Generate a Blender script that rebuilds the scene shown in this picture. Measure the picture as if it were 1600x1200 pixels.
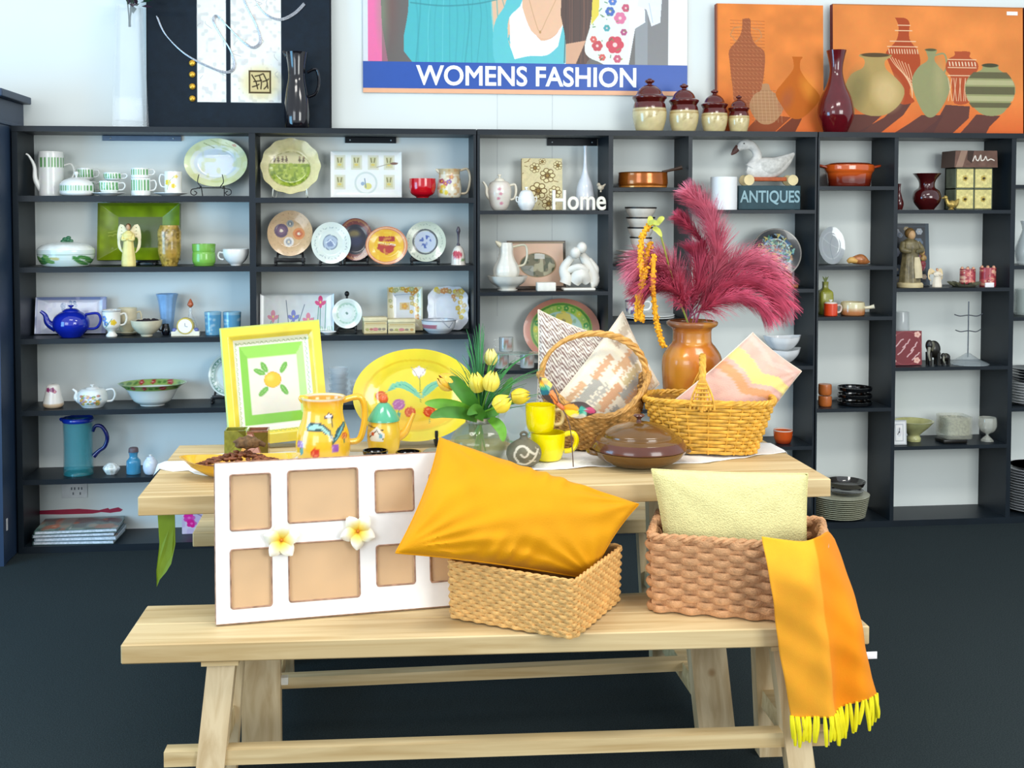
import bpy, bmesh, math, random
import numpy as np
from mathutils import Vector, Matrix
random.seed(7); RNG = np.random.RandomState(7)
for o in list(bpy.data.objects): bpy.data.objects.remove(o)
SC = bpy.context.scene; COL = SC.collection
PI = math.pi
# ---------------------------------------------------------------- camera
CH = 1.50                                  # eye height above the carpet
CAMP = Vector((0, -5.43, CH)); YAW = math.radians(6.25); PIT = math.radians(2.3); FPX = 1800.0; CX, CY = 770.0, 402.0
cd = bpy.data.cameras.new('camera'); cam = bpy.data.objects.new('camera', cd); COL.objects.link(cam)
cam.location = CAMP; cam.rotation_euler = (PI/2 - PIT, 0, -YAW)
cd.sensor_width = 36; cd.lens = 36*FPX/1600; cd.shift_x = (800-CX)/1600; cd.shift_y = -(600-CY)/1600
cd.clip_start = .05; SC.camera = cam
# ---------------------------------------------------------------- light
SC.view_settings.view_transform = 'Standard'; SC.view_settings.look = 'None'
SC.view_settings.gamma = 1; SC.view_settings.use_curve_mapping = False; SC.view_settings.exposure = 0.0
w = bpy.data.worlds.new('World'); SC.world = w; w.use_nodes = True
w.node_tree.nodes['Background'].inputs[0].default_value = (.84, .92, 1, 1)
w.node_tree.nodes['Background'].inputs[1].default_value = .94
def area(name, loc, target, sx, sy, power, col):
    l = bpy.data.lights.new(name, 'AREA'); l.shape = 'RECTANGLE'; l.size = sx; l.size_y = sy; l.energy = power; l.color = col
    o = bpy.data.objects.new(name, l); COL.objects.link(o); o.location = loc
    o.rotation_euler = (Vector(target)-Vector(loc)).to_track_quat('-Z', 'Y').to_euler(); return o
area('shop_window_light', (-3.0, -7.0, 2.0), (.5, -.6, 1.0), 2.6, 2.2, 95, (.86, .94, 1))
area('side_window_light', (-3.4, -2.3, 1.1), (-.5, -.15, .9), 1.6, 1.8, 80, (.22, .62, 1))
area('right_fill_light', (3.4, -6.6, 1.9), (2.4, -.3, .9), 2.4, 2.2, 150, (.97, 1, .97))  # added soft fill to brighten the right bays, not a real doorway
for lx in (-.6, 1.9): area('overhead_fill_light', (lx, -3.0, 3.3), (lx, -2.9, 0), 1.2, .6, 34, (1, .97, .92))  # added top light that brightens the table tops, no real ceiling lamps

# ---------------------------------------------------------------- projection helpers (sizes read off the photo on real planes)
_f = Vector((math.sin(YAW)*math.cos(PIT), math.cos(YAW)*math.cos(PIT), -math.sin(PIT)))
_r = Vector((math.cos(YAW), -math.sin(YAW), 0)); _u = _r.cross(_f)
def ray(px, py): return _f + _r*((px-CX)/FPX) - _u*((py-CY)/FPX)
def W(px, py, Y):
    d = ray(px, py); return CAMP + d*((Y-CAMP.y)/d.y)
def G(px, py, z):
    d = ray(px, py); return CAMP + d*((z-CAMP.z)/d.z)
def sc(px, Y): return (W(px+1, 330, Y)-W(px, 330, Y)).x
# ---------------------------------------------------------------- materials
def lin(c):
    if isinstance(c, str): c = tuple(int(c[i:i+2], 16)/255 for i in (0, 2, 4))
    return tuple(x/12.92 if x <= .04045 else ((x+.055)/1.055)**2.4 for x in c[:3])
_m = {}
def M(hexc, rough=.5, metal=0, coat=0, trans=0, var=.08, scale=30, bump=0, bscale=60, ior=1.45, alpha=1, sheen=0, spec=.5):
    k = (spec, hexc, rough, metal, coat, trans, var, scale, bump, bscale, alpha, sheen)
    if k in _m: return _m[k]
    m = bpy.data.materials.new('mat_'+str(len(_m))); m.use_nodes = True; n = m.node_tree; b = n.nodes['Principled BSDF']
    c = lin(hexc)
    b.inputs['Specular IOR Level'].default_value = spec; b.inputs['Roughness'].default_value = rough; b.inputs['Metallic'].default_value = metal; b.inputs['Coat Weight'].default_value = coat
    b.inputs['Transmission Weight'].default_value = trans; b.inputs['IOR'].default_value = ior; b.inputs['Alpha'].default_value = alpha
    b.inputs['Sheen Weight'].default_value = sheen
    tc = n.nodes.new('ShaderNodeTexCoord'); no = n.nodes.new('ShaderNodeTexNoise'); no.inputs['Scale'].default_value = scale
    n.links.new(tc.outputs['Object'], no.inputs['Vector'])
    r = n.nodes.new('ShaderNodeValToRGB'); r.color_ramp.elements[0].position = .3; r.color_ramp.elements[1].position = .7
    r.color_ramp.elements[0].color = tuple(x*(1-var) for x in c)+(1,); r.color_ramp.elements[1].color = tuple(min(1, x*(1+var)) for x in c)+(1,)
    n.links.new(no.outputs['Fac'], r.inputs[0]); n.links.new(r.outputs[0], b.inputs['Base Color'])
    if bump:
        n2 = n.nodes.new('ShaderNodeTexNoise'); n2.inputs['Scale'].default_value = bscale; n.links.new(tc.outputs['Object'], n2.inputs['Vector'])
        bp = n.nodes.new('ShaderNodeBump'); bp.inputs['Strength'].default_value = bump; bp.inputs['Distance'].default_value = .01
        n.links.new(n2.outputs['Fac'], bp.inputs['Height']); n.links.new(bp.outputs[0], b.inputs['Normal'])
    _m[k] = m; return m
def PM(rough=.3, coat=0, bump=0, bscale=150, sheen=0, trans=0):      # glaze / print whose pattern is stored on the mesh
    k = ('pm', rough, coat, bump, bscale, sheen, trans)
    if k in _m: return _m[k]
    m = bpy.data.materials.new('pattern_'+str(len(_m))); m.use_nodes = True; n = m.node_tree; b = n.nodes['Principled BSDF']
    a = n.nodes.new('ShaderNodeAttribute'); a.attribute_name = 'Col'
    tc = n.nodes.new('ShaderNodeTexCoord'); no = n.nodes.new('ShaderNodeTexNoise'); no.inputs['Scale'].default_value = 40
    n.links.new(tc.outputs['Object'], no.inputs['Vector'])
    mx = n.nodes.new('ShaderNodeMix'); mx.data_type = 'RGBA'; mx.blend_type = 'MULTIPLY'; mx.inputs[0].default_value = .10
    n.links.new(a.outputs['Color'], mx.inputs[6]); n.links.new(no.outputs['Color'], mx.inputs[7]); n.links.new(mx.outputs[2], b.inputs['Base Color'])
    b.inputs['Roughness'].default_value = rough; b.inputs['Coat Weight'].default_value = coat; b.inputs['Sheen Weight'].default_value = sheen
    if rough > .45: b.inputs['Specular IOR Level'].default_value = .2
    b.inputs['Transmission Weight'].default_value = trans
    if bump:
        n2 = n.nodes.new('ShaderNodeTexNoise'); n2.inputs['Scale'].default_value = bscale; n.links.new(tc.outputs['Object'], n2.inputs['Vector'])
        bp = n.nodes.new('ShaderNodeBump'); bp.inputs['Strength'].default_value = bump; bp.inputs['Distance'].default_value = .01
        n.links.new(n2.outputs['Fac'], bp.inputs['Height']); n.links.new(bp.outputs[0], b.inputs['Normal'])
    _m[k] = m; return m
def wood(c0, c1, rough=.55, ang=0, scale=1.0):
    k = ('wood', c0, c1, rough, ang, scale)
    if k in _m: return _m[k]
    m = bpy.data.materials.new('wood_'+str(len(_m))); m.use_nodes = True; n = m.node_tree; b = n.nodes['Principled BSDF']; b.inputs['Roughness'].default_value = rough
    tc = n.nodes.new('ShaderNodeTexCoord'); mp = n.nodes.new('ShaderNodeMapping'); mp.inputs['Scale'].default_value = (1.6*scale, 26*scale, 26*scale) if not ang else (26*scale, 26*scale, 1.6*scale)
    n.links.new(tc.outputs['Object'], mp.inputs['Vector'])
    no = n.nodes.new('ShaderNodeTexNoise'); no.inputs['Scale'].default_value = 1; no.inputs['Detail'].default_value = 6; no.inputs['Distortion'].default_value = .8
    n.links.new(mp.outputs[0], no.inputs['Vector'])
    r = n.nodes.new('ShaderNodeValToRGB'); r.color_ramp.elements[0].position = .32; r.color_ramp.elements[1].position = .62
    r.color_ramp.elements[0].color = lin(c1)+(1,); r.color_ramp.elements[1].color = lin(c0)+(1,)
    n.links.new(no.outputs['Fac'], r.inputs[0])
    # knots
    vo = n.nodes.new('ShaderNodeTexVoronoi'); vo.inputs['Scale'].default_value = 4.5
    n.links.new(tc.outputs['Object'], vo.inputs['Vector'])
    r2 = n.nodes.new('ShaderNodeValToRGB'); r2.color_ramp.elements[0].position = .03; r2.color_ramp.elements[1].position = .07
    r2.color_ramp.elements[0].color = (.55, .38, .22, 1); r2.color_ramp.elements[1].color = (1, 1, 1, 1)
    n.links.new(vo.outputs['Distance'], r2.inputs[0])
    mx = n.nodes.new('ShaderNodeMix'); mx.data_type = 'RGBA'; mx.blend_type = 'MULTIPLY'; mx.inputs[0].default_value = .7
    n.links.new(r.outputs[0], mx.inputs[6]); n.links.new(r2.outputs[0], mx.inputs[7]); n.links.new(mx.outputs[2], b.inputs['Base Color'])
    bp = n.nodes.new('ShaderNodeBump'); bp.inputs['Strength'].default_value = .25; bp.inputs['Distance'].default_value = .003
    n.links.new(no.outputs['Fac'], bp.inputs['Height']); n.links.new(bp.outputs[0], b.inputs['Normal'])
    _m[k] = m; return m
def glass(hexc='eaf4f2', alpha=.35, rough=.03):
    k = ('glass', hexc, alpha, rough)
    if k in _m: return _m[k]
    m = bpy.data.materials.new('glass_'+str(len(_m))); m.use_nodes = True; n = m.node_tree; b = n.nodes['Principled BSDF']
    tc = n.nodes.new('ShaderNodeTexCoord'); no = n.nodes.new('ShaderNodeTexNoise'); no.inputs['Scale'].default_value = 20
    n.links.new(tc.outputs['Object'], no.inputs['Vector'])
    r = n.nodes.new('ShaderNodeValToRGB'); c = lin(hexc)
    r.color_ramp.elements[0].color = tuple(x*.93 for x in c)+(1,); r.color_ramp.elements[1].color = c+(1,)
    n.links.new(no.outputs['Fac'], r.inputs[0]); n.links.new(r.outputs[0], b.inputs['Base Color'])
    b.inputs['Roughness'].default_value = rough; b.inputs['Alpha'].default_value = alpha; b.inputs['Specular IOR Level'].default_value = .9; b.inputs['Coat Weight'].default_value = .5
    _m[k] = m; return m
# ---------------------------------------------------------------- pattern rasters (drawn shapes only, no image files)
_nz = RNG.rand(256, 256)
def vnoise(X, Y):
    xi = np.floor(X).astype(int); yi = np.floor(Y).astype(int); fx = X-xi; fy = Y-yi; fx = fx*fx*(3-2*fx); fy = fy*fy*(3-2*fy)
    g = lambda a, b: _nz[a % 256, b % 256]
    return (g(xi, yi)*(1-fx)+g(xi+1, yi)*fx)*(1-fy)+(g(xi, yi+1)*(1-fx)+g(xi+1, yi+1)*fx)*fy
def rgb(c):
    return np.array([int(c[i:i+2], 16)/255 for i in (0, 2, 4)]) if isinstance(c, str) else np.array(c, float)
class Img:
    def __init__(s, x0, y0, x1, y1, bg, res=2.0):
        s.b = (x0, y0, x1, y1); s.w = max(2, int(round((x1-x0)*res))+1); s.h = max(2, int(round((y1-y0)*res))+1)
        s.X, s.Y = np.meshgrid(np.linspace(x0, x1, s.w), np.linspace(y0, y1, s.h)); s.e = .6/res
        s.A = np.zeros((s.h, s.w, 3))+rgb(bg)
    def mix(s, m, c, a=1):
        m = np.clip(m, 0, 1)[..., None]*a; s.A = s.A*(1-m)+rgb(c)*m; return s
    def ell(s, cx, cy, rx, ry, c, rot=0, a=1, soft=0):
        t = math.radians(rot); dx = s.X-cx; dy = s.Y-cy; u = (dx*math.cos(t)+dy*math.sin(t))/rx; v = (-dx*math.sin(t)+dy*math.cos(t))/ry
        d = (np.sqrt(u*u+v*v)-1)*min(rx, ry); return s.mix(.5-d/(2*(s.e+soft)), c, a)
    def ring(s, cx, cy, rx, ry, wd, c, a=1):
        u = (s.X-cx)/rx; v = (s.Y-cy)/ry; d = np.abs(np.sqrt(u*u+v*v)-1)*min(rx, ry)-wd/2; return s.mix(.5-d/(2*s.e), c, a)
    def rect(s, x0, y0, x1, y1, c, a=1):
        d = np.maximum(np.maximum(x0-s.X, s.X-x1), np.maximum(y0-s.Y, s.Y-y1)); return s.mix(.5-d/(2*s.e), c, a)
    def poly(s, pts, c, a=1):
        ins = np.zeros(s.X.shape, bool); n = len(pts)
        for i in range(n):
            (xa, ya), (xb, yb) = pts[i], pts[(i+1) % n]
            if ya == yb: continue
            cnd = ((ya > s.Y) != (yb > s.Y)) & (s.X < (xb-xa)*(s.Y-ya)/(yb-ya)+xa); ins ^= cnd
        return s.mix(ins*1.0, c, a)
    def line(s, pts, wd, c, a=1, smooth=False):
        if smooth: pts = cat(pts, 6)
        d = np.full(s.X.shape, 1e9)
        for (xa, ya), (xb, yb) in zip(pts[:-1], pts[1:]):
            L = (xb-xa)**2+(yb-ya)**2+1e-9; t = np.clip(((s.X-xa)*(xb-xa)+(s.Y-ya)*(yb-ya))/L, 0, 1)
            d = np.minimum(d, np.hypot(s.X-xa-t*(xb-xa), s.Y-ya-t*(yb-ya)))
        return s.mix(.5-(d-wd/2)/(2*s.e), c, a)
    def noise(s, amt, k=.2, ky=None):
        n = vnoise(s.X*k+17, s.Y*(ky or k)+5)*.6+vnoise(s.X*k*2.3, s.Y*(ky or k)*2.3)*.4; s.A = np.clip(s.A*(1+amt*(n-.5)*2)[..., None], 0, 1); return s
    def blot(s, c, k, th, a=1, region=None):
        n = vnoise(s.X*k+31, s.Y*k+9); m = np.clip((n-th)*8, 0, 1)
        if region is not None: m = m*region
        return s.mix(m, c, a)
    def flower(s, x, y, r, c, core='f2c200', n=5):
        for i in range(n): s.ell(x+r*.6*math.cos(6.283*i/n), y+r*.6*math.sin(6.283*i/n), r*.5, r*.5, c)
        return s.ell(x, y, r*.28, r*.28, core)
    def scrib(s, x0, y0, x1, y1, c, wd=.8, step=4, a=.8):           # small illegible marks along a line
        L = math.hypot(x1-x0, y1-y0); n = max(2, int(L/step)); nx, ny = -(y1-y0)/L, (x1-x0)/L
        pts = [(x0+(x1-x0)*i/n+nx*random.uniform(-1.4, 1.4), y0+(y1-y0)*i/n+ny*random.uniform(-1.4, 1.4)) for i in range(n+1)]
        return s.line(pts, wd, c, a)
    def at(s, px, py):
        x0, y0, x1, y1 = s.b; i = np.clip((np.asarray(px)-x0)/(x1-x0)*(s.w-1), 0, s.w-1); j = np.clip((np.asarray(py)-y0)/(y1-y0)*(s.h-1), 0, s.h-1)
        A = s.A[np.round(j).astype(int), np.round(i).astype(int)]
        return np.where(A <= .04045, A/12.92, ((A+.055)/1.055)**2.4)
def cat(p, n=4):
    p = [tuple(q) for q in p]; q = [p[0]]+p+[p[-1]]; out = []
    for i in range(1, len(q)-2):
        for k in range(n):
            t = k/n; out.append(tuple(.5*((2*b)+(-a+c)*t+(2*a-5*b+4*c-d)*t*t+(-a+3*b-3*c+d)*t**3) for a, b, c, d in zip(q[i-1], q[i], q[i+1], q[i+2])))
    out.append(p[-1]); return out
# ---------------------------------------------------------------- mesh + object helpers
def tag(o, label=None, cat_=None, group=None, kind=None):
    if label: o['label'] = label
    if cat_: o['category'] = cat_
    if group: o['group'] = group
    if kind: o['kind'] = kind
    return o
def E(name, label, cat_, loc, group=None, rot=(0, 0, 0)):
    o = bpy.data.objects.new(name, None); COL.objects.link(o); o.location = loc; o.rotation_euler = rot; o.empty_display_size = .03
    return tag(o, label, cat_, group)
def P(name, V, F, mat, par=None, cols=None, smooth=True, loc=(0, 0, 0), label=None):
    me = bpy.data.meshes.new(name); me.from_pydata([tuple(v) for v in V], [], [tuple(f) for f in F])
    bm = bmesh.new(); bm.from_mesh(me)
    bmesh.ops.recalc_face_normals(bm, faces=bm.faces); bm.to_mesh(me); bm.free()
    if smooth: me.polygons.foreach_set('use_smooth', [True]*len(me.polygons))
    if cols is not None:
        a = me.color_attributes.new('Col', 'FLOAT_COLOR', 'POINT'); c = np.ones((len(me.vertices), 4)); c[:, :3] = cols; a.data.foreach_set('color', c.ravel())
    me.materials.append(mat); o = bpy.data.objects.new(name, me); COL.objects.link(o); o.location = loc
    if par: o.parent = par
    if label: o['label'] = label
    if smooth:
        try: me.set_sharp_from_angle(angle=math.radians(50))
        except Exception: pass
    return o
def J(*ms):                                                        # join (V,F) pairs
    V = []; F = []
    for v, f in ms:
        n = len(V); V += [tuple(q) for q in v]; F += [tuple(i+n for i in g) for g in f]
    return V, F
def box(x0, x1, y0, y1, z0, z1):
    V = [(x, y, z) for x in (x0, x1) for y in (y0, y1) for z in (z0, z1)]
    return V, [(0, 1, 3, 2), (4, 6, 7, 5), (0, 4, 5, 1), (2, 3, 7, 6), (0, 2, 6, 4), (1, 5, 7, 3)]
def rbox(x0, x1, y0, y1, z0, z1, r=.004, seg=2):
    bm = bmesh.new(); bmesh.ops.create_cube(bm, size=1)
    for v in bm.verts: v.co = ((x0+x1)/2+v.co.x*(x1-x0), (y0+y1)/2+v.co.y*(y1-y0), (z0+z1)/2+v.co.z*(z1-z0))
    bmesh.ops.bevel(bm, geom=bm.edges[:], offset=r, segments=seg, affect='EDGES', profile=.5)
    bm.verts.index_update(); V = [tuple(v.co) for v in bm.verts]; F = [tuple(v.index for v in f.verts) for f in bm.faces]; bm.free(); return V, F
def hexa(pts): return [tuple(p) for p in pts], [(0, 1, 2, 3), (4, 7, 6, 5), (0, 4, 5, 1), (1, 5, 6, 2), (2, 6, 7, 3), (3, 7, 4, 0)]
def beam(a, b, wx, wy):                                             # square timber between two points, section wx*wy kept axis aligned
    a = Vector(a); b = Vector(b); q = []
    for p in (a, b): q += [(p.x-wx/2, p.y-wy/2, p.z), (p.x+wx/2, p.y-wy/2, p.z), (p.x+wx/2, p.y+wy/2, p.z), (p.x-wx/2, p.y+wy/2, p.z)]
    return hexa(q)
def lathe(prof, seg=40, ry=1.0, sq=0, nz=0):
    V = []; F = []; rings = []
    for r, z in prof:
        if r < 1e-5: V.append((0, 0, z)); rings.append([len(V)-1]); continue
        ids = []
        for i in range(seg):
            a = 2*PI*i/seg; c, s = math.cos(a), math.sin(a); k = 1.0
            if sq: k = 1/max(1e-6, (abs(c)**sq+abs(s)**sq)**(1/sq))
            if nz: k *= 1+nz*math.cos(a*8)
            V.append((r*c*k, r*s*k*ry, z)); ids.append(len(V)-1)
        rings.append(ids)
    for a, b in zip(rings[:-1], rings[1:]):
        if len(a) == 1 and len(b) == 1: continue
        for i in range(seg):
            j = (i+1) % seg
            if len(a) == 1: F.append((a[0], b[i], b[j]))
            elif len(b) == 1: F.append((a[i], a[j], b[0]))
            else: F.append((a[i], a[j], b[j], b[i]))
    return V, F
def tube(pts, rad, seg=8, n=4, flat=1.0, smooth=True):
    if smooth and len(pts) > 2:
        k = len(pts); pp = cat(pts, n); rr = [rad]*len(pp) if not hasattr(rad, '__len__') else [q[0] for q in cat([(r,) for r in rad], n)]
    else: pp = pts; rr = [rad]*len(pp) if not hasattr(rad, '__len__') else list(rad)
    pp = [Vector(p) for p in pp]; V = []; F = []; up = None
    for i, p in enumerate(pp):
        t = (pp[min(i+1, len(pp)-1)]-pp[max(i-1, 0)])
        t = t.normalized() if t.length > 1e-9 else Vector((0, 0, 1))
        if up is None: up = t.orthogonal().normalized() if abs(t.y) > .8 else Vector((0, 1, 0))
        up = (up-t*up.dot(t)); up = up.normalized() if up.length > 1e-6 else t.orthogonal().normalized()
        sd = t.cross(up)
        for k in range(seg):
            a = 2*PI*k/seg; V.append(p+(up*math.cos(a)*flat+sd*math.sin(a))*rr[i])
    for i in range(len(pp)-1):
        for k in range(seg):
            j = (k+1) % seg; F.append((i*seg+k, i*seg+j, (i+1)*seg+j, (i+1)*seg+k))
    F.append(tuple(range(seg-1, -1, -1))); F.append(tuple(range((len(pp)-1)*seg, len(pp)*seg))); return V, F
def sphere(c, rx, ry=None, rz=None, seg=14, rings=9):
    ry = ry or rx; rz = rz or rx; V, F = lathe([(math.sin(PI*i/rings), -math.cos(PI*i/rings)) for i in range(rings+1)], seg)
    return [(c[0]+x*rx, c[1]+y*ry, c[2]+z*rz) for x, y, z in V], F
def prism(outline, y0, y1):                                         # outline in (x,z), extruded along y
    n = len(outline); V = [(x, y0, z) for x, z in outline]+[(x, y1, z) for x, z in outline]
    F = [tuple(range(n)), tuple(range(2*n-1, n-1, -1))]+[(i, i+n, (i+1) % n+n, (i+1) % n) for i in range(n)]; return V, F
def planar(V, img, w, h, x0=None, z0=0):
    A = np.array(V); b = img.b; x0 = -w/2 if x0 is None else x0
    return img.at(b[0]+(A[:, 0]-x0)/w*(b[2]-b[0]), b[3]-(A[:, 2]-z0)/h*(b[3]-b[1]))
def slab(w, h, d, img, side=None, nx=None, ny=None, bulge=None):    # upright panel, front at y=0, depth d behind, pattern on the front
    nx = nx or img.w; ny = ny or img.h; b = img.b
    V = []; 
    for j in range(ny):
        for i in range(nx):
            u = i/(nx-1); v = j/(ny-1); V.append((-w/2+w*u, (bulge(u, v) if bulge else 0), h*(1-v)))
    F = [(j*nx+i, j*nx+i+1, (j+1)*nx+i+1, (j+1)*nx+i) for j in range(ny-1) for i in range(nx-1)]
    C = img.at(*zip(*[(b[0]+(b[2]-b[0])*i/(nx-1), b[1]+(b[3]-b[1])*j/(ny-1)) for j in range(ny) for i in range(nx)]))
    ring = [i for i in range(nx)]+[j*nx+nx-1 for j in range(1, ny)]+[(ny-1)*nx+i for i in range(nx-2, -1, -1)]+[j*nx for j in range(ny-2, 0, -1)]
    n0 = len(V)
    for k in ring: V.append(V[k])
    for k in ring: V.append((V[k][0], d, V[k][2]))
    m = len(ring)
    for i in range(m): j = (i+1) % m; F.append((n0+i, n0+j, n0+m+j, n0+m+i))
    F.append(tuple(n0+m+i for i in range(m)))
    sc_ = np.array([lin(side)]*(2*m)) if side else np.vstack([C[ring], C[ring]])
    return V, F, np.vstack([C, sc_])
def text(s, w, h, d, font_bold=False):                              # text mesh scaled into w*h, bottom-left at origin, facing -y
    c = bpy.data.curves.new('t', 'FONT'); c.body = s; c.extrude = .03; c.bevel_depth = .022 if font_bold else 0; c.bevel_resolution = 1; c.resolution_u = 5
    o = bpy.data.objects.new('t', c); COL.objects.link(o); bpy.context.view_layer.update()
    me = bpy.data.meshes.new_from_object(o.evaluated_get(bpy.context.evaluated_depsgraph_get()))
    A = np.array([v.co[:] for v in me.vertices]); F = [tuple(p.vertices) for p in me.polygons]
    bpy.data.objects.remove(o); bpy.data.curves.remove(c); bpy.data.meshes.remove(me)
    mn = A.min(0); mx = A.max(0); B = (A-mn)/(mx-mn)
    return [(x*w, d-z*d, y*h) for x, y, z in B], F
def cush(TL, TR, BR, BL, thick, n=34, pinch=.06, wr=.006, seed=0, ear=.0):
    TL, TR, BR, BL = map(Vector, (TL, TR, BR, BL)); nn = (TR-BL).cross(TL-BR).normalized()
    if nn.y > 0: nn = -nn
    rs = np.random.RandomState(seed); ph = rs.rand(12)*6.28; V = []; U = []
    L = (TR-TL).length
    for side in (1, -1):
        for j in range(n+1):
            for i in range(n+1):
                u = 2*i/n-1; v = 2*j/n-1
                uu = u*(1-pinch*(1-v*v)*u*u); vv = v*(1-pinch*(1-u*u)*v*v); a = (uu+1)/2; b = (vv+1)/2
                p = (TL*(1-a)+TR*a)*(1-b)+(BL*(1-a)+BR*a)*b
                t = thick/2*max(0, (1-u*u)*(1-v*v))**.42
                fold = 0
                for q in range(4):
                    cu, cv = ((-1, -1), (1, -1), (1, 1), (-1, 1))[q]; ang = math.atan2(v-cv, u-cu); dd = math.hypot(u-cu, v-cv)
                    fold += math.sin(ang*(11+q*3)+ph[q])*math.exp(-dd*1.6)*min(1, dd*2.2)**1.5
                fold += .5*math.sin(u*7+ph[5]+2*math.sin(v*3+ph[6]))*math.sin(v*4+ph[7])
                fold += 1.1*math.exp(-((1-abs(v))*3.2)**2)*math.sin(u*26+ph[8]+3*math.sin(u*5))*(1-abs(u))
                edge = min(1, (1-u*u)*(1-v*v)*9)
                V.append(p+nn*side*(t+wr*fold*edge)); U.append(((u+1)/2, (v+1)/2))
    m = (n+1)**2; F = []
    for s in (0, m):
        for j in range(n):
            for i in range(n): F.append((s+j*(n+1)+i, s+j*(n+1)+i+1, s+(j+1)*(n+1)+i+1, s+(j+1)*(n+1)+i))
    return V, F, U
def weave(path, z0, z1, rows, stakes, amp, rz, ry=None, taper=None, seg=6, per=4, wob=0):
    """horizontal strands running in and out round upright stakes; path(t,s)->(x,y,nx,ny), s = height fraction"""
    parts = []; N = stakes*per
    for r in range(rows):
        s = (r+.5)/rows; z = z0+(z1-z0)*s; pts = []
        for i in range(N):
            t = i/N; x, y, nx, ny = path(t, s); d = amp*math.sin(PI*stakes*t+(r % 2)*PI)
            pts.append((x+nx*d, y+ny*d, z+wob*math.sin(t*40+r*2)))
        V = []; F = []; ry_ = ry or rz*.6
        for i, p in enumerate(pts):
            x, y, nx, ny = path(i/N, s)
            for k in range(seg):
                a = 2*PI*k/seg; V.append((p[0]+nx*math.cos(a)*ry_, p[1]+ny*math.cos(a)*ry_, p[2]+math.sin(a)*rz))
        for i in range(N):
            for k in range(seg):
                j = (k+1) % seg; i2 = (i+1) % N; F.append((i*seg+k, i*seg+j, i2*seg+j, i2*seg+k))
        parts.append((V, F))
    return J(*parts)
def stakes_(path, z0, z1, n, r, seg=5):
    ps = []
    for i in range(n):
        pts = []
        for s in (0, .33, .66, 1):
            x, y, nx, ny = path((i+.5)/n, s); pts.append((x, y, z0+(z1-z0)*s))
        ps.append(tube(pts, r, seg, 2))
    return J(*ps)
def ell_path(rx0, ry0, rx1, ry1):
    def f(t, s):
        a = 2*PI*t; rx = rx0+(rx1-rx0)*s; ry = ry0+(ry1-ry0)*s; c, q = math.cos(a), math.sin(a); n = math.hypot(c*ry, q*rx)
        return rx*c, ry*q, c*ry/n, q*rx/n
    return f
def rect_path(w, d, cr=.02, flare=0):
    def f(t, s):
        k = 1+flare*s; W_, D_ = w*k/2, d*k/2; per = 2*(w+d); q = (t*per) % per
        if q < w: x, y, nx, ny = -W_+q*k, -D_, 0, -1
        elif q < w+d: x, y, nx, ny = W_, -D_+(q-w)*k, 1, 0
        elif q < 2*w+d: x, y, nx, ny = W_-(q-w-d)*k, D_, 0, 1
        else: x, y, nx, ny = -W_, D_-(q-2*w-d)*k, -1, 0
        # round the corner
        ax, ay = W_-abs(x), D_-abs(y)
        if ax < cr and ay < cr:
            cx = math.copysign(W_-cr, x); cy = math.copysign(D_-cr, y); vx, vy = x-cx, y-cy; L = math.hypot(vx, vy) or 1
            nx, ny = vx/L, vy/L; x, y = cx+nx*cr, cy+ny*cr
        return x, y, nx, ny
    return f
# profiles: (radius, height) as fractions
CUP = [(.55, 0), (.62, .04), (.85, .2), (.97, .5), (1, 1)]
MUG = [(.9, 0), (.97, .04), (1, .12), (1, 1)]
BOWL = [(.42, 0), (.44, .08), (.66, .22), (.88, .55), (1, 1)]
CAN = [(.93, 0), (1, .03), (1, .5), (1, 1)]
def hollow(prof, wr, h, t, n=3, floor=.06):
    o = cat([(r*wr, z*h) for r, z in prof], n); o = [(max(r, .0005), max(z, 0)) for r, z in o]
    inn = [(max(r-t, .0004), z) for r, z in reversed(o) if z > h*floor+t*.2]
    if not inn: inn = [(o[-1][0]-t, o[-1][1])]
    return [(0, 0)]+o+inn+[(0, inn[-1][1])]
def solid(prof, wr, h, n=3):
    o = cat([(r*wr, z*h) for r, z in prof], n); return [(0, 0)]+[(max(r, .0005), max(z, 0)) for r, z in o]+[(0, o[-1][1])]
def dens(pr, ds):
    out = [pr[0]]
    for a, b in zip(pr[:-1], pr[1:]):
        n = max(1, int(math.hypot(b[0]-a[0], b[1]-a[1])/ds))
        if b[0] == 0 or a[0] == 0: n = 1
        out += [(a[0]+(b[0]-a[0])*i/n, a[1]+(b[1]-a[1])*i/n) for i in range(1, n+1)]
    return out
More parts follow.
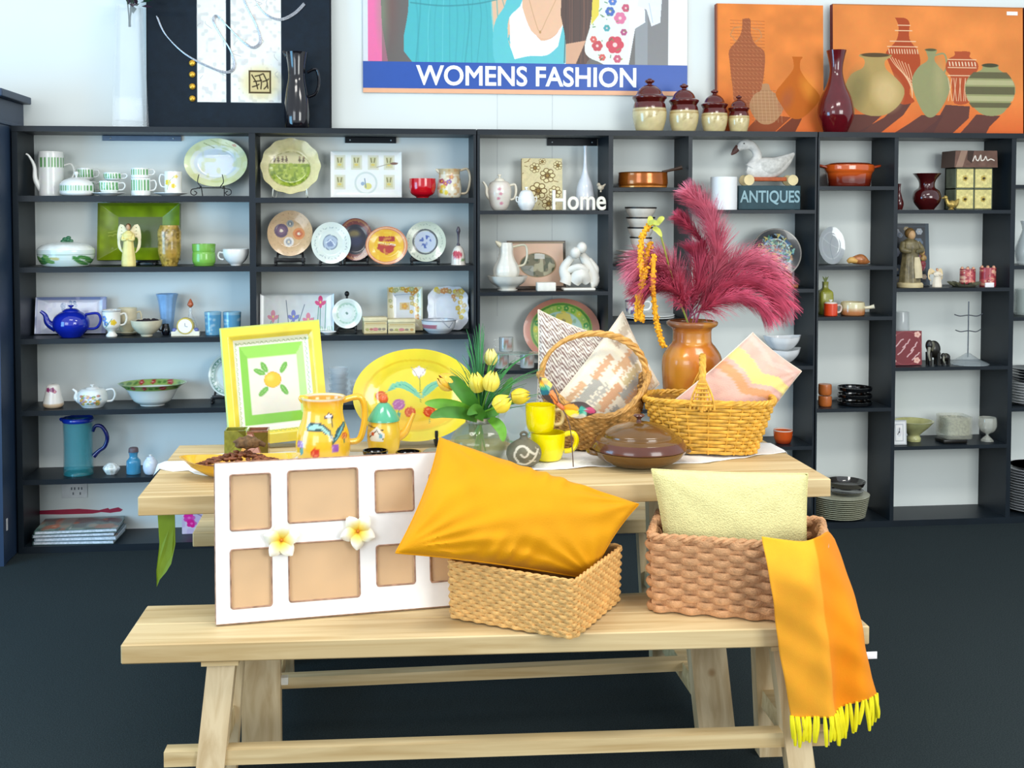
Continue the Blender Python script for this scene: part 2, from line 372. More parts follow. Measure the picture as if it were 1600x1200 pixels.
def vessel(name, label, cat_, x0, x1, y0, Y, zs, prof, mat=None, img=None, t=None, group=None, handle=None, spout=None, lid=None, ry=1, sq=0, seg=40,
           closed=False, pm=None, hm=None, lm=None, nz=0, part='body', extra=None, n=3, parts_only=False):
    """x0,x1,y0: extents of the body in the photo; stands with its base at height zs in the plane Y"""
    cx = (x0+x1)/2; k = sc(cx, Y); w_ = (x1-x0)*k; c = W(cx, y0, Y); h = c.z-zs; X = W(cx, y0, Y).x
    t = t or max(.002, w_*.04); pr = solid(prof, w_/2, h, n) if closed else hollow(prof, w_/2, h, t, n)
    if img: pr = dens(pr, h/46); seg = max(seg, 96)
    V, F = lathe(pr, seg, ry, sq, nz)
    cols = planar(V, img, w_, h) if img else None; m = pm or (PM(.25, .3) if img else mat)
    multi = handle or spout or lid or extra
    if not multi:
        o = P(name, V, F, m, None, cols, loc=(X, Y, zs)); return tag(o, label, cat_, group), w_, h
    root = E(name, label, cat_, (X, Y, zs), group); P(part, V, F, m, root, cols)
    hm = hm or mat or M('f2f0ea', .25, coat=.3)
    if handle:                                                       # (side, ztop, zbot, reach, radius_px[, shape])
        sd, z1, z0, out, rp = handle[:5]; bx1 = handle[5] if len(handle) > 5 else .94; bx0 = handle[6] if len(handle) > 6 else .94
        pts = [(sd*w_/2*bx1, 0, h*z1), (sd*(w_/2+out*w_*.7), 0, h*(z1+.04)), (sd*(w_/2+out*w_), 0, h*(z1*.62+z0*.38)), (sd*(w_/2+out*w_*.65), 0, h*(z0+.05)), (sd*w_/2*bx0, 0, h*z0)]
        P('handle', *tube(pts, rp*k, 8, 5, 1.3), hm, root)
    if spout:
        pts, rad = spout; P('spout', *tube([(x*w_, 0, z*h) for x, z in pts], [r*w_ for r in rad], 10, 5), hm, root)
    if lid:                                                          # profile in fractions of w/2,h ; z offset fraction, optional colours
        V, F = lathe(solid([(r, z) for r, z in lid[0]], w_/2, h, 3) , seg, ry, sq); V = [(x, y, z+lid[1]*h) for x, y, z in V]
        if len(lid) > 2 and lid[2] is not None: P('lid', V, F, PM(.25, .3), root, planar(V, lid[2], w_, h))
        else: P('lid', V, F, lm or hm, root)
    if extra: extra(root, w_, h, k)
    return root, w_, h
def PX(cx, Y, zs):                                                   # root position for a thing at photo column cx in plane Y
    return Vector((W(cx, 330, Y).x, Y, zs))
def panel(name, label, cat_, x0, x1, y0, Y, zs, d, img, side=None, lean=0, group=None, pm=None, bulge=None, part=None):
    cx = (x0+x1)/2; k = sc(cx, Y); w_ = (x1-x0)*k; h = (W(cx, y0, Y).z-zs)/math.cos(lean)
    V, F, C = slab(w_, h, d, img, side, bulge=bulge); loc = PX(cx, Y, zs+d*math.sin(lean)+.0005)
    if part:
        r = E(name, label, cat_, loc, group, (-lean, 0, 0)); P(part, V, F, pm or PM(.5), r, C, smooth=bool(bulge)); return r, w_, h
    o = P(name, V, F, pm or PM(.5), None, C, smooth=bool(bulge), loc=loc); o.rotation_euler = (-lean, 0, 0); return tag(o, label, cat_, group), w_, h
def plate(name, label, x0, x1, y0, Y, zs, img, lean=.16, depth=.09, scal=0, group=None, sq=0, y1=None, pm=None, cat_='plate', lift=0):
    """upright plate facing the room; zs = height of its lowest point"""
    cx = (x0+x1)/2; k = sc(cx, Y); w_ = (x1-x0)*k; zt = W(cx, y0, Y).z; zb = max(zs, W(cx, y1, Y).z) if y1 else zs
    h = (zt-zb)/math.cos(lean); V = []; F = []; N = 72; R = [0, .1, .2, .3, .4, .5, .58, .62, .66, .7, .76, .82, .88, .94, 1]; D = depth*w_
    def prof(r): return -D*(0 if r < .6 else ((r-.6)/.4)**.8)
    rr = []; n = 0
    for bk in (0, 1):
        for r in R:
            for i in range(N):
                a = 2*PI*i/N; q = r
                c, s = math.cos(a), math.sin(a)
                if scal: q *= 1+scal*math.cos(a*12)*(r**3)
                if sq: q *= 1/((abs(c)**sq+abs(s)**sq)**(1/sq))
                V.append((w_/2*q*c, prof(r)+(0.004+.0*r if bk else 0), h/2+h/2*q*s))
    L = len(R)
    for bk in (0, 1):
        for j in range(L-1):
            for i in range(N):
                a = bk*L*N; F.append((a+j*N+i, a+j*N+(i+1) % N, a+(j+1)*N+(i+1) % N, a+(j+1)*N+i))
    for i in range(N): F.append(((L-1)*N+i, (L-1)*N+(i+1) % N, (2*L-1)*N+(i+1) % N, (2*L-1)*N+i))
    # refine front for the pattern
    bm = bmesh.new(); me = bpy.data.meshes.new('x'); me.from_pydata(V, [], F); bm.from_mesh(me)
    bmesh.ops.remove_doubles(bm, verts=bm.verts, dist=1e-6)
    bmesh.ops.subdivide_edges(bm, edges=bm.edges[:], cuts=1 if w_ < .3 else 2, use_grid_fill=True); bm.verts.index_update()
    V = [tuple(v.co) for v in bm.verts]; F = [tuple(v.index for v in f.verts) for f in bm.faces]; bm.free(); bpy.data.meshes.remove(me)
    o = P(name, V, F, pm or PM(.22, .4), None, planar(V, img, w_, h), loc=PX(cx, Y, zb+.0018)); o.rotation_euler = (-lean, 0, 0)
    return tag(o, label, cat_, group), w_, h
def easel(label, cx, Y, zs, wpx, hpx, mat, group='black plate stands'):
    k = sc(cx, Y); w_ = wpx*k; h = hpx*k; r = E('plate_stand', label, 'plate stand', PX(cx, Y, zs), group)
    for s in (-1, 1):
        P('foot', *J(rbox(s*w_*.36-.005, s*w_*.36+.005, -.035, .045, 0, .012, .002), rbox(s*w_*.36-.005, s*w_*.36+.005, -.036, -.028, .010, h*.5, .002)), mat, r)
        P('upright', *hexa([(s*w_*.36-.005, .03, .01), (s*w_*.36+.005, .03, .01), (s*w_*.36+.005, .042, .01), (s*w_*.36-.005, .042, .01), (s*w_*.3-.005, .048, h), (s*w_*.3+.005, .048, h), (s*w_*.3+.005, .058, h), (s*w_*.3-.005, .058, h)]), mat, r, smooth=False)
    P('crossbar', *J(rbox(-w_*.4, w_*.4, .028, .036, .012, .03, .002), rbox(-w_*.32, w_*.32, .04, .047, h*.6, h*.7, .002)), mat, r); return r
def disc(r, z, n=40, t=.002): return lathe([(0, z), (r, z), (r, z+t), (0, z+t)], n)
def saucer(name, label, cx, x0, x1, Y, z, mat, group=None, th=.012):
    k = sc(cx, Y); r = (x1-x0)/2*k; V, F = lathe([(0, 0), (r*.5, 0), (r*.55, .003), (r, th), (r, th+.002), (r*.55, .006), (0, .005)], 40)
    return tag(P(name, V, F, mat, None, None, loc=PX(cx, Y, z)), label, 'saucer', group)
# ================================================================ setting
def struct(name, V, F, mat, **k): return tag(P(name, V, F, mat, smooth=False, **k), kind='structure')
wallm = M('e6edea', .75, var=.012, scale=3)
struct('wall_back', *box(-4.5, 6.5, 0, .12, 0, 3.3), wallm)
carpet = M('2f383a', .95, var=.35, scale=260, bump=.6, bscale=500, spec=.1)
struct('floor', *box(-4.5, 6.5, -8, 0, -.06, 0), carpet)
seam = M('c9cfd0', .8)
for i, px in enumerate((777, 863)):
    x = W(px, 170, 0).x; struct('trim_%d' % (i+1), *box(x-.0012, x+.0012, -.001, .002, 1.0, 3.0), seam)
# ---------------------------------------------------------------- bookcases
YF = -.25
blk = M('121c24', .42, var=.15, scale=8, spec=.35)
def fx(px): return W(px, 520, YF).x
def fz(px, py): return W(px, py, YF).z
ZT = (fz(30, 197)+fz(1590, 208))/2                     # top of the long shelving
BAYS = {1: (32, 391), 2: (401, 740), 3: (750, 950), 4: (957, 1074), 5: (1080, 1271), 6: (1278, 1394), 7: (1400, 1576), 8: (1583, 1752)}
SH = {1: [(306, 9), (417, 8), (528, 8), (639, 8), (746, 8)], 2: [(309, 8), (416, 8), (524, 8), (632, 8), (738, 8)],
      3: [(329, 6), (456, 6), (578, 6), (700, 6)], 4: [(293, 6), (416, 6), (501, 6), (640, 6)],
      5: [(328, 6), (452, 6), (573, 6), (699, 6)], 6: [(291, 6), (416, 6), (495, 6), (638, 6)],
      7: [(328, 6), (450, 6), (573, 6), (696, 6)], 8: [(289, 6), (415, 6), (495, 6), (636, 6)]}
ZS = {}
def bookcase(label, bays, left=None, right=None):
    r = E('bookcase', label, 'bookcase', (0, 0, 0), 'black shelving units along the wall')
    bx = [(fx(BAYS[b][0]), fx(BAYS[b][1])) for b in bays]
    x0 = bx[0][0]-(left or .018); x1 = bx[-1][1]+(right or .018); r.location = ((x0+x1)/2, -.125, 0); ox = (x0+x1)/2; oy = -.125
    def pb(n, *b): return P(n, *box(b[0]-ox, b[1]-ox, b[2]-oy, b[3]-oy, b[4], b[5]), blk, r, smooth=False)
    pb('top_board', x0, x1, YF-.004, 0, ZT-.024, ZT)
    pb('side_panel', x0, bx[0][0], YF, 0, 0, ZT-.024); pb('side_panel', bx[-1][1], x1, YF, 0, 0, ZT-.024)
    for a, b in zip(bx[:-1], bx[1:]): pb('divider', a[1], b[0], YF, 0, 0, ZT-.024)
    for b, (a, c) in zip(bays, bx):
        pb('bottom_board', a, c, YF, 0, 0, .03); ZS[(b, 0)] = .0308
        m = sum(BAYS[b])/2
        for i, (y, t) in enumerate(SH[b]):
            z = fz(m, y); ZS[(b, i+1)] = z+.0008; pb('shelf', a, c, YF, 0, z-t*.00285, z)
    return r
bookcase('left pair of wide black shelving bays holding green and blue china', [1, 2], .024, .012)
bookcase('middle black shelving unit of three bays, home of the goose and the Home word', [3, 4, 5], .012, .008)
bookcase('right black shelving unit with the little drawer house and candles', [6, 7, 8], .008, .012)
# tall dark cabinet at the far left, standing forward of the shelving
cb = M('24364e', .45, var=.1, scale=6)
xr = fx(32)-.030; hz = W(15, 143, -.42).z
r = E('tall_cabinet', 'tall dark blue cabinet at the left edge, standing beside the shelving', 'cabinet', (xr-.3, -.23, 0))
P('carcass', *rbox(-.3, .296, -.18, .2, 0, hz-.02, .003), cb, r, smooth=False)
P('cornice', *J(rbox(-.31, .33, -.22, .2, hz-.02, hz+.012, .004), rbox(-.305, .302, -.20, .2, hz-.13, hz-.115, .003)), cb, r, smooth=False)
P('corner_post', *box(.26, .298, -.195, -.16, 0, hz-.02), cb, r, smooth=False)
P('magnetic_catch', *box(.294, .2985, -.15, -.135, .14, .19), M('e8e8e8', .4), r, smooth=False)
# rail brackets on the wall
for (a, b, y0, y1, c, lab) in ((160, 283, 209, 217, '53657a', 'slate grey metal rail bracket above the green striped coffee pot'), (539, 619, 213, 222, '10161c', 'black metal rail bracket above the white tile tray'), (855, 933, 213, 224, '10161c', 'black metal rail bracket above the white bottle')):
    x0, x1 = W(a, y0, -.01).x, W(b, y0, -.01).x; z1 = ZT-.0245; z0 = z1-(W(a, y0, -.01).z-W(a, y1, -.01).z)
    r = E('rail_bracket', lab, 'bracket', ((x0+x1)/2, -.006, z0), 'rail brackets under the top board')
    hw = (x1-x0)/2; P('rail', *rbox(-hw, hw, -.006, .006, 0, z1-z0, .001), M(c, .4, metal=.5), r, smooth=False)
    for s in (-.8, .8): P('screw', *sphere((s*hw, -.007, (z1-z0)/2), .004, .002, .004, 8, 5), M('b8c0c4', .3, metal=.8), r)
# wall outlet, red tape
x0, x1 = W(97, 766, 0).x, W(137, 766, 0).x; z0, z1 = W(97, 778, 0).z, W(97, 755, 0).z
r = E('wall_outlet', 'white double wall outlet low in the left shelving bay', 'outlet', ((x0+x1)/2, 0, z0)); hw = (x1-x0)/2
P('plate', *rbox(-hw, hw, -.008, -.0005, 0, z1-z0, .002), M('e9eef0', .4), r)
for s in (-.1, .45):
    P('socket', *J(*[box(hw*(s+dx)-.003, hw*(s+dx)+.003, -.0085, -.007, (z1-z0)*(.5+dz)-.006, (z1-z0)*(.5+dz)+.006) for dx, dz in ((-.12, .14), (.12, .14), (0, -.2))]), M('6d7880', .5), r, smooth=False)
x0, x1 = W(53, 800, 0).x, W(192, 800, 0).x; z = W(120, 799, 0).z
pts = [(x0, z-.008), (x0+.12, z-.012), (x0+.26, z-.012), (x0+.3, z-.006), (x0+.34, z-.011), (x1-.03, z-.008), (x1-.01, z-.006), (x1, z+.002), (x1-.02, z+.014), (x1-.06, z+.006), (x0+.33, z+.012), (x0+.29, z+.003), (x0+.2, z+.012), (x0, z+.008)]
V, F = prism([(a-(x0+x1)/2, b-z) for a, b in pts], -.0015, -.0003); tag(P('red_tape', V, F, M('b01f45', .5), smooth=False, loc=((x0+x1)/2, 0, z)), 'ragged strip of red tape stuck low on the wall above the books', 'tape')
# ================================================================ on top of the shelving
ZTI = ZT+.0008
def leaning(name, label, x0, x1, y0, y1, Y, img, d, side, cat_='painting', lean=.04):
    r = E(name, label, cat_, PX((x0+x1)/2, Y, ZT), None, (-lean, 0, 0)); k = sc((x0+x1)/2, Y); w_ = (x1-x0)*k; h = (W((x0+x1)/2, y0, Y).z-ZT)
    V, F, C = slab(w_, h, d, img, side); r.location.z += .001+d*math.sin(lean); P('canvas', V, F, PM(.6, bump=.1, bscale=400), r, C, smooth=False); return r, w_, h, k
# black abstract
I = Img(232, -70, 520, 193, '12202c', 1.6).noise(.12, .1)
for a, b in ((310, 355), (362, 441)):
    I.rect(a, -70, b, 152, 'f6f4ec')
reg = ((I.X > 310) & (I.X < 441) & (I.Y < 152) & ~((I.X > 355) & (I.X < 362)))*1.0
I.blot('d9d6cf', .16, .66, .8, reg)
I.ell(408, 122, 30, 26, 'ecd9a0', a=.8, soft=7); I.rect(355.5, -70, 361.5, 152, '12202c')
for i in range(26):
    x, y = random.uniform(313, 436), random.uniform(-60, 140); 
    if 352 < x < 366: continue
    I.line([(x, y), (x+random.uniform(-9, 9), y+4), (x+random.uniform(-6, 12), y+random.uniform(4, 12))], .7, 'a9a8a6', .8, True)
I.rect(390, 103, 425, 138, '4a3a1e'); I.rect(392.5, 105.5, 422.5, 135.5, 'd9c48c')
for q in ((395, 110, 404, 131), (400, 112, 412, 108), (398, 120, 410, 118), (407, 112, 409, 131), (413, 108, 420, 130), (412, 120, 421, 116), (396, 128, 406, 124), (414, 131, 419, 122)): I.line([(q[0], q[1]), ((q[0]+q[2])/2+2, (q[1]+q[3])/2), (q[2], q[3])], 1.9, '3a2d18')
I.rect(517.5, -70, 520, 193, '0a1118'); I.rect(232, 190.5, 520, 193, '8d8a5c'); I.rect(232, -70, 234, 193, '0a1118')
r, w_, h, k = leaning('abstract_painting', 'large black abstract painting with two white panels and a silver swirl', 232, 520, -70, 193, -.09, I, .03, '0d151c')
def loc2(x, y, k, cx, ybase): return (x-cx)*k, (ybase-y)*k
for y in (89, 107, 126, 145):
    a, b = loc2(302.5, y, k, 376, 193); P('gold_stud', *sphere((a, -.004, b), .0145, .008, .0145, 14, 8), M('d8a63a', .3, metal=.6), r)
sw = [[(249, 17), (262, 45), (292, 75), (330, 95), (357, 103), (368, 92), (362, 68), (346, 42), (336, 22), (342, 14), (358, 30), (382, 54), (398, 63), (409, 52), (402, 26), (386, -6), (376, -40)], [(404, -6), (418, 10), (440, 18), (462, 8), (478, -8)]]
for s_ in sw:
    for off in (-2.2, 0, 2.2):
        P('silver_swirl', *tube([(loc2(x+off*.5, y+off*.6, k, 376, 193)[0], -.004, loc2(x, y+off*.6, k, 376, 193)[1]) for x, y in s_], .0024, 6, 6), M('c9ccd2', .3, metal=.6, var=.3, scale=200), r, label='silver raised swirl')
# terracotta vase paintings
def gourd(I, pts, c, a=1): I.poly(cat(pts, 5), c, a)
I = Img(1120, 5, 1286, 201, 'e8873f', 2).noise(.1, .03); I.mix((I.Y-120)/80, 'e0622c', .6)
I.poly([(1195, 172), (1235, 176), (1210, 198), (1190, 201), (1160, 201), (1180, 180)], '8a4426', .9); I.poly([(1238, 176), (1252, 178), (1240, 201), (1208, 201)], '6d3524', .9)
I.poly(cat([(1160, 28), (1172, 28), (1173, 50), (1180, 66), (1194, 78), (1193, 110), (1188, 140), (1184, 160), (1150, 160), (1144, 130), (1140, 95), (1139, 76), (1150, 62), (1158, 48), (1160, 28)], 4), 'a8603c')
rg = (((I.X-1167)/28)**2 < 1)*((I.Y > 26) & (I.Y < 160))
for y in range(30, 160, 5): I.line([(1141+6*(y > 120), y), (1194-7*(y > 120), y+1)], .7, '6f3a26', .45)
for y in range(32, 158, 7):
    for x in range(1145, 1190, 6): I.line([(x, y), (x+3, y+3)], .9, 'd08a5c', .6)
I.line([(1150, 62), (1141, 52), (1146, 42), (1156, 40)], 1.5, 'c98a55'); I.line([(1180, 62), (1190, 54), (1186, 44), (1176, 42)], 1.5, 'c98a55')
I.poly(cat([(1190, 126), (1200, 126), (1204, 136), (1218, 145), (1224, 160), (1216, 176), (1204, 186), (1188, 186), (1176, 174), (1170, 158), (1178, 142), (1188, 136), (1190, 126)], 4), 'b88a62')
for y in range(136, 186, 5): I.line([(1174, y), (1220, y)], .7, '8d5f40', .6)
for x in range(1176, 1220, 6): I.line([(x, 136), (x+3, 184)], .6, 'd8b48c', .6)
I.poly(cat([(1237, 84), (1253, 84), (1250, 90), (1250, 104), (1262, 122), (1277, 138), (1280, 148), (1268, 164), (1250, 178), (1234, 176), (1220, 158), (1211, 140), (1222, 124), (1238, 104), (1239, 92), (1237, 84)], 4), 'c4651a')
I.ell(1262, 132, 10, 18, 'f09a35', -25, .6, 6); I.ell(1228, 150, 9, 16, 'a85a3c', 20, .6, 5)
I.rect(1120, 5, 1122, 201, 'b9663a')
leaning('vase_painting', 'smaller orange painting of three clay vases, left of the dark red vase', 1120, 1286, 6, 201, -.085, I, .035, '8d4c38')
I = Img(1302, 8, 1598, 201, 'e78a45', 2).noise(.1, .02); I.mix((I.Y-130)/70, 'e2602c', .7)
for q in (((1330, 172), (1378, 172), (1350, 196), (1330, 201), (1304, 201), (1304, 196)), ((1405, 152), (1424, 152), (1410, 172), (1372, 201), (1334, 201), (1380, 176)), ((1438, 172), (1472, 172), (1455, 201), (1392, 201), (1420, 184)), ((1476, 156), (1514, 158), (1512, 176), (1484, 201), (1434, 201), (1462, 180)), ((1524, 170), (1562, 172), (1545, 188), (1538, 201), (1496, 201), (1512, 184))): I.poly(q, '5d3a36', .92)
I.poly(cat([(1398, 27), (1412, 27), (1420, 34), (1420, 58), (1434, 78), (1436, 100), (1424, 122), (1420, 140), (1427, 152), (1404, 154), (1398, 120), (1386, 90), (1384, 78), (1400, 60), (1403, 40), (1398, 27)], 4), 'b24c28')
for y in (38, 46, 62, 70): I.line([(1402-(y-38)*.5, y), (1421+(y-38)*.35, y)], 1.4, 'f3c9a0')
for x in range(1388, 1434, 4): I.line([(x, 74), (x+1, 80)], 1.4, 'f3d0ac')
for i in range(7): I.line([(1388+i*5, 84+i*2), (1400+i*4, 100+i*3), (1424, 122+i*4)], 1.2, 'f0c096', .9, True)
I.poly(cat([(1344, 82), (1389, 82), (1390, 86), (1382, 92), (1384, 104), (1402, 120), (1412, 136), (1404, 156), (1382, 172), (1352, 172), (1330, 156), (1321, 132), (1330, 112), (1348, 102), (1350, 90), (1342, 85), (1344, 82)], 4), 'b39a60')
I.ell(1384, 138, 20, 24, 'dcc088', -15, .8, 9); I.ell(1340, 132, 14, 26, '6f6a42', 10, .5, 8); I.ell(1367, 83, 22, 3.2, '5d4a30')
I.poly(cat([(1444, 74), (1462, 74), (1460, 82), (1460, 92), (1476, 110), (1483, 124), (1478, 146), (1460, 172), (1444, 172), (1428, 142), (1424, 118), (1434, 100), (1448, 90), (1447, 80), (1444, 74)], 4), '98976a')
I.ell(1466, 120, 8, 26, 'b3a878', 0, .6, 5); I.ell(1453, 74, 9, 2, '5b5a3c'); I.line([(1460, 82), (1474, 80), (1478, 96), (1474, 108)], 2.6, '98976a', 1, True)
I.poly(cat([(1490, 76), (1514, 76), (1514, 84), (1526, 92), (1526, 104), (1512, 116), (1506, 132), (1512, 152), (1490, 154), (1486, 132), (1484, 114), (1476, 102), (1480, 88), (1490, 82), (1490, 76)], 4), 'b55330')
for y in (88, 100, 112): I.line([(1480, y), (1524, y)], 1.3, 'f3cfa8')
for x in range(1482, 1524, 5): I.line([(x, 92), (x+1, 97)], 1.8, 'f3d8b8')
for i in range(5): I.line([(1486+i*7, 116), (1480+i*8, 150)], .9, 'f0c8a0'); I.line([(1486+i*7, 150), (1480+i*9, 116)], .9, 'f0c8a0')
I.poly(cat([(1534, 95), (1558, 95), (1560, 102), (1580, 116), (1586, 134), (1578, 152), (1562, 170), (1534, 170), (1514, 152), (1506, 130), (1514, 112), (1532, 103), (1534, 95)], 4), '9a9a6a')
vm = (((I.X-1546)/39)**2+((I.Y-134)/37)**2 < 1)*1.0
for a, b in ((106, 116), (128, 140), (152, 160)): I.mix(vm*((I.Y > a) & (I.Y < b)), '5f5a40', .85)
for a, b in ((118, 126), (142, 150)): I.mix(vm*((I.Y > a) & (I.Y < b)), 'c4bd90', .7)
I.ell(1546, 96, 13, 3, '4d4a34'); I.rect(1302, 8, 1598, 9.3, '93643f', .6)
r, w_, h, k = leaning('vase_painting', 'larger orange painting of five clay pots casting long shadows', 1302, 1598, 8, 201, -.085, I, .035, '7a2f28')
a, b = loc2(1581, 19, k, 1450, 201); P('price_tag', *box(a-.028, a+.028, -.002, 0, b-.008, b+.01), M('f4f2ec', .6), r, smooth=False)
I = Img(1600, 12, 1760, 201, '6a1f1c', 1).noise(.15, .05)
leaning('vase_painting', 'dark maroon canvas cut off by the right edge of the photo', 1600, 1760, 12, 201, -.085, I, .035, '5a1a1c')
# poster
def zz(x, y): p = W(x, y, -.012); return p.x, p.z
I = Img(567, -130, 1074, 97, '5b5857', 1.5)
I.rect(567, -130, 577, 97, 'dfe4ee'); I.poly([(574, -130), (590, -130), (596, 40), (605, 97), (575, 97)], 'f26fa6'); I.rect(596, -130, 640, 97, '6a5f58', .6)
I.ell(598, 20, 8, 40, '8aa07a', 0, .5, 6); I.ell(612, 10, 8, 46, '7c4a44', 0, .5, 6); I.mix(((I.X-606)/34), '6a6864', .6)
I.rect(1008, -130, 1043, 97, '7b7b7c'); I.rect(1043, -130, 1074, 97, 'f3f2ee'); I.rect(990, -130, 1010, 97, '8d9296')
I.poly([(760, -130), (900, -130), (900, 97), (780, 97)], 'e9b48e')
I.poly(cat([(640, -60), (700, -80), (770, -60), (776, 20), (800, 97), (642, 97), (636, 20)], 4), '43b9bf')
I.poly([(764, -60), (786, -60), (796, 20), (790, 60), (806, 97), (772, 97), (764, 20)], 'eac09c')
I.poly([(776, -60), (800, 0), (786, 30), (793, 97), (784, 97), (770, 40)], 'eac09c')
for i in range(16): x = 646+i*9; I.line([(x, -10+random.random()*8), (x+random.uniform(-6, 6), 30), (x+random.uniform(-9, 9), 97)], random.uniform(1, 3), random.choice(['2f9aa2', '6fd3d6', '37a8b0']), .55, True)
I.line([(640, 6), (690, 10), (740, 6), (775, -2)], 2.2, '2b8f97', .8, True); I.line([(640, -4), (690, 0), (740, -4), (775, -12)], 1.6, '2b8f97', .6, True)
I.poly(cat([(792, 18), (812, 0), (835, 55), (852, 60), (868, 48), (874, 30), (880, 97), (794, 97)], 3), 'f5f7f8')
I.poly(cat([(811, -60), (870, -60), (878, 20), (868, 46), (848, 58), (826, 46), (812, 10)], 4), 'eebd98')
I.line([(818, -20), (832, 30), (840, 47), (850, 28), (868, -10)], .8, 'b98a5a', .8, True); I.ell(840, 48, 1.6, 2.2, 'b58a4c')
I.poly(cat([(806, -60), (812, 0), (792, 26), (790, 60), (800, 97), (770, 97), (768, 40), (784, 10)], 4), '58c6cc'); I.poly(cat([(876, 36), (884, 60), (878, 97), (790, 97), (820, 86), (850, 84), (868, 70)], 4), '5ac4cb')
I.poly(cat([(880, -130), (930, -130), (926, 40), (912, 97), (884, 97), (880, 60), (872, 20)], 4), '4a2c22')
for i in range(9): x = 880+i*5; I.line([(x, -60), (x+random.uniform(-4, 5), 20), (x+random.uniform(-4, 2), 95)], 1.3, random.choice(['6d4230', '33201a', '7d4e38']), .7, True)
I.poly([(880, 66), (912, 60), (896, 97), (880, 97)], 'd9a582')
I.poly(cat([(924, 0), (940, -60), (980, -60), (980, 97), (930, 92), (910, 76), (918, 40)], 4), 'e9efe2'); I.poly([(924, -40), (936, -60), (932, 20), (920, 36)], 'e9d33c')
for x, y, r_, c in ((958, 66, 13, 'd32f4b'), (930, 68, 8, 'c93b48'), (966, 24, 9, 'e0709a'), (950, 14, 7, '2f62b8'), (954, -2, 6, '3f76c6'), (975, 8, 6, 'c8456a'), (945, 40, 5, '3aa0a8'), (924, 58, 5, 'd8544c'), (972, 46, 5, 'b23c78'), (938, 86, 5, 'd8544c'), (962, 88, 6, 'c94a6a'), (944, -26, 8, 'd32f4b'), (966, -30, 7, '2f62b8')):
    I.flower(x, y, r_, c, 'f0d0c8', 6)
for i in range(40): x, y = random.uniform(922, 978), random.uniform(-50, 92); I.line([(x, y), (x+random.uniform(-5, 5), y+random.uniform(-5, 5))], 1.5, random.choice(['3b6a3a', '2f7a52', '6c9a3a']), .8)
I.poly([(980, -130), (1000, -130), (1006, 30), (990, 40), (980, 97)], 'f1f5fa'); I.poly([(1000, -40), (1034, -30), (1030, 30), (1016, 36), (1008, 10), (994, 4)], 'e8eff8'); I.line([(1012, 0), (1018, 30)], 1.2, 'b9c4d4')
I.rect(567, 95, 1074, 97, 'ffffff', .0)
x0, z0 = zz(567, 97); x1, z1 = zz(1074, 97); zt = W(820, -130, -.012).z; zc = W(820, 99, -.012).z; zb = W(820, 140, -.012).z; zo = W(820, 147, -.012).z
r = E('wall_poster', 'large shop poster of two women in turquoise tops with a blue caption band', 'poster', ((x0+x1)/2, -.012, zo)); hw = (x1-x0)/2
V, F, C = slab(2*hw, zt-zc, .008, I, 'e8e8e8'); V = [(a, b, c+zc-zo) for a, b, c in V]; P('photo_print', V, F, PM(.35, .2), r, C, smooth=False)
P('blue_band', *box(-hw, hw, -.001, .009, zb-zo, zc-zo), M('2152a8', .35, var=.02), r, smooth=False)
P('orange_strip', *box(-hw, hw, 0, .008, 0, zb-zo), M('f0b48c', .4, var=.02), r, smooth=False)
tx0, tz0 = zz(650, 135); tx1, _ = zz(994, 135); th = W(820, 104, -.012).z-W(820, 135.5, -.012).z
V, F = text('WOMENS FASHION', tx1-tx0, th, .003, True); P('caption', [(x+tx0-(x0+x1)/2, y-.004, z+(zb-zo)+(zc-zb-th)/2) for x, y, z in V], F, M('fbfcff', .4, var=.01), r, smooth=False)
# tall glass vase with dark silk flowers
Yv = -.178; k = sc(206, Yv); c = PX(206, Yv, ZTI); hh = W(206, 10, Yv).z-ZT
r = E('glass_vase', 'tall square clear glass vase left of the black painting', 'vase', c)
def sqtube(w0, w1, z0, z1): 
    return [(-w0, -w0, z0), (w0, -w0, z0), (w0, w0, z0), (-w0, w0, z0), (-w1, -w1, z1), (w1, -w1, z1), (w1, w1, z1), (-w1, w1, z1)]
w0, w1 = 24*k, 18*k; t = 3*k
P('body', *J((sqtube(w0, w1, .0, hh), [(0, 1, 5, 4), (1, 2, 6, 5), (2, 3, 7, 6), (3, 0, 4, 7), (0, 3, 2, 1)]), (sqtube(w0-t, w1-t, .03, hh), [(0, 4, 5, 1), (1, 5, 6, 2), (2, 6, 7, 3), (3, 7, 4, 0), (0, 1, 2, 3)])), glass('e9eef0', .16), r, smooth=False)
r = E('silk_flowers', 'dark green and purple silk flowers at the mouth of the tall glass vase', 'flowers', (c.x, c.y, ZT+hh)); 
P('stem', *J(*[tube([(dx*.2, 0, -.09), (dx*.2, 0, -.05), (dx, dy, .03)], .003, 6, 4) for dx, dy in ((-.01, .01), (.01, 0), (.02, -.01))]), M('24382a', .6), r)
for i in range(26):
    a = random.uniform(0, 6.28); q = random.uniform(.01, .10); L = random.uniform(.04, .07); p = Vector((math.cos(a)*q+.015, math.sin(a)*q*.5, random.uniform(.0, .09)))
    d = Vector((math.cos(a), math.sin(a)*.6, random.uniform(-.4, .5))).normalized(); sd = d.cross(Vector((0, 0, 1))).normalized()
    V = [p, p+d*L*.5+sd*L*.3+Vector((0, 0, .006)), p+d*L, p+d*L*.5-sd*L*.3+Vector((0, 0, .006)), p+d*L*.5+Vector((0, 0, -.004))]
    P('petal' if i % 3 == 0 else 'leaf', V, [(0, 1, 4), (1, 2, 4), (2, 3, 4), (3, 0, 4)], M('3a2338' if i % 3 == 0 else '1f4a34', .6, var=.3, scale=60), r)
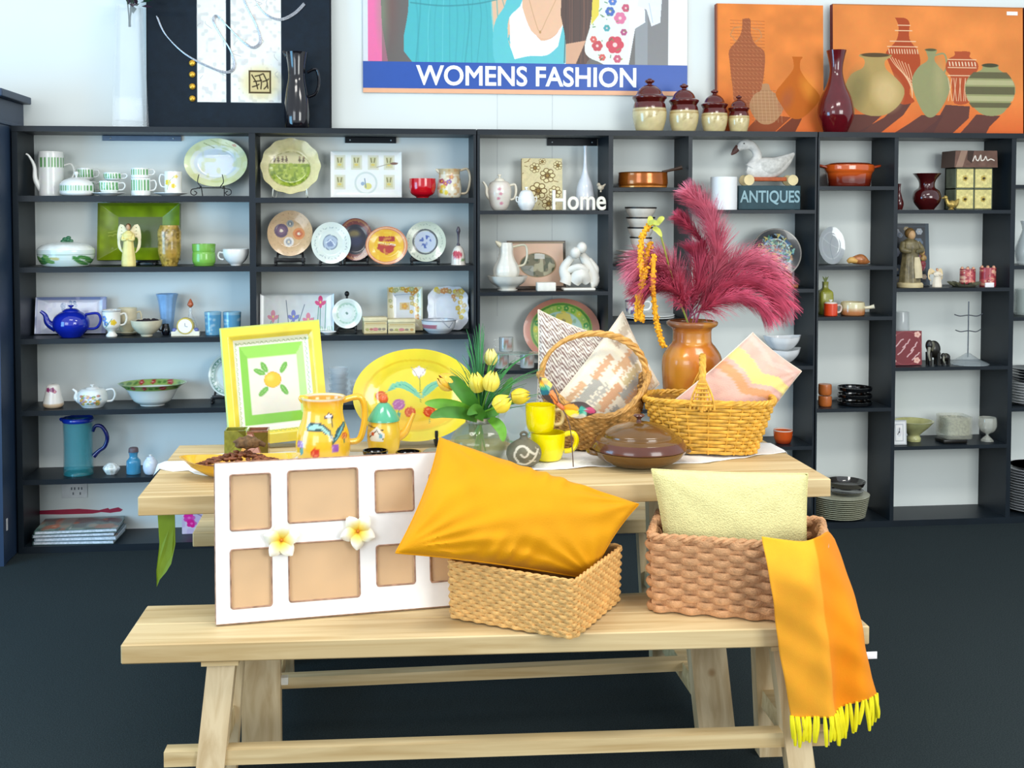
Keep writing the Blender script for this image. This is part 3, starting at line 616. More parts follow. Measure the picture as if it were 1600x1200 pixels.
for i in range(7):                                                    # drooping dark petals reaching over the painting's corner
    p = Vector((.09+.022*i, -.05, .035+.004*(i % 2))); P('petal', *sphere(p, .02, .008, .012, 10, 6), M('2a1a2c', .6), r)
# black pitcher
vessel('black_pitcher', 'glossy black ceramic pitcher standing in front of the black painting', 'pitcher', 443, 484, 82, -.17, ZTI, [(.8, 0), (.92, .04), (1, .16), (.95, .32), (.8, .52), (.66, .66), (.68, .8), (.8, .95), (.86, 1)], M('0c0b12', .12, coat=.6), handle=(1, .74, .42, .34, 2.4, .78, .9), hm=M('0c0b12', .12, coat=.6, var=.05),
       spout=([(-.36, .96), (-.46, 1.0), (-.52, 1.02)], [.1, .07, .03]))
# stoneware canisters
for i, (a, b, y) in enumerate(((988, 1040, 123), (1045, 1090, 131), (1095, 1135, 140), (1137, 1169, 149))):
    cx = (a+b)/2; k = sc(cx, -.16); w_ = (b-a)*k; h = W(cx, y, -.16).z-ZT
    r = E('canister', ('largest', 'second largest', 'third largest', 'smallest')[i]+' cream stoneware canister with a brown glazed lid, in the row of four', 'canister', PX(cx, -.16, ZTI), 'cream and brown canisters')
    I = Img(0, 0, 10, 10, 'd9c793', 10); I.rect(0, 0, 10, 3.3, '5b1814'); I.noise(.06, .8); I.line([(0, 4.1), (10, 4.1)], .12, 'b89b60'); I.scrib(3, 5, 7, 4.8, 'b39c66', .25, .6); I.scrib(3.2, 5.8, 6.8, 5.6, 'b39c66', .2, .6)
    V, F = lathe(hollow([(.72, 0), (.8, .03), (.95, .2), (1, .36), (.93, .5), (.82, .58), (.86, .6), (.86, .63)], w_/2, h, .006, 5), 44); hb = h*.66
    P('body', V, F, PM(.18, .6), r, planar(V, I, w_, hb))
    P('lid', *lathe(solid([(.94, .60), (1.0, .62), (1.0, .655), (.8, .69), (.66, .78), (.42, .85), (.2, .88)], w_/2, h, 4), 44), M('55130f', .15, coat=.6), r)
    P('knob', *lathe(solid([(.16, .87), (.13, .90), (.27, .93), (.27, .965), (.14, .98), (.13, .99), (.07, 1)], w_/2, h, 3), 24), M('55130f', .15, coat=.6), r)
vessel('red_vase', 'dark red bulbous vase with a flared neck between the two orange paintings', 'vase', 1280, 1334, 79, -.17, ZTI, [(.6, 0), (.7, .04), (.93, .16), (1, .26), (.86, .42), (.52, .58), (.36, .72), (.38, .84), (.54, 1)], M('5b0712', .14, coat=.7, var=.12))
# ================================================================ china on the left shelves
W0 = M('f1f2ee', .22, coat=.4, var=.02); CR = M('efe9d6', .25, coat=.4, var=.03)
BK = M('0d0f12', .35, var=.1)
def stripes(x0, x1, y0, y1, n, ya, yb, bg='f4f6f2', c='5fa35a'):
    I = Img(x0, y0, x1, y1, bg, 3)
    for i in range(n):
        x = x0+(x1-x0)*(i+.5)/n; I.rect(x-(x1-x0)/n*.27, ya, x+(x1-x0)/n*.27, yb, c)
    return I
z = ZS[(1, 1)]
I = stripes(58, 98, 236, 306, 8, 243, 259)
vessel('coffee_pot', 'tall white coffee pot with a band of green stripes and a long spout', 'coffee pot', 60, 99, 240, -.095, z, CAN, img=I, spout=([(-.38, .12), (-.62, .38), (-.66, .7), (-.86, .93), (-.98, .98)], [.13, .10, .07, .045, .035]), handle=(1, .72, .34, .42, 1.6), hm=W0,
       lid=([(.98, 0), (1, .04), (.92, .06), (0.3, .07)], .99))[0].rotation_euler.z = .45
def lidknob(mat, zf=1.0, r=.16, hf=.16):
    def f(root, w_, h, k): P('knob', *lathe(solid([(.5, 0), (.35, .3), (1, .7), (.8, 1), (.2, 1.05)], w_/2*r, h*hf, 3), 20), mat, root, loc=(0, 0, h*zf))
    return f
vessel('butter_dish', 'low round white lidded dish with green stripes beside the tall coffee pot', 'dish', 93, 146, 288, -.178, z, [(.8, 0), (.98, .2), (1, .9), (1, 1)], img=stripes(91, 146, 288, 306, 13, 290, 298), lid=([(1, 0), (.8, .35), (.4, .6), (.15, .65)], .96), extra=lidknob(W0, 1.55, .14, .55), hm=W0, ry=.8)
GC = 'green striped cups'
def scup(x0, x1, y0, Y, zb, lab, hs=1, img=None, g=GC, prof=CUP, nm='cup', hm=None):
    return vessel(nm, lab, 'cup', x0, x1, y0, Y, zb, prof, img=img or stripes(x0, x1, y0, y0+17, 7, y0+2, y0+12), handle=(hs, .82, .3, .3, 1.2), hm=hm or W0, group=g)
_, _, h1 = scup(121, 149, 283, -.052, z, 'lower of two stacked green striped cups behind the low round dish')
scup(120, 147, 263, -.052, z+h1*1.003, 'upper of two stacked green striped cups behind the low round dish')
saucer('saucer', 'white saucer under the stacked cups in the middle of the striped set', 170, 145, 196, -.17, z, W0)
_, _, h1 = scup(155, 186, 283, -.17, z+.009, 'lower striped cup of the pair on the white saucer')
scup(162, 190, 270, -.165, z+.010+h1*1.003, 'upper striped cup of the pair on the white saucer')
_, _, h1 = scup(205, 235, 278, -.17, z, 'lower striped mug of the pair at the right of the striped set', prof=MUG, nm='mug')
scup(205, 233, 263, -.17, z+h1*1.003, 'upper striped mug of the pair at the right of the striped set', prof=MUG, nm='mug')
saucer('saucer', 'white saucer under the cup painted with yellow flowers', 267, 240, 294, -.17, z, W0)
I = Img(256, 267, 285, 305, 'f8f7ef', 3); I.flower(264, 286, 5, 'f0d23a'); I.flower(273, 292, 4, 'e6c83a'); I.line([(262, 298), (266, 284), (274, 276)], 1, '9aa84a'); I.flower(277, 276, 3, 'f2dc6a')
scup(257, 284, 268, -.17, z+.010, 'slim white cup painted with yellow flowers, left of the oval plate', -1, I, 'flowered cups', MUG)
I = Img(288, 217, 387, 293, 'e2e8b4', 2); I.ell(337, 255, 40, 28, 'eef3e2'); I.ell(337, 255, 34, 23, 'dfe9ee'); I.line([(330, 220), (345, 226), (366, 232)], 1.6, 'a3ad62', .8, True); I.line([(318, 224), (334, 231)], 1, '7d8850'); I.ell(366, 228, 4, 2, 'c77a48', 20); I.line([(352, 223), (372, 238)], 1.4, 'b3b86c', .8); I.blot('cfd58a', .12, .6, .5)
plate('oval_plate', 'oval pale green plate on a black wire stand, top left shelf', 288, 387, 217, -.10, z, I, .2, .05, y1=293)
k = sc(331, -.1); r = E('wire_plate_stand', 'black wire plate stand holding the oval pale green plate', 'plate stand', PX(331, -.12, z))
for s in (-1, 1):
    P('scroll', *tube([(s*18*k, -.03, 34*k), (s*20*k, -.034, 22*k), (s*15*k, -.034, 14*k), (s*22*k, -.03, 12*k), (s*30*k, -.02, 10*k), (s*31*k, -.02, 4*k), (s*26*k, -.02, .004), (s*22*k, -.02, 5*k), (s*26*k, -.02, 8*k)], .0022, 6, 5), BK, r)
    P('back_leg', *tube([(s*18*k, -.02, 12*k), (s*18*k, .03, 16*k), (s*17*k, .06, .002)], .0022, 6, 4), BK, r)
P('crossbar', *tube([(-22*k, -.02, 13*k), (22*k, -.02, 13*k)], .0022, 6, 1), BK, r)
# shelf 2
z = ZS[(1, 2)]
I = Img(57, 378, 150, 418, 'dbe9e2', 2)
for x, y, rr in ((66, 399, 0), (76, 402, 30), (86, 405, -20), (80, 395, 10), (128, 400, 20), (138, 396, -20), (144, 404, 30), (70, 408, -30), (134, 408, 0)): I.ell(x, y, 9, 4.5, random.choice(['4c8a4a', '6fa35a', '3d7a4c']), rr+40); I.line([(x-6, y), (x+6, y+1)], .8, 'a8c27c', .8)
I.ell(95, 398, 8, 4, 'c9b862', 10, .7); I.line([(57, 389), (150, 389)], 1.3, '5a7a66')
def sprig(root, w_, h, k):
    for i, (a, b, q) in enumerate(((0, .0, 0), (.01, .012, 40), (-.012, .006, -30), (.022, .008, 10), (-.004, .016, 70), (.012, .022, 20))): P('leaf_knob', *sphere((a, 0, h*1.42+b), .011, .006, .008, 8, 6), M('2f6b46', .35, coat=.3), root)
vessel('tureen', 'round lidded tureen painted with green leaves, a leafy knob on top', 'tureen', 58, 148, 390, -.16, z, [(.72, 0), (.8, .05), (.95, .4), (1, .8), (1, 1)], img=I, lid=([(1, 0), (.99, .06), (.8, .32), (.4, .46), (.1, .5)], .98, None), hm=W0, lm=M('eef4ef', .2, coat=.5), extra=sprig, ry=.85)
I = Img(153, 318, 281, 405, '7d9410', 1.5).noise(.22, .06); I.ell(217, 362, 50, 30, '93a51c', 0, .6, 10); I.rect(153, 318, 281, 322, '5e700c', .7); I.rect(153, 318, 156, 405, '5e700c', .7)
for y in (350, 356): I.scrib(168, y+12, 184, y+8, 'c3cc5a', 1.2, 3)
o, w_, h = panel('square_dish', 'large square olive green glazed dish standing upright behind the angel figurine', 'dish', 153, 281, 319, -.075, z+.018, .012, I, '55660c', .12, pm=PM(.32, .12), bulge=lambda u, v: .02-.05*max(abs(2*u-1), abs(2*v-1))**3)
easel('low black stand under the olive green dish', 228, -.10, z, 40, 5, BK)
# angel
def angel(cx, x0, x1, y0, Y, z, lab, robe, wing, skin, hair, nm='angel_figurine'):
    k = sc(cx, Y); h = W(cx, y0, Y).z-z; w_ = (x1-x0)*k; r = E(nm, lab, 'figurine', PX(cx, Y, z))
    P('robe', *lathe(solid([(.60, 0), (.62, .1), (.5, .4), (.42, .6), (.52, .74), (.3, .8), (.16, .83)], w_/2, h, 4), 24, .8, nz=.05), robe, r)
    P('head', *sphere((0, 0, h*.91), h*.055, h*.06, h*.075), skin, r)
    P('hair', *sphere((0, h*.014, h*.925), h*.066, h*.062, h*.075), hair, r)
    for s in (-1, 1):
        P('wing', *J(*[tube([(s*w_*.08, .012, h*(.80-.03*i)), (s*w_*(.36+.02*i), .018, h*(.95-.09*i)), (s*w_*(.48-.012*i), .018, h*(.66-.07*i)), (s*w_*(.34-.02*i), .016, h*(.34-.01*i))], [h*.03, h*.035, h*.03, h*.012], 7, 4, .4) for i in range(4)]), wing, r)
        P('arm', *tube([(s*w_*.2, 0, h*.74), (s*w_*.24, -.012, h*.62), (s*w_*.04, -.022, h*.63)], [h*.04, h*.035, h*.022], 8, 4), robe, r)
    return r
angel(200, 182, 217, 349, -.19, z, 'small cream and yellow angel figurine with folded wings', M('e9d88a', .5), M('efe3b8', .5), M('caa07a', .5), M('6b4a2a', .6))
I = Img(245, 352, 284, 418, 'a98a3c', 3).noise(.3, .15); I.ell(262, 368, 9, 10, 'd9b890', 0, .9, 2); I.line([(262, 360), (259, 372), (266, 376)], 1.4, '7d4f2a'); I.blot('6f5a1c', .25, .58, .7); I.blot('cfae62', .3, .62, .6); I.ell(268, 396, 10, 9, 'b88e3a', 0, .7, 2)
vessel('pottery_vase', 'mottled brown and gold pottery vase with a relief face, front of the olive dish', 'vase', 246, 283, 352, -.18, z, [(.66, 0), (.7, .06), (.95, .3), (.98, .6), (1, .85), (.86, .95), (.8, 1)], img=I)
vessel('green_mug', 'plain apple green round mug on the second shelf', 'mug', 300, 337, 381, -.17, z, [(.8, 0), (.86, .06), (.98, .2), (.97, .55), (.93, .62), (.97, .7), (1, 1)], M('7cb54a', .25, coat=.4, var=.04))
vessel('white_cup', 'plain white wide cup right of the apple green mug', 'cup', 348, 389, 389, -.17, z, [(.4, 0), (.45, .08), (.75, .3), (.97, .65), (1, 1)], W0, handle=(-1, .75, .35, .18, 1.6))
# shelf 3
z = ZS[(1, 3)]
I = Img(44, 465, 165, 517, 'dfe3f4', 2); I.rect(44, 465, 165, 469, '8d9cc8'); I.rect(44, 465, 47, 517, '9dabd4', .8); I.rect(158, 465, 165, 517, 'a8b2dc', .7)
for i in range(18): I.flower(random.uniform(88, 112), random.uniform(472, 490), 2.6, random.choice(['8aa0c8', 'a8b8d8', '6f8ab8']), 'c8d0e8')
I.blot('c7cbe8', .12, .62, .6)
panel('serving_tray', 'pale lilac rectangular serving tray with blue flowers, behind the blue teapot', 'tray', 52, 163, 466, -.072, z, .01, I, '93a0cc', .18, pm=PM(.2, .5), bulge=lambda u, v: -.012*max(abs(2*u-1), abs(2*v-1))**6)
BT = M('1226a0', .1, coat=.8, var=.08)
def teapot(lab, x0, x1, y0, Y, z, mat=None, img=None, prof=None, hd=1, lidf=.16, knob=BT, sp=None, gr=None, nz=0, han=None):
    m = mat or W0
    return vessel('teapot', lab, 'teapot', x0, x1, y0, Y, z, prof or [(.55, 0), (.6, .04), (.92, .3), (1, .52), (.9, .78), (.6, .95), (.4, 1)], m, img, closed=True,
                  spout=sp or ([(-.4, .35), (-.62, .55), (-.7, .85), (-.82, 1.0)], [.13, .1, .06, .045]), handle=han or (hd, .86, .3, .30, 2.2, .78, .86), hm=knob if mat is None else mat,
                  lid=([(.48, 0), (.46, .04), (.3, .12), (.1, .14)], .97), extra=lidknob(knob, 1.1, .16, .13), nz=nz)
teapot('glossy cobalt blue round teapot, third shelf of the left bay', 82, 140, 486, -.180, z, BT)
I = Img(158, 484, 190, 528, 'f2efe4', 3); I.flower(164, 498, 5, '6f8fd0'); I.flower(168, 506, 4, '4f74b8'); I.flower(180, 504, 4.5, 'e8c23a'); I.line([(166, 512), (178, 498)], 1, '6f8f5a'); I.line([(158, 486), (190, 486)], 1.2, '4a5a78')
vessel('footed_mug', 'footed white mug with blue and yellow flowers and a cobalt handle', 'mug', 159, 189, 484, -.19, z, [(.55, 0), (.58, .06), (.36, .18), (.6, .28), (.9, .42), (.94, .8), (1, 1)], img=I, handle=(1, .82, .42, .3, 1.8), hm=M('e8e2d4', .25, coat=.4))
vessel('cream_cup', 'cream cup standing at the back between the footed mug and the bowl', 'cup', 183, 214, 481, -.09, z+.008, CUP, M('d9cfae', .3, coat=.3), handle=(1, .8, .3, .22, 1.4))
saucer('saucer', 'cream saucer under the cup at the back of the third shelf', 198, 176, 222, -.09, z, M('d9cfae', .3, coat=.3))
vessel('cream_bowl', 'small footed cream bowl of dark potpourri on the third shelf', 'bowl', 204, 254, 500, -.18, z, [(.36, 0), (.4, .12), (.6, .25), (.9, .6), (1, 1)], M('d7ceb2', .3, coat=.4))
kk = sc(229, -.18); hb = W(229, 500, -.18).z-z
r = tag(P('potpourri', *J(*[sphere((random.uniform(-.045, .045), random.uniform(-.045, .045), random.uniform(0, .01)), .012, .009, .008, 7, 5) for _ in range(26)]), M('2a2024', .8, var=.5, scale=90), loc=PX(229, -.18, z+hb*.85)), 'dark dried potpourri filling the small cream bowl', 'potpourri', kind='stuff')
vessel('fluted_vase', 'pale blue fluted vase with a flared lip at the back of the third shelf', 'vase', 244, 278, 459, -.085, z, [(.55, 0), (.5, .1), (.62, .4), (.8, .8), (1, 1)], M('7fa6cf', .3, coat=.3, var=.12), nz=.05)
vessel('black_jug', 'small glossy black jug beside the porcelain clock', 'jug', 252, 266, 506, -.15, z, [(.7, 0), (1, .4), (.8, .8), (.7, 1)], M('0d0e16', .15, coat=.5), handle=(-1, .9, .4, .3, 1.4))
# porcelain clock
k = sc(288, -.19); r = E('porcelain_clock', 'small cream porcelain clock with a round gold rimmed dial', 'clock', PX(288, -.19, z))
P('base', *prism([(a*k, b*k) for a, b in ((-22, 0), (22, 0), (22, 7), (15, 8), (11, 14), (-11, 14), (-15, 8), (-22, 7))], -.012, .018), M('e9e3cc', .3, coat=.4), r)
P('case', *[(lambda V, F: ([(a, c, b+16*k) for a, b, c in V], F))(*lathe([(0, -.016), (13*k, -.016), (13.5*k, -.01), (13.5*k, .016), (0, .016)], 30))][0], M('c9b45a', .3, metal=.3), r)
I = Img(0, 0, 20, 20, 'f3f1ea', 3); I.ell(10, 10, 3, 3, '6a74b8', a=.6); I.line([(10, 10), (10, 5)], .5, '222222'); I.line([(10, 10), (13, 11)], .5, '222222')
for i in range(12): I.ell(10+8*math.sin(i*PI/6), 10-8*math.cos(i*PI/6), .5, .5, '444444')
V, F, C = slab(20*k, 20*k, .001, I); V, F = disc(11*k, 0, 36, .001); V = [(a, -.017-c, b+16*k) for a, b, c in V]; P('dial', V, F, M('f4f2ec', .3, var=.02), r, smooth=False)
P('hands', *J(tube([(0, -.019, 16*k), (0, -.019, 21*k)], .0008, 5), tube([(0, -.019, 16*k), (4*k, -.019, 15*k)], .0008, 5)), M('2a2a40', .4), r)
for s in (-1, 1): P('side_bud', *sphere((s*17*k, -.005, 9*k), 4*k, .008, 4*k), M('5a64a0', .3, coat=.4), r)
k = sc(296, -.1); r = E('glass_decanter', 'slender clear glass decanter with a red topped stopper behind the clock', 'decanter', PX(296, -.1, z))
P('body', *lathe(hollow([(.8, 0), (1, .1), (.7, .35), (.22, .6), (.2, .8)], 13*k, 52*k, .002, 5), 28), glass('e6ecec', .2), r)
P('stopper', *lathe(solid([(.14, 0), (.5, .3), (.3, .7), (.08, 1)], 10*k, 14*k), 16), M('b8603c', .3, coat=.3), r, loc=(0, 0, 42*k))
for a, b, Y, lab in ((319, 346, -.16, 'left of the two pale blue glass tumblers with white dots'), (348, 377, -.15, 'right of the two pale blue glass tumblers with white dots')):
    I = Img(a, 486, b, 527, '6fb6dc', 3); I.rect(a, 486, b, 491, 'a8d4e8')
    for i in range(10): I.ell(random.uniform(a, b), random.uniform(493, 524), 2.2, 2.2, 'cfe8f4', 0, .8, 1)
    vessel('glass_tumbler', lab, 'tumbler', a, b, 487, Y, z, [(.84, 0), (.88, .04), (1, 1)], img=I, group='pale blue tumblers', pm=PM(.08, .5, trans=.35))
# shelf 4
z = ZS[(1, 4)]
I = Img(67, 599, 100, 636, 'f3eee4', 3); I.flower(78, 607, 3.4, 'a8487a', '7a2c50'); I.flower(85, 607, 3.6, '8c3a68', '7a2c50'); I.flower(89, 610, 2.4, 'b05a8a'); I.rect(67, 629, 100, 636, 'd9b48a', .8)
vessel('flower_shaker', 'small white pear shaped pot with a purple flower, far left of the fourth shelf', 'pot', 67, 99, 600, -.17, z, [(.8, 0), (.98, .08), (1, .22), (.82, .55), (.66, .88), (.5, .97), (.3, 1)], img=I, closed=True)
I = Img(120, 598, 168, 638, 'f2f6f2', 3)
for i in range(46): I.flower(random.uniform(129, 160), random.uniform(609, 630), random.uniform(1.4, 3), random.choice(['d9a03c', '6fa05a', 'c87a6a', 'e0c060', '7aa8c0', '9a7ab0', 'c8b45a']), 'e8d8a0')
teapot('ornate white teapot with a flowered panel and a pointed lid', 121, 168, 607, -.17, z, None, I, [(.7, 0), (.74, .05), (.98, .3), (1, .55), (.92, .85), (.7, 1)], knob=W0, sp=([(-.42, .3), (-.56, .5), (-.54, .8), (-.66, .98)], [.1, .08, .055, .04]), han=(1, .9, .28, .26, 1.9, .9, .9))
I = Img(183, 597, 292, 634, 'e4e8e2', 2)
I.rect(183, 597, 292, 606, '8fb04c', .85)
for x in range(188, 292, 9): I.ell(x, 601+random.uniform(-1, 1), 3.5, 2, random.choice(['5f8a3c', 'a8c060', 'd8d890']), random.uniform(-40, 40))
for x in (214, 232, 259, 262): I.flower(x, 601, 3.6, 'b83a3c', 'e8a0a0')
vessel('fruit_bowl', 'wide white bowl with a green and red fruit border on its flared rim', 'bowl', 184, 292, 598, -.15, z, [(.36, 0), (.38, .06), (.55, .22), (.7, .6), (.8, .8), (1, 1)], img=I, t=.004, ry=.84)
I = Img(322, 555, 384, 620, 'cfe0dc', 2.5); I.ring(353, 588, 27, 29, 1.2, '5a8a80'); I.ring(353, 588, 22, 24, 1.5, '9cc0b4')
for i in range(30): I.ell(353+25*math.cos(i*.21), 588+27*math.sin(i*.21), 1.3, 1, '4c8a6a')
plate('china_plate', 'pale green plate with a leafy border, half hidden behind the yellow square platter', 323, 385, 555, -.12, z, I, .2, y1=620)
easel('black stand under the pale green plate half hidden by the yellow square platter', 352, -.13, z, 62, 22, BK)
# shelf 5
z = ZS[(1, 5)]
JB = M('12309c', .12, coat=.6)
k = sc(120, -.15); r = E('glass_jug', 'tall aqua glass jug with a cobalt blue rim and handle', 'jug', PX(117, -.15, z)); hh = W(117, 656, -.15).z-z
P('body', *lathe(hollow([(.96, 0), (1, .03), (.97, .5), (1, .9), (1.02, 1)], 23.5*k, hh, .004, 4, .08), 40), glass('3fa9b6', .33), r)
P('rim', *lathe([(24*k, hh-.008), (25*k, hh-.004), (25*k, hh+.008), (23.3*k, hh+.012), (23*k, hh), (23.6*k, hh-.008)], 40), JB, r)
P('lip', *tube([(-22*k, 0, hh), (-27*k, 0, hh+.004), (-29*k, 0, hh+.006)], [.012, .008, .003], 8), JB, r)
P('handle', *tube([(23*k, 0, hh*.78), (28*k, 0, hh*.88), (38*k, 0, hh*.86), (46*k, 0, hh*.68), (42*k, 0, hh*.5), (33*k, 0, hh*.42), (24*k, 0, hh*.32)], [.008, .008, .0085, .009, .009, .009, .012], 10), M('101a5c', .15, coat=.5), r)
P('glass_foot', *lathe(solid([(.97, 0), (.95, .5), (.8, 1)], 23*k, .02), 32), glass('1f5c58', .8), r)
vessel('crystal_dish', 'small white crystal trinket dish between the glass jug and the blue bottle', 'dish', 161, 187, 723, -.17, z, [(.6, 0), (.8, .2), (1, .5), (.8, .75), (.3, 1)], M('e8eee4', .15, coat=.5, var=.25, scale=120), closed=True, nz=.06)
vessel('blue_bottle', 'small blue glass bottle with a brown stopper', 'bottle', 197, 220, 706, -.17, z, [(.96, 0), (1, .08), (1, .5), (.92, .62), (.6, .74), (.6, .9), (.72, 1)], glass('4fa6cc', .65), lid=([(.66, 0), (.68, .06), (.62, .2), (.3, .24)], .98), lm=M('6a5a5e', .5), hm=glass('4fa6cc', .65))
vessel('white_jar', 'small round white lidded jar beside the blue bottle', 'jar', 223, 247, 717, -.2, z, [(.5, 0), (.8, .12), (1, .45), (.9, .8), (.6, 1)], M('dde6f2', .25, coat=.4), closed=True, lid=([(.62, 0), (.5, .15), (.2, .22)], .95), extra=lidknob(W0, 1.12, .2, .16))
# bottom shelf: books
z = ZS[(1, 0)]
k = sc(125, -.2); hb = .012
for i, (c, dx, dz, lab) in enumerate((('3f5a58', 0, 0, 'bottom of the pile of large picture books'), ('8fa3ae', .006, 0, 'second from the bottom in the pile of large picture books'), ('2f4246', -.005, 0, 'third from the bottom in the pile of large picture books'), ('55716a', .002, 0, 'topmost picture book of the pile, its cover showing'))):
    r = E('picture_book', lab, 'book', PX(118, -.13, z+i*.0165), 'picture books on the bottom shelf', (0, 0, -.05+.03*i))
    r.location.x += dx; I = Img(0, 0, 60, 30, c, 3).noise(.3, .1); I.flower(12, 20, 5, 'c9683c', 'e0a070'); I.rect(28, 12, 42, 26, '5a6a70', .8); I.blot('b86a4c', .15, .66, .8); I.blot('9ab0a4', .1, .6, .6); I.line([(26, 2), (25, 28)], .4, 'c8d0c8')
    V = [(x, y, .016) for y in np.linspace(-.105, .105, 30) for x in np.linspace(-.175, .175, 56)]; F = [(j*56+i_, j*56+i_+1, (j+1)*56+i_+1, (j+1)*56+i_) for j in range(29) for i_ in range(55)]
    A = np.array(V); C = I.at((A[:, 0]+.175)/.35*60, 30-(A[:, 1]+.105)/.21*30)
    P('cover', *[V, F], PM(.25, .4), r, C, smooth=False)
    P('boards', *J(box(-.175, .175, -.105, .105, 0, .002), box(-.175, .175, -.105, .105, .0142, .0158), box(-.175, -.172, -.105, .105, 0, .0158)), M(c, .4), r, smooth=False)
    P('pages', *box(-.171, .172, -.102, .102, .0021, .0141), M('d4dbe2', .6, var=.2, scale=90), r, smooth=False)
k = sc(300, -.15); I = Img(0, 0, 40, 34, 'd3c8dc', 2); I.flower(9, 9, 7, 'e0249a', 'f060b8'); I.flower(12, 18, 6, 'd81c8c', 'f060b8'); I.line([(20, 4), (36, 14)], 1.5, '6a5a6e'); I.scrib(20, 26, 34, 24, '8a7a9a', 1); I.blot('b8a0c8', .1, .6, .5)
panel('gift_bag', 'lilac gift bag with pink flowers behind the end of the table', 'bag', 279, 330, 800, -.12, z, .06, I, 'b9a8c6')
# ================================================================ bay 2
z = ZS[(2, 1)]
I = Img(407, 217, 501, 306, 'e3dba0', 2.5).noise(.06, .2); vm = (((I.X-452)/33)**2+((I.Y-266)/28)**2 < 1)*1.0; I.mix(vm*(I.Y > 257), '9db332'); I.mix(vm*(I.Y <= 257), 'd9d3a0')
I.blot('6f8a22', .25, .55, .8, vm*(I.Y > 258)); I.blot('c6d464', .3, .62, .8, vm*(I.Y > 258)); I.ring(452, 266, 33, 28, 1, '8a8440', .6)
for x in (428, 434, 441, 447, 468, 474): I.ell(x, 251, 2, 4, '5a4a30'); I.ell(x, 246, 1.3, 1.3, '8a6a48')
plate('scalloped_plate', 'large scalloped cream plate with a green country scene in the centre', 408, 501, 217, -.11, z, I, .16, .06, .02, y1=304)
k = sc(454, -.12); r = E('plate_stand', 'clear plastic stand under the scalloped cream plate', 'plate stand', PX(454, -.12, z))
for s in (-1, 1): P('foot', *tube([(s*26*k, -.035, 14*k), (s*27*k, -.035, 3*k), (s*27*k, .0, .003), (s*24*k, .05, .003), (s*20*k, .045, 22*k)], .003, 6, 4), M('dfe4d8', .2, coat=.5), r)
I = Img(517, 237, 628, 310, 'f1f2ec', 2.5); I.rect(517, 237, 628, 238.5, 'd0d4ce'); 
for x, y in ((523, 243), (549, 243), (575, 243), (600, 243), (523, 274), (600, 274)):
    I.rect(x, y, x+17, y+23, 'dddbc4'); I.rect(x+3, y+3, x+14, y+20, 'cfcb9c'); I.line([(x+5, y+5), (x+6, y+11)], 2, '8a845a'); I.line([(x+11, y+5), (x+10, y+11)], 2, '8a845a'); I.ell(x+8, y+15, 3, 2, 'dcc86a')
I.ell(572, 287, 18, 18, 'd2dcd6'); I.ell(572, 287, 15, 15, 'eef0ea'); I.ell(575, 292, 6, 5, 'dcd46a', a=.8); I.line([(570, 280), (572, 294)], 1.4, '6f84a0'); I.ell(567, 288, 3, 3, '9ab0c8')
I.line([(589, 262), (606, 257), (622, 255)], 1.2, '9a9484', .8); I.ell(616, 256, 6, 2, '7d5a4a', 0)
panel('picture_tray', 'white rectangular tray printed with small pictures and a round dish motif', 'tray', 517, 628, 237, -.10, z, .012, I, 'e4e6e0', .10, pm=PM(.2, .5), bulge=lambda u, v: -.008*max(abs(2*u-1), abs(2*v-1))**8)
vessel('red_bowl', 'small deep glossy red bowl on the top shelf', 'bowl', 639, 681, 279, -.17, z, [(.45, 0), (.5, .06), (.85, .22), (1, .55), (.98, 1)], M('c4081c', .1, coat=.7, var=.05))
I = Img(681, 262, 722, 311, 'e3dcc4', 3); I.blot('c9a070', .2, .6, .7)
for x, y, c in ((688, 283, 'a84a5a'), (694, 287, 'b85a6a'), (700, 284, '8a6aa0'), (690, 293, 'd8b83a'), (694, 302, 'e0c84a'), (688, 300, 'c8b43a'), (704, 276, 'c98a6a'), (710, 290, 'd8b890')): I.flower(x, y, 4, c)
I.rect(681, 262, 722, 272, 'b8935a', .5)
vessel('flowered_jug', 'cream jug with painted flowers and a tall loop handle, right of the red bowl', 'jug', 683, 721, 264, -.16, z, [(.84, 0), (.95, .08), (1, .35), (.9, .65), (.86, .85), (.94, 1)], img=I, handle=(1, .95, .15, .36, 2, .9, .92), hm=M('dccdb0', .3, coat=.4), spout=([(-.40, .9), (-.5, .96), (-.56, 1.0)], [.1, .07, .02]))
# plates
z = ZS[(2, 2)]
def ringmarks(I, cx, cy, rx, ry, c, n=26, a=.8, L=2.2):
    for i in range(n):
        t = 2*PI*i/n; x, y = cx+rx*math.cos(t), cy+ry*math.sin(t); I.line([(x-L*math.sin(t)*.4, y), (x+random.uniform(-L, L)*.6, y+random.uniform(-L, L))], .9, c, a)
I = Img(416, 329, 488, 402, 'd3b183', 3).noise(.05, .3); ringmarks(I, 452, 365, 31, 31, 'a8844f'); ringmarks(I, 452, 365, 24, 24, 'b89260', 18)
for x, y, r_, c, d in ((438, 361, 11, '5d4664', '7c5a78'), (466, 366, 9.5, 'd98a4c', 'c05a34'), (452, 350, 6, '9aa09c', '5c6c78'), (450, 379, 8, 'e8e6e0', '8a94a0')): I.ell(x, y, r_, r_, c); I.ell(x, y, r_*.6, r_*.6, d, a=.8); I.ell(x, y, r_*.25, r_*.25, 'eadfc8')
plate('souvenir_plate', 'tan souvenir plate with four coloured medallions', 417, 488, 330, -.12, z, I, .2, .04, y1=401)
easel('black stand under the tan plate with four medallions', 452, -.12, z, 60, 26, BK)
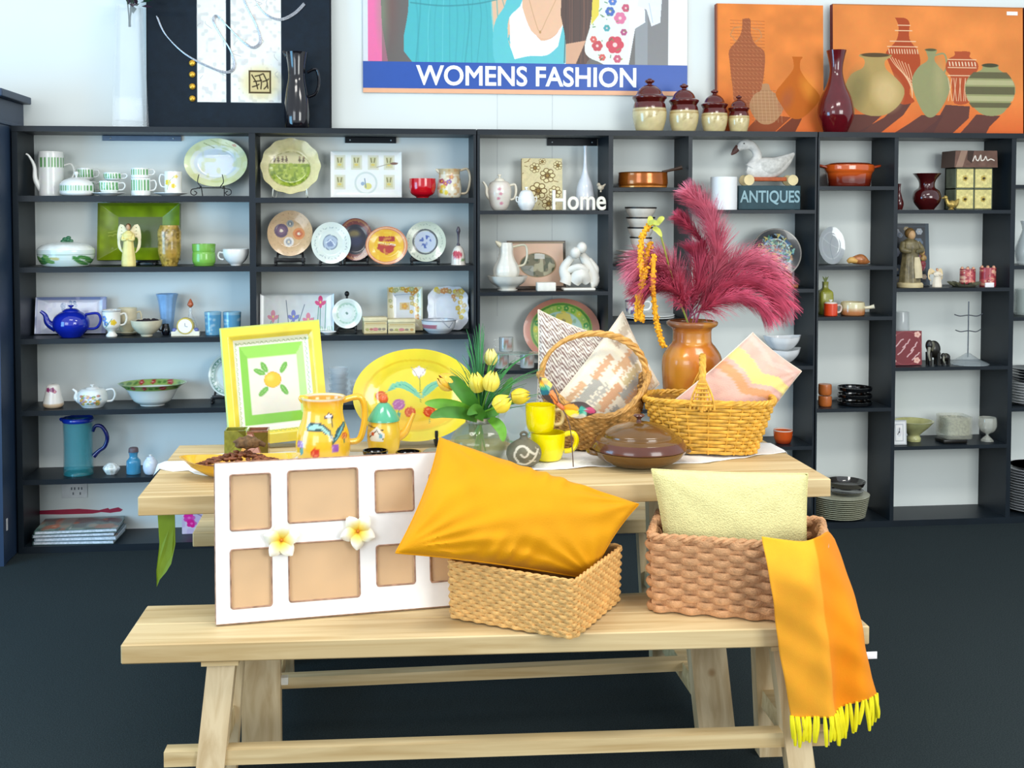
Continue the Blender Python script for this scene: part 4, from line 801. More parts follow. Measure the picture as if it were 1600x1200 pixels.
I = Img(526, 341, 584, 409, '7a2320', 3); I.ring(555, 375, 26, 31, 2, 'c08a3a', .7); I.ell(555, 375, 21, 24, '1b2036'); I.ell(553, 366, 9, 6, '9a8a4a', 0, .8, 2); I.ell(556, 378, 12, 8, '2c3a66', 0, .8, 3); ringmarks(I, 555, 375, 24, 28, 'd0a050', 14)
plate('souvenir_plate', 'dark red souvenir plate with a navy centre, half hidden behind two others', 527, 583, 342, -.09, z, I, .2, .04, y1=408)
easel('black stand under the dark red and navy plate', 556, -.10, z, 50, 22, BK)
I = Img(485, 348, 548, 414, 'dbe3d9', 3); ringmarks(I, 516, 381, 25, 25, '76868c', 30, .9, 3); I.ell(515, 380, 12, 12, 'aebccb'); I.ring(515, 380, 11.5, 11.5, 1.2, '66768a'); I.ell(515, 381, 6, 6, '7c8cab'); I.line([(508, 381), (516, 376), (522, 384)], 1.5, 'e0e8ee')
plate('souvenir_plate', 'pale grey green souvenir plate with lettering round a blue medallion, second from the left', 486, 548, 348, -.15, z, I, .2, .04, y1=413)
easel('black stand under the pale plate, second from the left', 516, -.15, z, 44, 14, BK)
I = Img(570, 354, 637, 420, 'cf7b52', 3); I.ell(603, 387, 28, 28, 'e9b41c'); I.ring(603, 387, 30.5, 30.5, 1.4, 'f0d0a0', .8)
I.poly([(591, 371), (616, 371), (617, 380), (591, 380)], 'a82c24'); I.poly([(591, 382), (618, 386), (614, 396), (604, 403), (594, 398), (588, 392)], 'b3382a'); I.line([(591, 382), (617, 386)], 3, 'f4e8c8'); I.scrib(592, 383, 616, 386, 'a02c24', 1, 3); I.blot('f2d24a', .2, .62, .5, (((I.X-603)/28)**2+((I.Y-387)/28)**2 < 1)*1.0)
plate('souvenir_plate', 'bright yellow and orange souvenir plate with a red shield', 571, 637, 355, -.17, z, I, .2, .04, y1=419)
I = Img(633, 347, 697, 411, 'c9d3c0', 3); ringmarks(I, 664, 379, 27, 27, '7c8c80', 34, .9, 3); I.ring(664, 379, 19, 19, 2.6, '4c5458'); I.ell(664, 379, 17, 17, 'c3d0e2'); I.blot('3f5aa8', .3, .55, .9, (((I.X-664)/10)**2+((I.Y-379)/11)**2 < 1)*1.0)
plate('souvenir_plate', 'grey green souvenir plate with a blue bird medallion ringed in black', 634, 697, 347, -.12, z, I, .2, .04, y1=410)
easel('black stand under the grey green plate beside the china bell', 664, -.12, z, 58, 24, BK)
k = sc(716, -.17); r = E('china_bell', 'tall handled china bell painted with a pink rose', 'bell', PX(716, -.17, z)); hh = W(716, 354, -.17).z-z
I = Img(704, 385, 728, 417, 'ece5da', 3); I.flower(714, 400, 7, 'c8485a', '9a2c44'); I.ell(722, 408, 4, 2.4, '6f9a5a', 30)
V, F = lathe(hollow([(1, 0), (.94, .06), (.86, .5), (.6, .85), (.2, 1)], 12*k, hh*.5, .002, 4, 0), 28); P('bell', V, F, PM(.2, .5), r, planar(V, I, 24*k, hh*.5))
P('handle', *lathe(solid([(.16, 0), (.22, .1), (.12, .2), (.16, .6), (.28, .8), (.1, 1)], 12*k, hh*.52, 3), 14), M('4a4450', .3, coat=.3), r, loc=(0, 0, hh*.48))
# shelf 3
z = ZS[(2, 3)]
I = Img(402, 459, 522, 512, 'd3d9d9', 2.5).noise(.04, .08); I.rect(402, 459, 522, 461, 'b9c0c0')
for x, y, c in ((423, 490, 'd48a9c'), (456, 490, '7d86c8'), (480, 494, 'e0889c'), (500, 471, 'd8487c')):
    I.line([(x, y), (x-1, 512)], 1.2, '4c8a78'); I.line([(x-6, 512), (x-3, y+6)], 1.4, '6aa08c'); I.line([(x+7, 512), (x+9, y-2)], 1.2, '5c9a84'); I.ell(x, y-4, 3.6, 5, c, 0); I.ell(x-5, y+1, 4.5, 2.6, c, 30); I.ell(x+5, y+1, 4.5, 2.6, c, -30); I.ell(x, y+4, 2.5, 4, c); I.ell(x, y, 1.4, 1.8, 'e8d87a')
I.line([(448, 500), (444, 468)], 1.1, '5c6c80'); I.line([(464, 500), (474, 474)], 1.1, '5c6c80')
for x in range(420, 522, 5): I.line([(x, 512), (x+random.uniform(-3, 3), 504)], 1.1, '7ab87a', .8)
panel('iris_tray', 'grey white rectangular tray painted with pink and blue irises', 'tray', 405, 521, 460, -.125, z, .01, I, 'b8bfbf', .12, pm=PM(.2, .5), bulge=lambda u, v: -.01*max(abs(2*u-1), abs(2*v-1))**8)
I = Img(517, 467, 566, 516, 'dbe8e0', 3); I.ring(541, 491, 23, 23, 2, 'eaf2ee'); I.ring(541, 491, 16, 16, 3, 'b8d4c4'); I.ell(541, 491, 9, 9, 'e4ece8'); ringmarks(I, 541, 492, 15, 15, '7aa890', 16); I.ell(541, 491, 2, 2, '6a8a80')
plate('small_plate', 'small white plate with a faint green border on a black stand', 518, 565, 468, -.15, z, I, .2, .05, y1=514)
k = sc(541, -.14); r = easel('black stand with a round finial behind the small white plate', 541, -.14, z, 40, 20, BK)
P('finial', *J(tube([(0, .045, 8*k), (0, .07, 58*k)], .005, 8, 3), sphere((0, .07, 60*k), .011, .008, .013)), BK, r)
saucer('saucer', 'white saucer lying flat on the shelf beside the iris tray', 512, 499, 524, -.2, z, W0)
def patbox(name, x0, x1, y0, lab, yaw=0):
    k = sc((x0+x1)/2, -.16); w_ = (x1-x0)*k; h = W((x0+x1)/2, y0, -.16).z-z; I = Img(x0, y0, x1, 524, 'e3d4a4', 3); I.rect(x0+2, y0+3, x1-2, y0+5, 'b8924c', .7); I.rect(x0, y0+7, x1, y0+8, 'a8884c', .6); I.rect(x0, 524-2, x1, 524, 'c8b07a')
    for i in range(5): I.ell(x0+5+i*(x1-x0-10)/4, (y0+526)/2+3, 3, 3, random.choice(['c89a5a', 'b8b06a', 'c07a6a', '9a8a78']))
    I.ell((x0+x1)/2, (y0+526)/2+3, 4.5, 4, 'd88a8a'); I.scrib(x0+4, 518, x1-4, 518, 'a89858', 1)
    V, F, C = slab(w_, h*.74, .075, I, 'd9c793'); r = E(name, lab, 'box', PX((x0+x1)/2, -.19, z), 'small patterned boxes', (0, 0, yaw)); P('body', V, F, PM(.4, .1), r, C, smooth=False)
    P('lid', *rbox(-w_/2-.002, w_/2+.002, -.003, .078, h*.745, h, .003), M('e6d9ae', .4, var=.1), r)
patbox('trinket_box', 568, 604, 495, 'low cream patterned box, left of the matching one', .12); patbox('trinket_box', 606, 648, 498, 'low cream patterned box in front of the tall fan shaped plate')
def florow(I, pts, cols, r=4):
    for x, y in pts: I.flower(x+random.uniform(-2, 2), y+random.uniform(-2, 2), r*random.uniform(.7, 1.2), random.choice(cols), 'f0e0a0')
I = Img(604, 449, 661, 520, 'e9e4c6', 2.5); I.poly([(612, 458), (650, 456), (648, 505), (616, 505)], 'dde0e2'); florow(I, [(648+random.uniform(-6, 8), 455+i*4) for i in range(12)]+[(610+i*5, 453) for i in range(8)]+[(608, 470), (608, 480)], ['dcb44a', 'd89a4c', 'c8b87a', 'b8c090'], 3.6); I.rect(624, 474, 640, 486, 'd8c090'); I.flower(632, 480, 5, 'd8a04c'); I.line([(616, 462), (616, 500)], .8, '9aa8c0'); I.line([(616, 462), (646, 460)], .8, '9aa8c0')
panel('wavy_plate', 'wavy edged oblong cream plate with gold and orange flowers', 'plate', 605, 660, 450, -.09, z, .006, I, 'd8cfa0', .16, pm=PM(.15, .6), bulge=lambda u, v: -.02*max(abs(2*u-1), abs(2*v-1))**4)
I = Img(667, 448, 733, 520, 'dfe6ee', 2.5).noise(.03, .1); florow(I, [(680+i*6, 455) for i in range(7)]+[(718+random.uniform(-4, 8), 458+i*5) for i in range(9)]+[(708, 464), (712, 472)], ['dcb83a', 'e8cc4a', 'd8945c', 'e0c488', 'c8a86a'], 4.2)
plate('scalloped_plate', 'scalloped white plate with a spray of yellow flowers, right end of the third shelf', 668, 732, 449, -.10, z, I, .16, .05, .025, y1=520, sq=3.4)
I = Img(657, 498, 713, 523, 'e4e9ee', 3); I.rect(658, 506, 680, 513, 'b05a6a', .8); I.line([(690, 500), (700, 512), (706, 502)], 1, '7a8aa0'); I.rect(657, 498, 713, 500, '9aa0a8')
vessel('flowered_bowl', 'small shallow white bowl in front of the scalloped yellow flower plate', 'bowl', 658, 713, 499, -.18, z, [(.6, 0), (.66, .08), (.9, .4), (1, 1)], img=I)
z = ZS[(2, 4)]
for i in range(5): vessel('glass_bowl', ('lowest', 'second lowest', 'middle', 'second highest', 'highest')[i]+' clear glass bowl of the stack behind the yellow oval platter', 'bowl', 513, 545, 0 or 610-i*9, -.17, z+i*.026, [(.6, 0), (.7, .2), (1, 1)], glass('dfe7ea', .25), group='stacked glass bowls', seg=28)
for i in range(3): vessel('glass_bowl', ('lowest', 'middle', 'highest')[i]+' clear glass bowl of the shorter stack beside the platter rim', 'bowl', 546, 572, 613-i*9, -.14, z+i*.026, [(.6, 0), (.7, .2), (1, 1)], glass('dfe7ea', .25), group='short stack of glass bowls', seg=28)
# ================================================================ bay 3
z = ZS[(3, 1)]
I = Img(766, 278, 800, 328, 'e6ddd0', 3); 
for x, y in ((781, 292), (783, 300), (780, 308), (784, 316)): I.flower(x, y, 2.6, 'd89aa4', 'c87a8a', 5)
teapot('cream teapot with a line of pink roses, left of the carved flower block', 762, 799, 283, -.17, z, None, I, [(.5, 0), (.62, .05), (.8, .2), (1, .6), (.86, .9), (.6, 1)], knob=CR, sp=([(-.36, .4), (-.52, .55), (-.56, .8), (-.7, .98)], [.12, .09, .06, .045]), han=(1, .84, .36, .2, 2, .8, .9))
vessel('sugar_bowl', 'small white lidded sugar bowl beside the rose teapot', 'sugar bowl', 809, 836, 304, -.20, z, [(.6, 0), (.7, .08), (1, .4), (.95, .8), (.8, 1)], M('eeeeea', .2, coat=.5, var=.1), closed=True, lid=([(.85, 0), (.6, .25), (.2, .34)], .97), extra=lambda r, w_, h, k: (lidknob(W0, 1.28, .2, .2)(r, w_, h, k), [P('ear', *tube([(s*w_*.46, 0, h*.8), (s*w_*.58, 0, h*.85), (s*w_*.58, 0, h*.6), (s*w_*.48, 0, h*.5)], .0025, 6, 4), W0, r) for s in (-1, 1)]))
I = Img(815, 247, 880, 328, 'e3d6a8', 3).noise(.06, .3)
for x, y, r_ in ((856, 274, 13), (841, 298, 15), (868, 300, 11), (836, 262, 9), (858, 318, 12), (828, 316, 9), (873, 258, 8), (848, 252, 6)):
    for q in range(7): I.ell(x+r_*.62*math.cos(q*.9), y+r_*.62*math.sin(q*.9), r_*.36, r_*.3, '6f5326'); I.ell(x+r_*.62*math.cos(q*.9), y+r_*.62*math.sin(q*.9), r_*.27, r_*.21, 'efe2ae')
    I.ell(x, y, r_*.3, r_*.3, '6a4e28'); I.ell(x, y, r_*.18, r_*.18, 'a98a4c')
for q in range(26): x, y = random.uniform(817, 878), random.uniform(250, 326); I.line([(x, y), (x+random.uniform(-7, 7), y+random.uniform(-7, 7))], 1.2, '7a5c2c', .7)
panel('flower_plaque', 'square cream wall plaque carved with brown outlined flowers', 'plaque', 816, 879, 248, -.10, z, .03, I, 'cbb683', .06)
vessel('bottle_vase', 'tall slender white bottle vase behind the Home word', 'vase', 900, 929, 228, -.10, z, [(.8, 0), (.95, .06), (1, .2), (.85, .38), (.4, .55), (.2, .7), (.16, .92), (.22, 1)], M('e6eaf0', .2, coat=.5, var=.03))
Yh = -.22; k = sc(905, Yh); x0, x1 = W(863, 328, Yh).x, W(947, 328, Yh).x; h = W(905, 297, Yh).z-z
V, F = text('Home', x1-x0, h, .018, True); r = E('home_word', 'cream standing wooden word Home with a little bird on its last letter', 'sign', PX(905, Yh, z)); hw = (x1-x0)/2
P('letters', [(x-hw, y-.009, z_) for x, y, z_ in V], F, M('eee9da', .5), r, smooth=False)
P('bird', *J(sphere((hw*.80, 0, h*1.12), .015, .010, .012), sphere((hw*.72, 0, h*1.26), .009), tube([(hw*.86, 0, h*1.16), (hw*.98, 0, h*1.3)], [.007, .003], 6), tube([(hw*.8, 0, h*.9), (hw*.8, 0, h*1.1)], .004, 6)), M('b9ad98', .6, var=.25, scale=120), r)
z = ZS[(3, 2)]
I = Img(793, 377, 885, 448, 'dfb89c', 2.5); I.rect(793, 377, 885, 381, '4a3a2a'); I.rect(793, 377, 797, 448, '5a4a38'); I.rect(881, 377, 885, 448, '3a3020'); I.rect(793, 444, 885, 448, '4a3a2a'); I.rect(795, 379, 883, 380.2, 'a89060')
I.ell(841, 413, 28, 18, '6f6a4c'); vm = (((I.X-841)/27)**2+((I.Y-413)/17)**2 < 1)*1.0; I.blot('3f4a2c', .2, .5, .9, vm); I.blot('b4b090', .15, .62, .9, vm); I.mix(vm*(I.Y < 404)*(I.X > 836)*(I.X < 852), 'dfe0dc', .8); I.mix(vm*(I.Y > 414)*(I.X < 834), 'a9b4bc', .5); I.ring(841, 413, 28, 18, 1, 'a8845c')
panel('oval_picture', 'framed oval landscape picture in a pink mount, behind the white ewer', 'picture', 793, 885, 377, -.08, z, .016, I, '3a3022', .1, pm=PM(.25, .3))
_, _, hb = vessel('wash_basin', 'white scalloped basin under the white ewer', 'basin', 762, 824, 431, -.17, z, [(.46, 0), (.5, .08), (.4, .14), (.55, .3), (.85, .6), (1, 1)], M('e6e3d8', .25, coat=.5, var=.03), nz=.03)
vessel('ewer', 'tall white fluted ewer standing in the white basin', 'ewer', 770, 812, 379, -.17, z+.02, [(.6, 0), (.72, .12), (.95, .3), (.9, .45), (.62, .62), (.5, .76), (.5, .9), (.42, 1)], M('e9e6da', .25, coat=.5, var=.03), nz=.04, handle=(1, .9, .46, .28, 1.8, .5, .9), hm=M('ddd6bc', .3, coat=.4), spout=([(-.2, .93), (-.32, .99), (-.4, 1.03)], [.11, .08, .03]))
tag(P('white_box', *rbox(-.043, .043, -.028, .028, 0, W(853, 441, -.2).z-z, .003), M('eceade', .5), loc=PX(853, -.2, z)), 'small plain white box below the oval landscape picture', 'box')
k = sc(907, -.17); r = E('sculpture', 'white abstract sculpture of two embracing figures', 'sculpture', PX(907, -.17, z)); m = M('e8e5db', .45, var=.04)
P('body', *J(rbox(-28*k, 22*k, -.035, .035, 0, 4*k, .004), tube([(-24*k, 0, 10*k), (-22*k, 0, 18*k), (-26*k, 0, 34*k), (-14*k, 0, 50*k)], [9*k, 9*k, 7*k, 6*k], 12), tube([(16*k, .01, 10*k), (22*k, .01, 14*k), (16*k, .01, 34*k), (2*k, .01, 56*k)], [8*k, 9*k, 10*k, 6*k], 12), tube([(-10*k, 0, 12*k), (0, -.01, 24*k), (12*k, 0, 13*k)], [9*k, 12*k, 7*k], 12), tube([(-20*k, 0, 30*k), (-4*k, -.02, 36*k), (10*k, -.01, 30*k)], [5*k, 6*k, 5*k], 10)), m, r)
for a, b, q in ((-10, 58, 9), (0, 66, 9)): P('head', *sphere((a*k, -.004*q, b*k), q*k*.9, q*k*.9, q*k), m, r)
P('drape', *J(tube([(14*k, .005, 48*k), (24*k, 0, 34*k), (27*k, 0, 26*k)], [4*k, 5*k, 2*k], 8), tube([(14*k, .0, 14*k), (26*k, 0, 18*k), (28*k, 0, 22*k)], [5*k, 4*k, 1.5*k], 8)), m, r)
z = ZS[(3, 3)]
I = Img(818, 468, 938, 556, 'c9836c', 2.5); I.ell(878, 512, 49, 38, '8db84a'); I.ell(878, 512, 44, 34, 'b7cc62'); I.ring(878, 512, 46, 36, 2.5, '3f7a3a', .7)
for i in range(22): t = i*.29; I.flower(878+40*math.cos(t), 512+31*math.sin(t), 4, random.choice(['7ab84a', 'd8d04a', '4c9a4a', 'a8c860']), 'e8e090')
I.ell(878, 512, 34, 26, '9cc4b4'); I.flower(882, 500, 13, 'd9c23a', '8a7a2a', 8); I.blot('6fa05a', .15, .62, .7, (((I.X-878)/32)**2+((I.Y-512)/24)**2 < 1)*1.0)
plate('oval_platter', 'oval terracotta and green platter with a sunflower, behind the patterned cushions', 818, 938, 468, -.08, z, I, .12, .05, y1=566)
# glass mugs on glass tiers
kz = sc(800, -.14)
for i, (px, py, zb, lab) in enumerate(((791, 0, 1, 'topmost clear mug on the glass tier behind the tulips'), (784, 0, 0, 'left of the two lower clear mugs on the glass tier behind the tulips'), (824, 0, 0, 'right of the two lower clear mugs on the glass tier behind the tulips'))):
    I = Img(0, 0, 24, 24, 'd9dcd8', 3); I.flower(12, 10, 5, 'c89a8a', 'a86a5a'); I.flower(7, 15, 3, 'a8b8a0'); I.flower(17, 15, 3, 'c8a090')
    zz_ = z+(.002 if not zb else .002+26*kz); h = 22*kz; c = PX(px, -.19, zz_)
    r = E('glass_mug', lab, 'mug', c, 'clear mugs on the glass tier'); V, F = lathe(hollow(MUG, 11*kz, h, .002, 3), 30); P('body', V, F, PM(.1, .5, trans=.35), r, planar(V, I, 22*kz, h))
    P('handle', *tube([(-10*kz, 0, h*.8), (-18*kz, 0, h*.8), (-18*kz, 0, h*.35), (-10*kz, 0, h*.25)], .0025, 6, 4), glass('dfe6e4', .4), r)
for zi in (1,):
    tag(P('glass_tier', *box(-.11, .11, -.05, .05, 0, .004), glass('a8c8b8', .5), loc=PX(804, -.19, z+22.8*kz), smooth=False), 'clear glass tier plate between the clear mugs', 'glass plate')
# ================================================================ bay 4
z = ZS[(4, 1)]
k = sc(1000, -.17); r = E('saute_pan', 'copper brown shallow pan with a lid handle pointing right', 'pan', PX(1004, -.17, z)); cop = M('a85a1c', .2, metal=.5, coat=.4, var=.15)
P('body', *lathe(hollow([(.86, 0), (.95, .06), (1, .3), (.98, .9), (1, 1)], 38*k, 23*k, .003, 3), 44), cop, r)
P('base_band', *lathe([(33*k, 0), (36.5*k, .001), (37*k, 4*k), (37*k, 4.5*k)], 40), M('d98a3a', .2, metal=.4, coat=.3), r)
P('handle', *tube([(30*k, 0, 24*k), (48*k, -.01, 28*k), (60*k, -.02, 31*k)], [.006, .007, .010], 10, 4, .6), M('3a2414', .4), r)
P('lid', *lathe([(0, 24*k), (36*k, 23.5*k), (37*k, 22.4*k)], 40), M('4a3222', .3, coat=.3), r)
z = ZS[(4, 2)]
I0 = lambda a, b, c, d: Img(a, b, c, d, 'cfc9c0', 2)
zz_ = z
for i, (w2, y) in enumerate(((60, 407), (64, 400), (62, 393), (58, 387))):
    saucer('side_plate', ('lowest', 'second lowest', 'third', 'topmost')[i]+' cream plate of the stack under the black rimmed bowls', 992, 992-w2/2, 992+w2/2, -.16, zz_, M('c9bfb4', .3, coat=.3), 'cream plates under the bowls', .014); zz_ += .018
zz_ += .002; k = sc(1000, -.16)
for i in range(4):
    nm = ('lowest', 'second lowest', 'second highest', 'top')[i]; w2 = (17, 20, 22, 24)[i]*k; hh = .056
    r = E('rimmed_bowl', nm+' bowl in the stack of cream bowls with black rims', 'bowl', PX(1001, -.16, zz_), 'black rimmed bowls'); r.rotation_euler = (0, random.uniform(-.04, .04), 0)
    P('body', *lathe(hollow([(.62, 0), (.7, .2), (.9, .6), (1, 1)], w2, hh, .003, 3), 32), M('dcd5c9', .3, coat=.4), r)
    P('rim', *lathe([(w2*1.0, hh-.005), (w2*1.02, hh-.002), (w2*1.01, hh+.002), (w2*.95, hh+.001), (w2*.95, hh-.003)], 32), M('1a1412', .4), r); zz_ += .0465
z = ZS[(4, 3)]
_k = sc(1015, -.17)
P_ = [saucer('dinner_plate', ('lower', 'upper')[i]+' of two flat white plates under the inky flowered cup', 1013, 972, 1054, -.16, z+i*.010, W0, 'two flat white plates', .009) for i in range(2)]
I = Img(974, 470, 1012, 498, 'eef0f0', 3); I.blot('3f4a7a', .2, .62, .9); I.rect(974, 470, 1012, 473, '4a4a5c', .7); I.blot('6a7aa8', .3, .66, .8)
vessel('flowered_cup', 'white cup with inky blue flowers standing on two white plates', 'cup', 977, 1006, 469, -.17, z+.022, CUP, img=I, handle=(1, .85, .3, .38, 1.8), hm=W0)
# ================================================================ bay 5
z = ZS[(5, 1)]
vessel('white_canister', 'plain white cylindrical canister left of the ANTIQUES block', 'canister', 1111, 1151, 279, -.18, z, [(.98, 0), (1, .03), (1, .97), (.97, 1)], M('eceeee', .4, var=.02), closed=True)
vessel('grey_pot', 'small grey cylindrical pot by the left divider of the goose bay', 'pot', 1081, 1096, 290, -.12, z, CAN, M('6f6c66', .6, var=.2))
Ya = -.17; k = sc(1203, Ya); hb = W(1203, 290, Ya).z-z; x0, x1 = W(1154, 300, Ya).x, W(1251, 300, Ya).x; hw = (x1-x0)/2
r = E('antiques_block', 'dark teal wooden block lettered ANTIQUES, under the wooden goose', 'sign', ((x0+x1)/2, Ya, z))
P('block', *rbox(-hw, hw, 0, .09, 0, hb, .003), M('23434c', .6, var=.15), r, smooth=False)
V, F = text('ANTIQUES', 2*hw*.965, hb*.60, .003, True); P('lettering', [(x-hw*.96, y-.0035, z_+hb*.2) for x, y, z_ in V], F, M('8fb0b8', .6), r, smooth=False)
zg = z+hb+.0025; r = E('wooden_goose', 'white painted wooden pull along goose on wheels, standing on the ANTIQUES block', 'goose', PX(1203, Ya+.045, zg)); gw = M('dcdad4', .6, var=.14, scale=50)
k = sc(1203, Ya+.045)
def gp(x, y): return ((x-1203)*k, 0, (287.5-y)*k*.98)
body = cat([gp(1180, 262), gp(1192, 262), gp(1208, 258), gp(1224, 252), gp(1242, 240)], 5)
V, F = tube([gp(1166, 262), gp(1176, 264), gp(1192, 262), gp(1210, 259), gp(1226, 250), gp(1240, 238)], [6*k, 14*k, 17*k, 15*k, 10*k, 2*k], 16, 5, .62)
P('body', V, F, gw, r)
P('neck', *tube([gp(1174, 262), gp(1182, 246), gp(1180, 234), gp(1171, 226), gp(1160, 226), gp(1152, 232)], [11*k, 7.5*k, 6.5*k, 7.5*k, 8*k, 4*k], 14, 5, .75), gw, r)
P('beak', *tube([gp(1153, 229), gp(1147, 236), gp(1142, 241)], [5*k, 4*k, 1*k], 8, 3, .6), M('5a3a34', .5), r)
for s in (-1, 1):
    P('eye', *sphere((gp(1160, 224)[0], s*.016, gp(1160, 224)[2]), .004), M('222222', .3), r)
    P('wing', *tube([(gp(1186, 262)[0], s*.024, gp(1186, 260)[2]), (gp(1206, 262)[0], s*.028, gp(1206, 258)[2]), (gp(1234, 250)[0], s*.014, gp(1236, 243)[2])], [7*k, 10*k, 2*k], 10, 5, .4), M('cfcdc6', .6, var=.2, scale=50), r)
    for wx in (1166, 1234): V, F = disc(10*k*.8, 0, 24, .01); P('wheel', [(a+gp(wx, 0)[0], s*.03+c*s, b+9.2*k*.8+.0006) for a, b, c in V], F, M('e6d3a0', .6), r)
P('platform', *rbox(gp(1172, 0)[0], gp(1226, 0)[0], -.026, .026, 6*k, 12*k, .003), M('b0562c', .6, var=.2), r)
z = ZS[(5, 2)]
I = Img(1175, 358, 1254, 432, '10151a', 3); vm = (((I.X-1215)/31)**2+((I.Y-395)/29)**2 < 1)*1.0
for i in range(300):
    a, q = random.uniform(0, 6.28), 28*random.uniform(0, 1)**.6; x, y = 1215+q*math.cos(a), 395+q*.94*math.sin(a); I.line([(x, y), (x+random.uniform(-4, 4), y+random.uniform(-4, 4)), (x+random.uniform(-4, 4), y+random.uniform(-4, 4))], random.uniform(.8, 2), random.choice(['6fa8b8', '8ac0b0', '3f7a9a', 'c8c890', '4a8a6a', 'e0c860', '9ab8d0', '2f5a8a', 'b8784a']), .9)
I.ell(1212, 402, 5, 7, 'd8a83a', a=.8); I.ring(1215, 395, 38.4, 36, 1.6, '9a9184', .9)
plate('cloisonne_plate', 'black plate enamelled with a blue and gold peacock tail, on a wooden stand', 1176, 1254, 358, -.14, z, I, .16, .05, y1=434)
k = sc(1218, -.15); r = E('plate_stand', 'brown wooden stand under the black enamelled plate', 'plate stand', PX(1218, -.15, z)); wm = wood('8a5526', '5a3214')
P('base', *rbox(-26*k, 26*k, -.04, .05, 0, 5*k, .003), wm, r); P('rest', *rbox(2*k, 14*k, -.055, -.022, 5*k, 22*k, .003), wm, r); P('back', *rbox(-8*k, 8*k, .042, .055, 5*k, 50*k, .003), wm, r)
z = ZS[(5, 3)]
def shellbowl(z0, lab):
    k = sc(1228, -.17); V, F = lathe(hollow([(.3, 0), (.6, .2), (.9, .6), (1, 1)], 28.5*k, 21*k, .004, 4), 44, .8, nz=.035); V = [(x, y, z+.012*(abs(x)/(32*k))**2) for x, y, z in V]
    return tag(P('white_dish', V, F, M('e7e9ea', .25, coat=.4, var=.02), loc=PX(1224, -.155, z0)), lab, 'dish', 'white lobed dishes')
shellbowl(z, 'lower of two white lobed dishes behind the pink cushion'); shellbowl(z+19*sc(1228, -.17), 'upper of two white lobed dishes behind the pink cushion')
z = ZS[(5, 4)]
I = Img(1209, 670, 1238, 702, 'd4561c', 3); I.mix((I.Y-690)/10, '7a2410', .9); I.rect(1209, 670, 1238, 672.5, 'f0d8c8')
vessel('orange_ramekin', 'bright orange tapered pot below the white lobed dishes', 'pot', 1209, 1238, 671, -.17, z, [(.72, 0), (.8, .1), (.95, .5), (1, 1)], img=I)
# ================================================================ bay 6
z = ZS[(6, 1)]
k = sc(1326, -.14); r = E('casserole_dish', 'orange and brown oval lidded casserole on the top shelf of the narrow bay', 'casserole', PX(1326, -.14, z)); hh = W(1326, 254, -.14).z-z
I = Img(0, 0, 10, 10, 'cf5a1c', 8); I.mix((I.Y-4.6)/3, '641c0c', 1)
V, F = lathe(hollow([(.78, 0), (.84, .05), (.9, .5), (.97, .62), (1, .7), (1, .86), (.98, .9)], 38*k, hh, .005, 4), 44, .7); P('body', V, F, PM(.12, .7), r, planar(V, I, 76*k, hh))
P('lid', *lathe(solid([(.96, .88), (.8, .97), (.5, 1.0)], 38*k, hh, 3), 40, .7), M('7a2a12', .15, coat=.6), r)
for s in (-1, 1): P('handle', *tube([(s*34*k, -.015, hh*.78), (s*46*k, -.012, hh*.86), (s*46*k, .012, hh*.86), (s*34*k, .015, hh*.78)], .006, 8, 4), M('a03c18', .2, coat=.5), r)
z = ZS[(6, 2)]
I = Img(1278, 354, 1323, 416, 'c9d1d6', 3); I.ring(1300, 385, 16, 22, 1.5, 'dfe6ea'); I.line([(1285, 372), (1300, 384), (1318, 392)], 1.2, 'e8eef2', .8, True); I.line([(1306, 362), (1298, 384), (1302, 408)], 1.2, 'aeb8c0', .8, True)
plate('glass_plate', 'clear grey glass plate standing on edge, left side of the narrow bay', 1281, 1322, 355, -.10, z, I, .12, .04, y1=415, pm=PM(.08, .6, trans=.4))
k = sc(1342, -.18); r = E('shell_ornament', 'tan and brown sea shell ornament right of the clear glass plate', 'shell', PX(1342, -.18, z))
P('shell', *J(tube([(-14*k, 0, 7*k), (-6*k, 0, 8*k), (4*k, 0, 9*k), (12*k, 0, 6*k), (18*k, 0, 5*k)], [3*k, 6*k, 8*k, 5*k, 1*k], 12, 5)), M('a8683a', .35, coat=.3, var=.3, scale=60), r); P('lip', *tube([(-16*k, 0, 5*k), (-12*k, -.01, 8*k), (-4*k, -.014, 6*k)], [3*k, 5*k, 3*k], 10, 4), M('d8a85c', .4), r)
z = ZS[(6, 3)]
vessel('green_bottle', 'square shouldered green bottle with leaves in it, behind the orange mug', 'bottle', 1279, 1300, 440, -.10, z, [(.95, 0), (1, .05), (1, .6), (.8, .72), (.4, .8), (.4, 1)], M('9a9c3c', .25, coat=.4, var=.2), closed=True, sq=5, extra=lambda r, w_, h, k: [P('leaf', *tube([(0, 0, h*.95), (dx*.3, 0, h*1.06), (dx, 0, h*1.16)], [.002, .005, .001], 6, 3, .3), M('7a8a4a', .6), r) for dx in (-.014, .004, .016)])
I = Img(1288, 473, 1308, 494, 'e0441a', 3)
vessel('orange_mug', 'small bright orange mug with a white knobbed lid', 'mug', 1288, 1308, 474, -.19, z, MUG, img=I, handle=(1, .8, .25, .34, 1.5), lid=([(.9, 0), (.8, .1), (.3, .14)], 1.0), extra=lidknob(W0, 1.1, .3, .2), hm=M('e2d8cc', .3, coat=.4))
k = sc(1334, -.17); r = E('stoneware_pan', 'small cream and tan stoneware pan with a pale stub handle', 'pan', PX(1334, -.17, z)); I = Img(0, 0, 10, 10, 'dfd3a8', 6); I.rect(0, 5.5, 10, 10, 'bd7a4a'); hh = 20*k
